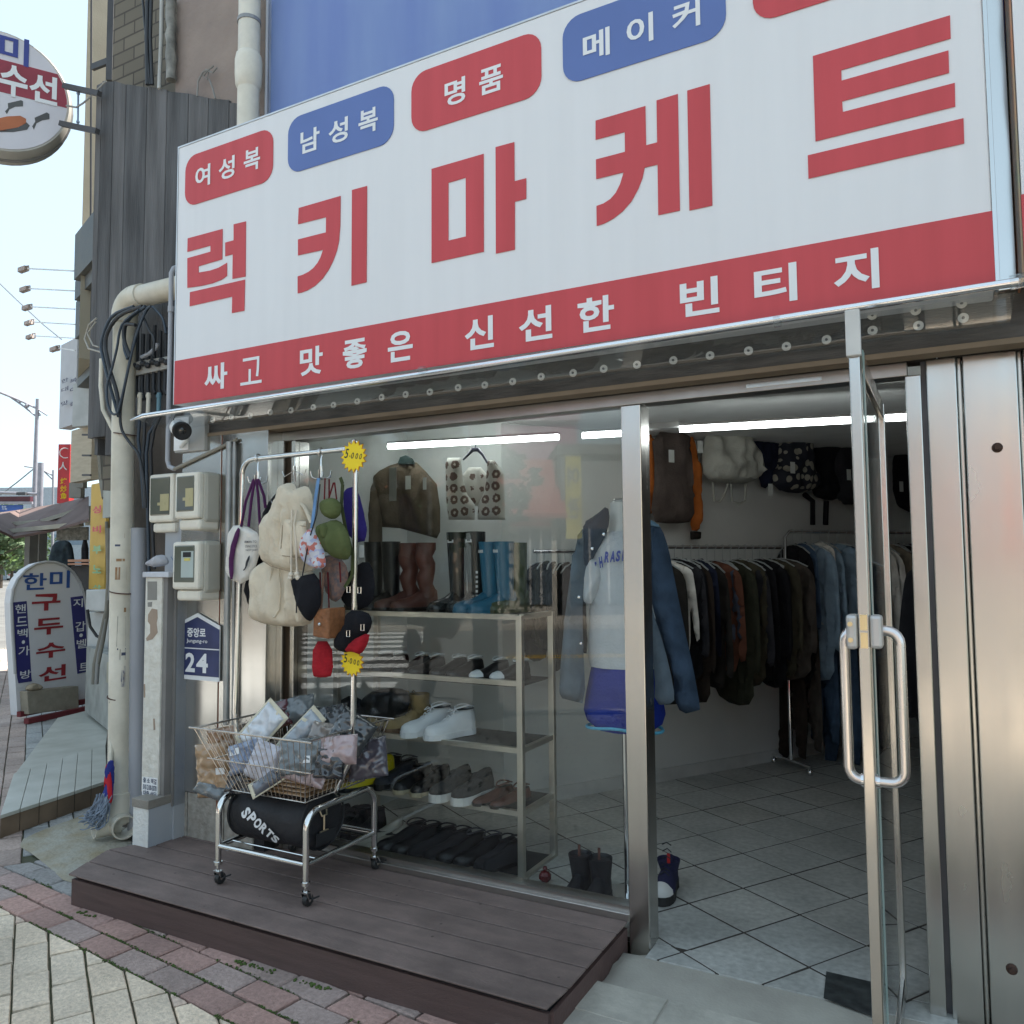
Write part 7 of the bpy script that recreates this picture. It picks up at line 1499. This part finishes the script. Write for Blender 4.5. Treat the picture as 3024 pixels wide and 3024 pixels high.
for ch, x0, y0, x1, y1 in (('구', 92, 1752, 178, 1806), ('두', 99, 1822, 186, 1878), ('수', 105, 1893, 192, 1948), ('선', 112, 1960, 195, 2016)): pwrite(st_, ch, x0, y0, x1, y1, SR, ps, .025)
for q in ([(38, 1779), (78, 1775), (92, 2000), (94, 2012), (54, 2018), (50, 2000)], [(208, 1764), (247, 1759), (265, 1982), (228, 1990)]):
    g = G(); g.prism([ps.w(*ps.hit(*p), .004) for p in q], nrm*-.003); g.build('navy_strip', SNV, st_)
for ch, x0, y0, x1, y1 in (('핸', 42, 1784, 75, 1812), ('드', 46, 1820, 79, 1850), ('백', 49, 1856, 80, 1884), ('·', 62, 1890, 72, 1902), ('가', 52, 1906, 86, 1938), ('방', 57, 1977, 90, 2006), ('지', 214, 1767, 243, 1794), ('갑', 220, 1834, 251, 1866), ('·', 232, 1870, 243, 1882), ('벨', 224, 1886, 254, 1916), ('트', 232, 1955, 262, 1982)): pwrite(st_, ch, x0, y0, x1, y1, WT, ps, .01, .009)
g = G(); fa, fb = ps.hit(50, 2128), ps.hit(287, 2083)
g.bar(ps.w(fa[0], fa[1]-.0, .12), ps.w(fb[0], fa[1], .12), .06, .05); g.bar(ps.w(fa[0], fa[1]+.06, .02), ps.w(fb[0], fa[1]+.06, .02), .05, .05); g.build('red_base', M('base_red', (.16, .025, .03), .7), st_)
blk = PL(ps.w(0, 0, .1), nrm)
g = G(); q = [blk.w(*blk.hit(*p)) for p in ((84, 2110), (233, 2092), (232, 2026), (130, 2036), (80, 2042))]; g.prism(q, nrm*-.1); tag(g.build('concrete_block', M('block_concrete', (.3, .27, .21), .9, var=.15, vs=12, bump=.6), bevel=.006), 'rough concrete block weighing down the foot of the round-topped sign', 'concrete block')
pc = puff('stone', M('stone_tan', (.3, .25, .18), .9, bump=.6), blk.poly([(80, 2042), (88, 2022), (110, 2016), (128, 2026), (130, 2036)]), PL(blk.w(0, 0, -.03), nrm), T=.04, wr=.01, seed=135); tag(pc, 'tan stone lying on the concrete block', 'stone')
# ---- round projecting sign ----
dc = thing('round_sign', 'round white projecting sign with red band and shoe picture, top left', 'sign', PT(5, 270, 5.2))
t_c = 5.2; c0 = PT(2, 270, t_c); c1 = PT(30, 279, t_c*1.03)
n_ = (-US).normalized(); up_ = Vector((0, 0, 1))
pd = PL(PT(-2, 266, t_c), n_); rx = pd.hit(187, 266)[0]; rz_r = abs(pd.hit(-2, 74)[1]); Rr = (abs(rx)+rz_r)/2
print('disc radii', rx, rz_r)
g = G(); g.lathe(pd.o-n_*.2, [(0, 0), (Rr*1.02, 0), (Rr*1.04, .03), (Rr*1.04, .17), (Rr*1.0, .2), (0, .2)], 48, n_); g.build('disc_body', M('disc_rim', (.42, .4, .36), .5), dc, smooth=40)
g = G(); g.tube([pd.w(Rr*1.045*cos(k*pi/24), Rr*1.045*sin(k*pi/24), -.1) for k in range(48)], .012, 5, closed=True); g.build('dark_seam', M('seam_dark', (.2, .2, .2), .6), dc)
g = G(); g.lathe(pd.o+n_*.001, [(0, 0), (Rr*.97, 0), (Rr*.97, .003), (0, .003)], 48, n_); g.build('disc_face', M('disc_white', (.62, .6, .64), .5, var=.03), dc)
def dpoly(pts, mt, nm, h=.006):
    g = G(); g.prism([pd.w(*pd.hit(*p), h) for p in pts], n_*-.002); g.build(nm, mt, dc)
c_in = [pd.w(Rr*.965*cos(a), Rr*.965*sin(a), .006) for a in [radians(x) for x in (9, 3, -3, -9, -15, -21)]]
zt_ = [pd.hit(187, 225)[1], pd.hit(183, 315)[1]]
sl_ = .11
def bandedge(z0, sgn):
    pts = []
    for k in range(0, 9):
        pass
    return pts
ring_ = []
zU, zL = pd.hit(100, 202)[1], pd.hit(95, 295)[1]
tilt = .02
aU, aL = math.asin(zU/(Rr*.965)), math.asin(zL/(Rr*.965))
arc = lambda a0, a1, n: [pd.w(Rr*.965*cos(a0+(a1-a0)*k/n), Rr*.965*sin(a0+(a1-a0)*k/n), .006) for k in range(n+1)]
g = G(); g.prism(arc(aL, aU, 8)+arc(pi-aU, pi-aL, 8), n_*-.002); g.build('red_band', M('disc_red', (.27, .025, .045), .5), dc)
zc = lambda px, py: pd.hit(px, py)
def dwrite(ch, x0, y0, x1, y1, mt, bold):
    a, b = pd.hit(x0, (y0+y1)/2); c, d_ = pd.hit(x1, (y0+y1)/2); zt = pd.hit((x0+x1)/2, y0)[1]; zb = pd.hit((x0+x1)/2, y1)[1]
    g = G(); write(g, ch, pd, a, c, zb, zt, bold=bold*.6, h=.008); g.build('letter', mt, dc)
DB = M('disc_blue', (.035, .05, .26), .5)
dwrite('한', -100, 80, -15, 175, DB, .04); dwrite('미', -2, 108, 86, 190, DB, .04)
dwrite('수', -2, 195, 82, 288, WT, .05); dwrite('선', 86, 222, 170, 306, WT, .05); dwrite('두', -92, 185, -14, 272, WT, .05)
dpoly([(-10, 352), (20, 345), (60, 343), (77, 352), (77, 366), (55, 376), (20, 388), (-10, 388)], M('shoe_orange', (.42, .13, .05), .6), 'shoe_picture')
dpoly([(-10, 388), (55, 377), (78, 362), (88, 372), (80, 384), (40, 391), (0, 391)], M('shoe_grey', (.08, .08, .08), .6), 'shoe_picture')
for q in ([(23, 306), (62, 297), (68, 300), (68, 315), (45, 316), (28, 324), (20, 338), (15, 330), (24, 320)], [(102, 349), (138, 333), (146, 338), (146, 353), (125, 356), (108, 365), (100, 384), (95, 374), (104, 360)]): dpoly(q, M('shoe_grey', (.08, .08, .08), .6), 'boot_mark')
pa0, pa1 = PT(190, 254, 5.25), PT(294, 277, 5.05); pb0, pb1 = PT(180, 365, 5.25), PT(288, 388, 5.05)
for a, b in ((pa0, pa1), (pb0, pb1)): g = G(); g.bar(a, b, .03, .032); g.build('bracket_arm', DKM, dc)
g = G(); g.tube([PT(231, 268, 5.18), PT(230, 367, 5.18)], .006, 6); g.ball(PT(231, 276, 5.18), .012, 6); g.ball(PT(230, 360, 5.18), .012, 6); g.build('tie_rod', M('rod_blue', (.25, .32, .45), .5), dc)
g = G(); g.tube([PT(196, 312, 5.2), PT(225, 317, 5.18), PT(245, 305, 5.15), PT(268, 285, 5.1), (PT(312, 240, 5.0))], .006, 6); g.build('feed_cable', M('cable_pale', (.3, .3, .29), .7), dc)

# =====================================================================
# THE STREET BEYOND
# =====================================================================
FG = M('pole_grey', (.28, .27, .3), .5, .3)
def pole(px, ytop, t_, r_, lab, parts, base=0.0, yb=1690):
    p = PT(px, ytop, t_); q = PT(px-(yb-ytop)*.0+(-18 if t_ < 40 and px < 115 else -2), yb, t_); t = thing('street_lamp', lab, 'street lamp', (q.x, q.y, 0)); g = G(); g.tube([Vector((q.x, q.y, -.1)), p], [r_, r_*.6], 8); g.build('pole', FG, t, smooth=60)
    for nm, pts, rr_ in parts:
        g = G(); g.tube([PT(a, b, t_) for a, b in pts], rr_, 6); g.build(nm, FG, t, smooth=60)
    return t
t = pole(111, 1178, 34, .12, 'nearest grey street lamp with a double curved arm, far left', [('arm', [(108, 1206), (60, 1183), (0, 1158)], .05), ('arm', [(105, 1228), (70, 1200), (30, 1172), (0, 1160)], .04), ('arm', [(105, 1229), (120, 1226), (108, 1206), (139, 1226)], .04)])
g = G(); g.ball(PT(80, 1198, 34), .1, 8); g.ball(PT(60, 1185, 34), .07, 8); g.build('ornament', FG, t)
pole(157, 1388, 62, .12, 'second grey street lamp further off, right of the traffic pole', [('arm', [(157, 1405), (120, 1385), (72, 1377)], .06), ('arm', [(157, 1418), (130, 1392), (100, 1384)], .05)])
t = thing('traffic_pole', 'thick grey traffic signal pole with long horizontal arm', 'traffic light', PT(120, 1690, 28))
p = PT(121, 1367, 28); g = G(); g.tube([Vector((p.x, p.y, -.1)), p], .1, 10); g.build('pole', FG, t, smooth=60)
g = G(); g.tube([PT(126, 1460, 28), PT(60, 1457, 28), PT(-20, 1455, 28)], .05, 8); g.build('arm', FG, t)
g = G(); g.bar(PT(52, 1458, 27.9), PT(78, 1458, 27.9), .16, .1); g.build('signal_head', DKM, t)
t = thing('traffic_board', 'dark red electronic message board above a blue road sign', 'road sign', PT(40, 1480, 32))
g = G(); slab(g, -40, 89, 1466, 1483, 32, 32, .2); g.build('led_board', M('led_dark', (.07, .012, .02), .5), t)
p_ = PT(0, 1475, 31.95); pg = PL(p_, (CAM-p_)*Vector((1, 1, 0)))
for k, tx in enumerate(('속도', '안전', '운전')): 
    a, b = pg.hit(16+k*24, 1479); c, d_ = pg.hit(34+k*24, 1470); g = G(); write(g, tx, pg, a, c, b, d_, bold=.02, h=.02); g.build('led_text', M('led_red', (.6, .1, .12), .5, emit=.6), t)
g = G(); g.bar(PT(-40, 1485, 32), PT(96, 1485, 32), .1); g.build('gantry_bar', FG, t)
g = G(); slab(g, -40, 64, 1491, 1511, 32, 32, .1); g.build('blue_panel', M('panel_blue', (.03, .09, .32), .5), t)
for k, y in enumerate((1495, 1502)):
    a, b = pg.hit(5, y+5); c, d_ = pg.hit(55, y); g = G(); write(g, ('춘천 Chuncheon', '시청 City Hall')[k], pg, a, c, b, d_, bold=.01, h=.06); g.build('panel_text', WT, t)
for k, (q, t_) in enumerate((([(-10, 828), (60, 895), (130, 960), (182, 1002)], 14), ([(0, 1462), (50, 1425), (100, 1384)], 40))):
    g = G(); g.tube([PT(a, b, t_) for a, b in q], .012*t_/14, 5); tag(g.build('overhead_wire', M('wire_grey', (.25, .27, .3), .6)), ['thin overhead wire slanting down across the sky', 'thin far wire between the street lamps'][k], 'wire')
# far car, person, trees, pale buildings
def tree(p, h, r_, lab, seed, col=(.055, .09, .02), n=2600, leaf=.16, grp=None):
    t = thing('street_tree', lab, 'tree', p, grp); rr = random.Random(seed); p = Vector(p)
    g = G(); g.tube([p, p+Vector((.1, 0, h*.3)), p+Vector((-.1, .1, h*.62))], [.16, .12, .06], 7)
    for k in range(5): a = rr.uniform(0, 6.28); g.tube([p+Vector((0, 0, h*(.32+k*.05))), p+Vector((cos(a)*r_*.3, sin(a)*r_*.3, h*(.5+k*.05))), p+Vector((cos(a)*r_*.7, sin(a)*r_*.7, h*(.62+k*.06)))], [.07, .05, .02], 5)
    g.build('trunk', M('bark', (.08, .06, .045), .9), t)
    cl = [(rr.gauss(0, .42)*r_, rr.gauss(0, .42)*r_, h*.66+rr.uniform(-.28, .3)*h, rr.uniform(.28, .5)*r_) for _ in range(16)]
    g = G()
    for _ in range(n):
        cx, cy, cz, cr_ = rr.choice(cl); a = rr.uniform(0, 6.28); b = math.acos(rr.uniform(-1, 1)); q = cr_*rr.uniform(.6, 1.05)
        c = p+Vector((cx+q*sin(b)*cos(a), cy+q*sin(b)*sin(a), cz+q*cos(b)*.8)); u_ = Vector((rr.gauss(0, 1), rr.gauss(0, 1), rr.gauss(0, .6))).normalized()*leaf*rr.uniform(.6, 1.3); v_ = u_.orthogonal().normalized()*leaf*.6
        g.add([c-u_, c+v_, c+u_, c-v_], [(0, 1, 2, 3)])
    g.build('crown', M('leaf_%d' % seed, col, .7, var=.5, vs=1.5), t)
for k, (px, t_, h, r_) in enumerate(((2, 60, 4.6, 2.6), (34, 75, 4.4, 2.6), (72, 95, 5, 3.2), (-45, 50, 4.6, 3), (100, 120, 6, 4))):
    p = PT(px, 1690, t_); tree((p.x, p.y, 0), h, r_, ['bright green street tree at the left picture edge', 'rounded street tree left of the awning post', 'darker street tree seen between the awning posts', 'street tree just outside the left edge', 'farthest street tree behind the posts'][k], 200+k, grp='street trees in the distance', n=1700, leaf=.26, col=(.17, .26, .09) if k < 2 else (.13, .19, .1))
for k, (px, t_, w_, h, c) in enumerate(((90, 150, 14, 16, (.35, .4, .45)), (140, 130, 16, 14, (.4, .42, .45)), (175, 110, 14, 12, (.33, .36, .4)), (20, 170, 16, 11, (.4, .42, .44)))):
    p = PT(px, 1690, t_); b_ = thing('distant_block', ['pale blue-grey block straight down the street', 'pale block right of the traffic pole', 'pale block behind the jacket', 'pale block behind the trees'][k], 'building', (p.x, p.y, 0), 'pale blocks at the end of the street'); d = Vector((RT.x, RT.y, 0)); g = G(); g.ob(Vector((p.x, p.y, h/2)), d*(w_/2), Vector((-d.y, d.x, 0))*5, Vector((0, 0, h/2))); g.build('wall', M('far_block_%d' % k, c, .8), b_)
    for fl_ in range(int(h/3.3)):
        g = G(); c_ = Vector((p.x, p.y, 1.8+fl_*3.3))-Vector((-d.y, d.x, 0))*5.02; g.ob(c_, d*(w_*.44), Vector((-d.y, d.x, 0))*.02, Vector((0, 0, .7))); g.build('window_band', M('far_glass', (.15, .2, .26), .3), b_)
cr_ = PT(45, 1700, 105); c = Vector((cr_.x, cr_.y, -.12)); fwd = US
t = thing('white_car', 'white car driving away down the bright street', 'car', c)
def carsec(x, w_, z0, z1): return [c+US*x+WS*(s*w_)+Vector((0, 0, z)) for s, z in ((-1, z0), (-1, z1*.8+z0*.2), (-.85, z1), (.85, z1), (1, z1*.8+z0*.2), (1, z0))]
g = G(); g.loft([carsec(-2.1, .82, .3, .75), carsec(-2.0, .86, .25, .9), carsec(.9, .88, .25, .9), carsec(2.0, .85, .25, .75), carsec(2.15, .78, .3, .6)]); g.build('body', M('car_white', (.6, .6, .6), .3), t)
g = G(); g.loft([carsec(-1.7, .75, .88, .95), carsec(-1.1, .68, .9, 1.42), carsec(.4, .68, .9, 1.42), carsec(1.2, .75, .88, .95)]); g.build('window', M('car_glass', (.03, .03, .04), .1), t)
for s in (-.6, .6): g = G(); g.ob(c+US*-2.11+WS*s+Vector((0, 0, .72)), US*.02, WS*.16, Vector((0, 0, .07))); g.build('tail_light', M('tail_red', (.5, .03, .03), .3), t)
for x in (-1.3, 1.3):
    for s in (-.8, .8): g = G(); g.lathe(c+US*x+WS*s+Vector((0, 0, .32))-WS*.1, [(0, 0), (.32, 0), (.32, .2), (0, .2)], 14, WS); g.build('wheel', BLACK, t)
# person beyond the standing sign
p = PT(86, 1672, 15.5); pz = p.z+.12; t = thing('person', 'person with dark hair standing behind the round-topped sign', 'person', (p.x, p.y, 0))
def el(z, rx, ry, dx=0): return [Vector((p.x+dx+rx*cos(a), p.y+ry*sin(a), z)) for a in [2*pi*k/14 for k in range(14)]]
hh = pz
g = G(); g.loft([el(hh-.01, .03, .03), el(hh-.04, .07, .08), el(hh-.11, .08, .095), el(hh-.18, .065, .08), el(hh-.23, .045, .05), el(hh-.27, .055, .055), el(hh-.32, .17, .1), el(hh-.4, .21, .12), el(hh-.6, .19, .12), el(hh-.85, .17, .12), el(hh-1.0, .16, .12)]); g.build('body', M('skin', (.3, .17, .12), .6), t, smooth=80)
g = G(); g.loft([el(hh+.005, .03, .03), el(hh-.03, .078, .088), el(hh-.09, .088, .1, .012), el(hh-.13, .08, .09, .02)]); g.build('hair', BLACK, t, smooth=80)
g = G(); g.loft([el(hh-.29, .08, .07), el(hh-.33, .18, .11), el(hh-.41, .22, .13), el(hh-.62, .2, .13), el(hh-.9, .18, .13)]); g.build('shirt', M('shirt_white', (.5, .5, .5), .8), t, smooth=80)
g = G(); g.loft([el(hh-.88, .175, .125), el(hh-1.05, .18, .13), el(hh-1.3, .16, .11), el(.1, .12, .1), el(.02, .12, .12)]); g.build('trousers', cols['navy'], t, smooth=80)

# =====================================================================
# ACROSS THE STREET (seen in the window and the steel)
# =====================================================================
def house(u0, u1, h, col, lab, name='street_building', roof='flat', s=-21, dep=8, rc=(.1, .1, .1), sign=None, nwin=3, floors=2, glassc=(.1, .13, .16)):
    c = PW((u0+u1)/2, s, 0); t = thing(name, lab, 'building', c); g = G(); wbox(g, u0, u1, s-dep, s, -.15, h); g.build('wall', M('facade_'+lab.split()[0]+str(int(abs(u0))), col, .85, var=.08, vs=1.5), t)
    if roof == 'gable':
        m_ = (u0+u1)/2; g = G()
        a = [PW(u0-.3, s+.4, h-.1), PW(u1+.3, s+.4, h-.1), PW(u1+.3, s-dep/2, h+1.7), PW(u0-.3, s-dep/2, h+1.7)]; g.prism(a, (0, 0, .15)); a = [PW(u0-.3, s-dep-.4, h-.1), PW(u1+.3, s-dep-.4, h-.1), PW(u1+.3, s-dep/2, h+1.7), PW(u0-.3, s-dep/2, h+1.7)]; g.prism(a, (0, 0, .15)); g.build('roof', M('roof_'+lab.split()[0], rc, .7), t)
        g = G(); g.prism([PW(u0, s, h), PW(u0, s-dep, h), PW(u0, s-dep/2, h+1.6)], US*.2); g.prism([PW(u1, s, h), PW(u1, s-dep, h), PW(u1, s-dep/2, h+1.6)], US*-.2); g.build('gable_wall', M('gable_white', (.6, .58, .54), .8), t)
    else:
        g = G(); wbox(g, u0-.1, u1+.1, s-dep-.1, s+.12, h, h+.3); g.build('parapet', M('parapet_'+lab.split()[0], tuple(x*.8 for x in col), .8), t)
    W_ = (u1-u0)/nwin
    for f_ in range(floors):
        z0 = .3 if f_ == 0 else f_*2.9+.9
        for i in range(nwin):
            a = u0+W_*(i+.12); b = u0+W_*(i+.88); zt = z0+(2.2 if f_ == 0 else 1.3)
            if zt > h-.3: continue
            g = G(); wbox(g, a, b, s, s+.04, z0, zt); w_ = g.build('window', M('pane_dark', glassc, .1), t)
            g = G()
            for k in range(1, 3): q = a+(b-a)*k/3; wbox(g, q-.03, q+.03, s+.041, s+.07, z0, zt)
            g.build('frame', M('frame_pale', (.5, .5, .5), .5), w_)
    if sign:
        g = G(); wbox(g, u0+.2, u1-.2, s+.05, s+.3, 2.6, 3.4); g.build('sign_board', M('board_%d' % int(abs(u0*10)), sign, .5), t)
    return t
house(-12, -1.05, 4.7, (.17, .17, .175), 'grey-walled low building across the street, mirrored in the window', nwin=5)
t = thing('yellow_street_sign', 'yellow vertical sign on the grey building across the street', 'sign', PW(-1.3, -20.6, 3)); g = G(); wbox(g, -1.6, -1.15, -20.95, -20.6, 2.2, 4.6); g.build('panel', M('sign_mustard', (.5, .42, .05), .5), t)
for k, ch in enumerate('여관'):
    pz = PL(PW(-1.375, -20.59, 4.0-k*.9), WS*1.0); g = G(); write(g, ch, pz, -.17, .17, -.3, .3, bold=.02, h=.01); g.build('letter', DKL, t)
house(-.9, 1.6, 2.9, (.5, .46, .4), 'white gabled house with dark red tiled roof across the street', roof='gable', rc=(.28, .03, .025), nwin=2, floors=1, sign=(.45, .06, .05), dep=3)
house(1.9, 7.5, 3.0, (.42, .3, .22), 'brick coloured shop row across the street beyond the gabled house', nwin=3, sign=(.1, .3, .15), roof='gable', rc=(.3, .09, .04), floors=1)
house(8, 18, 4.2, (.3, .27, .23), 'drab cream block across the street near the crosswalk end', nwin=4, sign=(.1, .2, .45))
house(19, 34, 7, (.3, .26, .23), 'pinkish taller block further along the far side of the street', nwin=5, floors=2, sign=(.5, .4, .1))
house(-24, -12.5, 6.0, (.5, .4, .3), 'warm beige block across the street, mirrored in the steel panels', nwin=5, sign=(.5, .08, .08))
house(-38, -25, 8, (.52, .45, .36), 'sandy block further right across the street', nwin=5, floors=3, sign=(.6, .5, .1))
house(-2.2, 1.6, 6.6, (.42, .2, .3), 'lilac pink block added behind the gabled house for a pink window reflection', s=-26, dep=6, nwin=3, floors=0)  # unseen block added to put a pink patch into the window reflection
# street poles on this side
for k, (x, y, r_, h, lab) in enumerate(((-4.05, -3.95, .13, 6, 'thick dark utility pole at the kerb, mirrored in the window'), (-5.4, -4.9, .04, 3.2, 'thin dark sign pole by the crosswalk, mirrored in the window'))):
    t = thing('utility_pole', lab, 'pole', (x, y, 0)); g = G(); g.tube([(x, y, -.15), (x, y, h)], [r_, r_*.85], 14); g.build('shaft', M('pole_dark', (.025, .025, .03), .6), t, smooth=60)
    g = G(); g.lathe((x, y, 0), [(0, 0), (r_*1.8, 0), (r_*1.5, .1), (r_, .14), (0, .14)], 14); g.build('foot', DKM, t)
for k, (u_, s_) in enumerate(((2.6, -18.2), (6.2, -18.4), (9.8, -18.2), (13.6, -18.3), (18, -18.2))):
    p = PW(u_, s_, 0); tree((p.x, p.y, 0), 5.0, 2.3, ['bushy tree right of the gabled house across the street', 'bushy tree before the brick coloured row', 'bushy tree before the end of the brick row', 'bushy tree before the drab cream block', 'bushy tree beyond the drab cream block'][k], 230+k, grp='small trees across the street', n=2200, leaf=.2, col=(.035, .06, .018))
# unseen blocks added on this side to keep the sun off the pavement
bl = thing('shade_blocks', 'unseen rendered blocks added behind the sign boxes to shade the pavement', 'building', PW(30, 3, 0))
g = G(); wbox(g, 4.5, 12.5, .3, 10, -.1, 8.6); wbox(g, 2.9, 4.5, .95, 10.02, -.12, 8.62); g.build('wall', M('shade_block_render', (.33, .3, .26), .9, var=.15), bl)
g = G(); wbox(g, 12.6, 60, 1.5, 10, -.1, 4.6); g.build('far_shade_block', M('shade_block_render', (.33, .3, .26), .9, var=.15), bl)
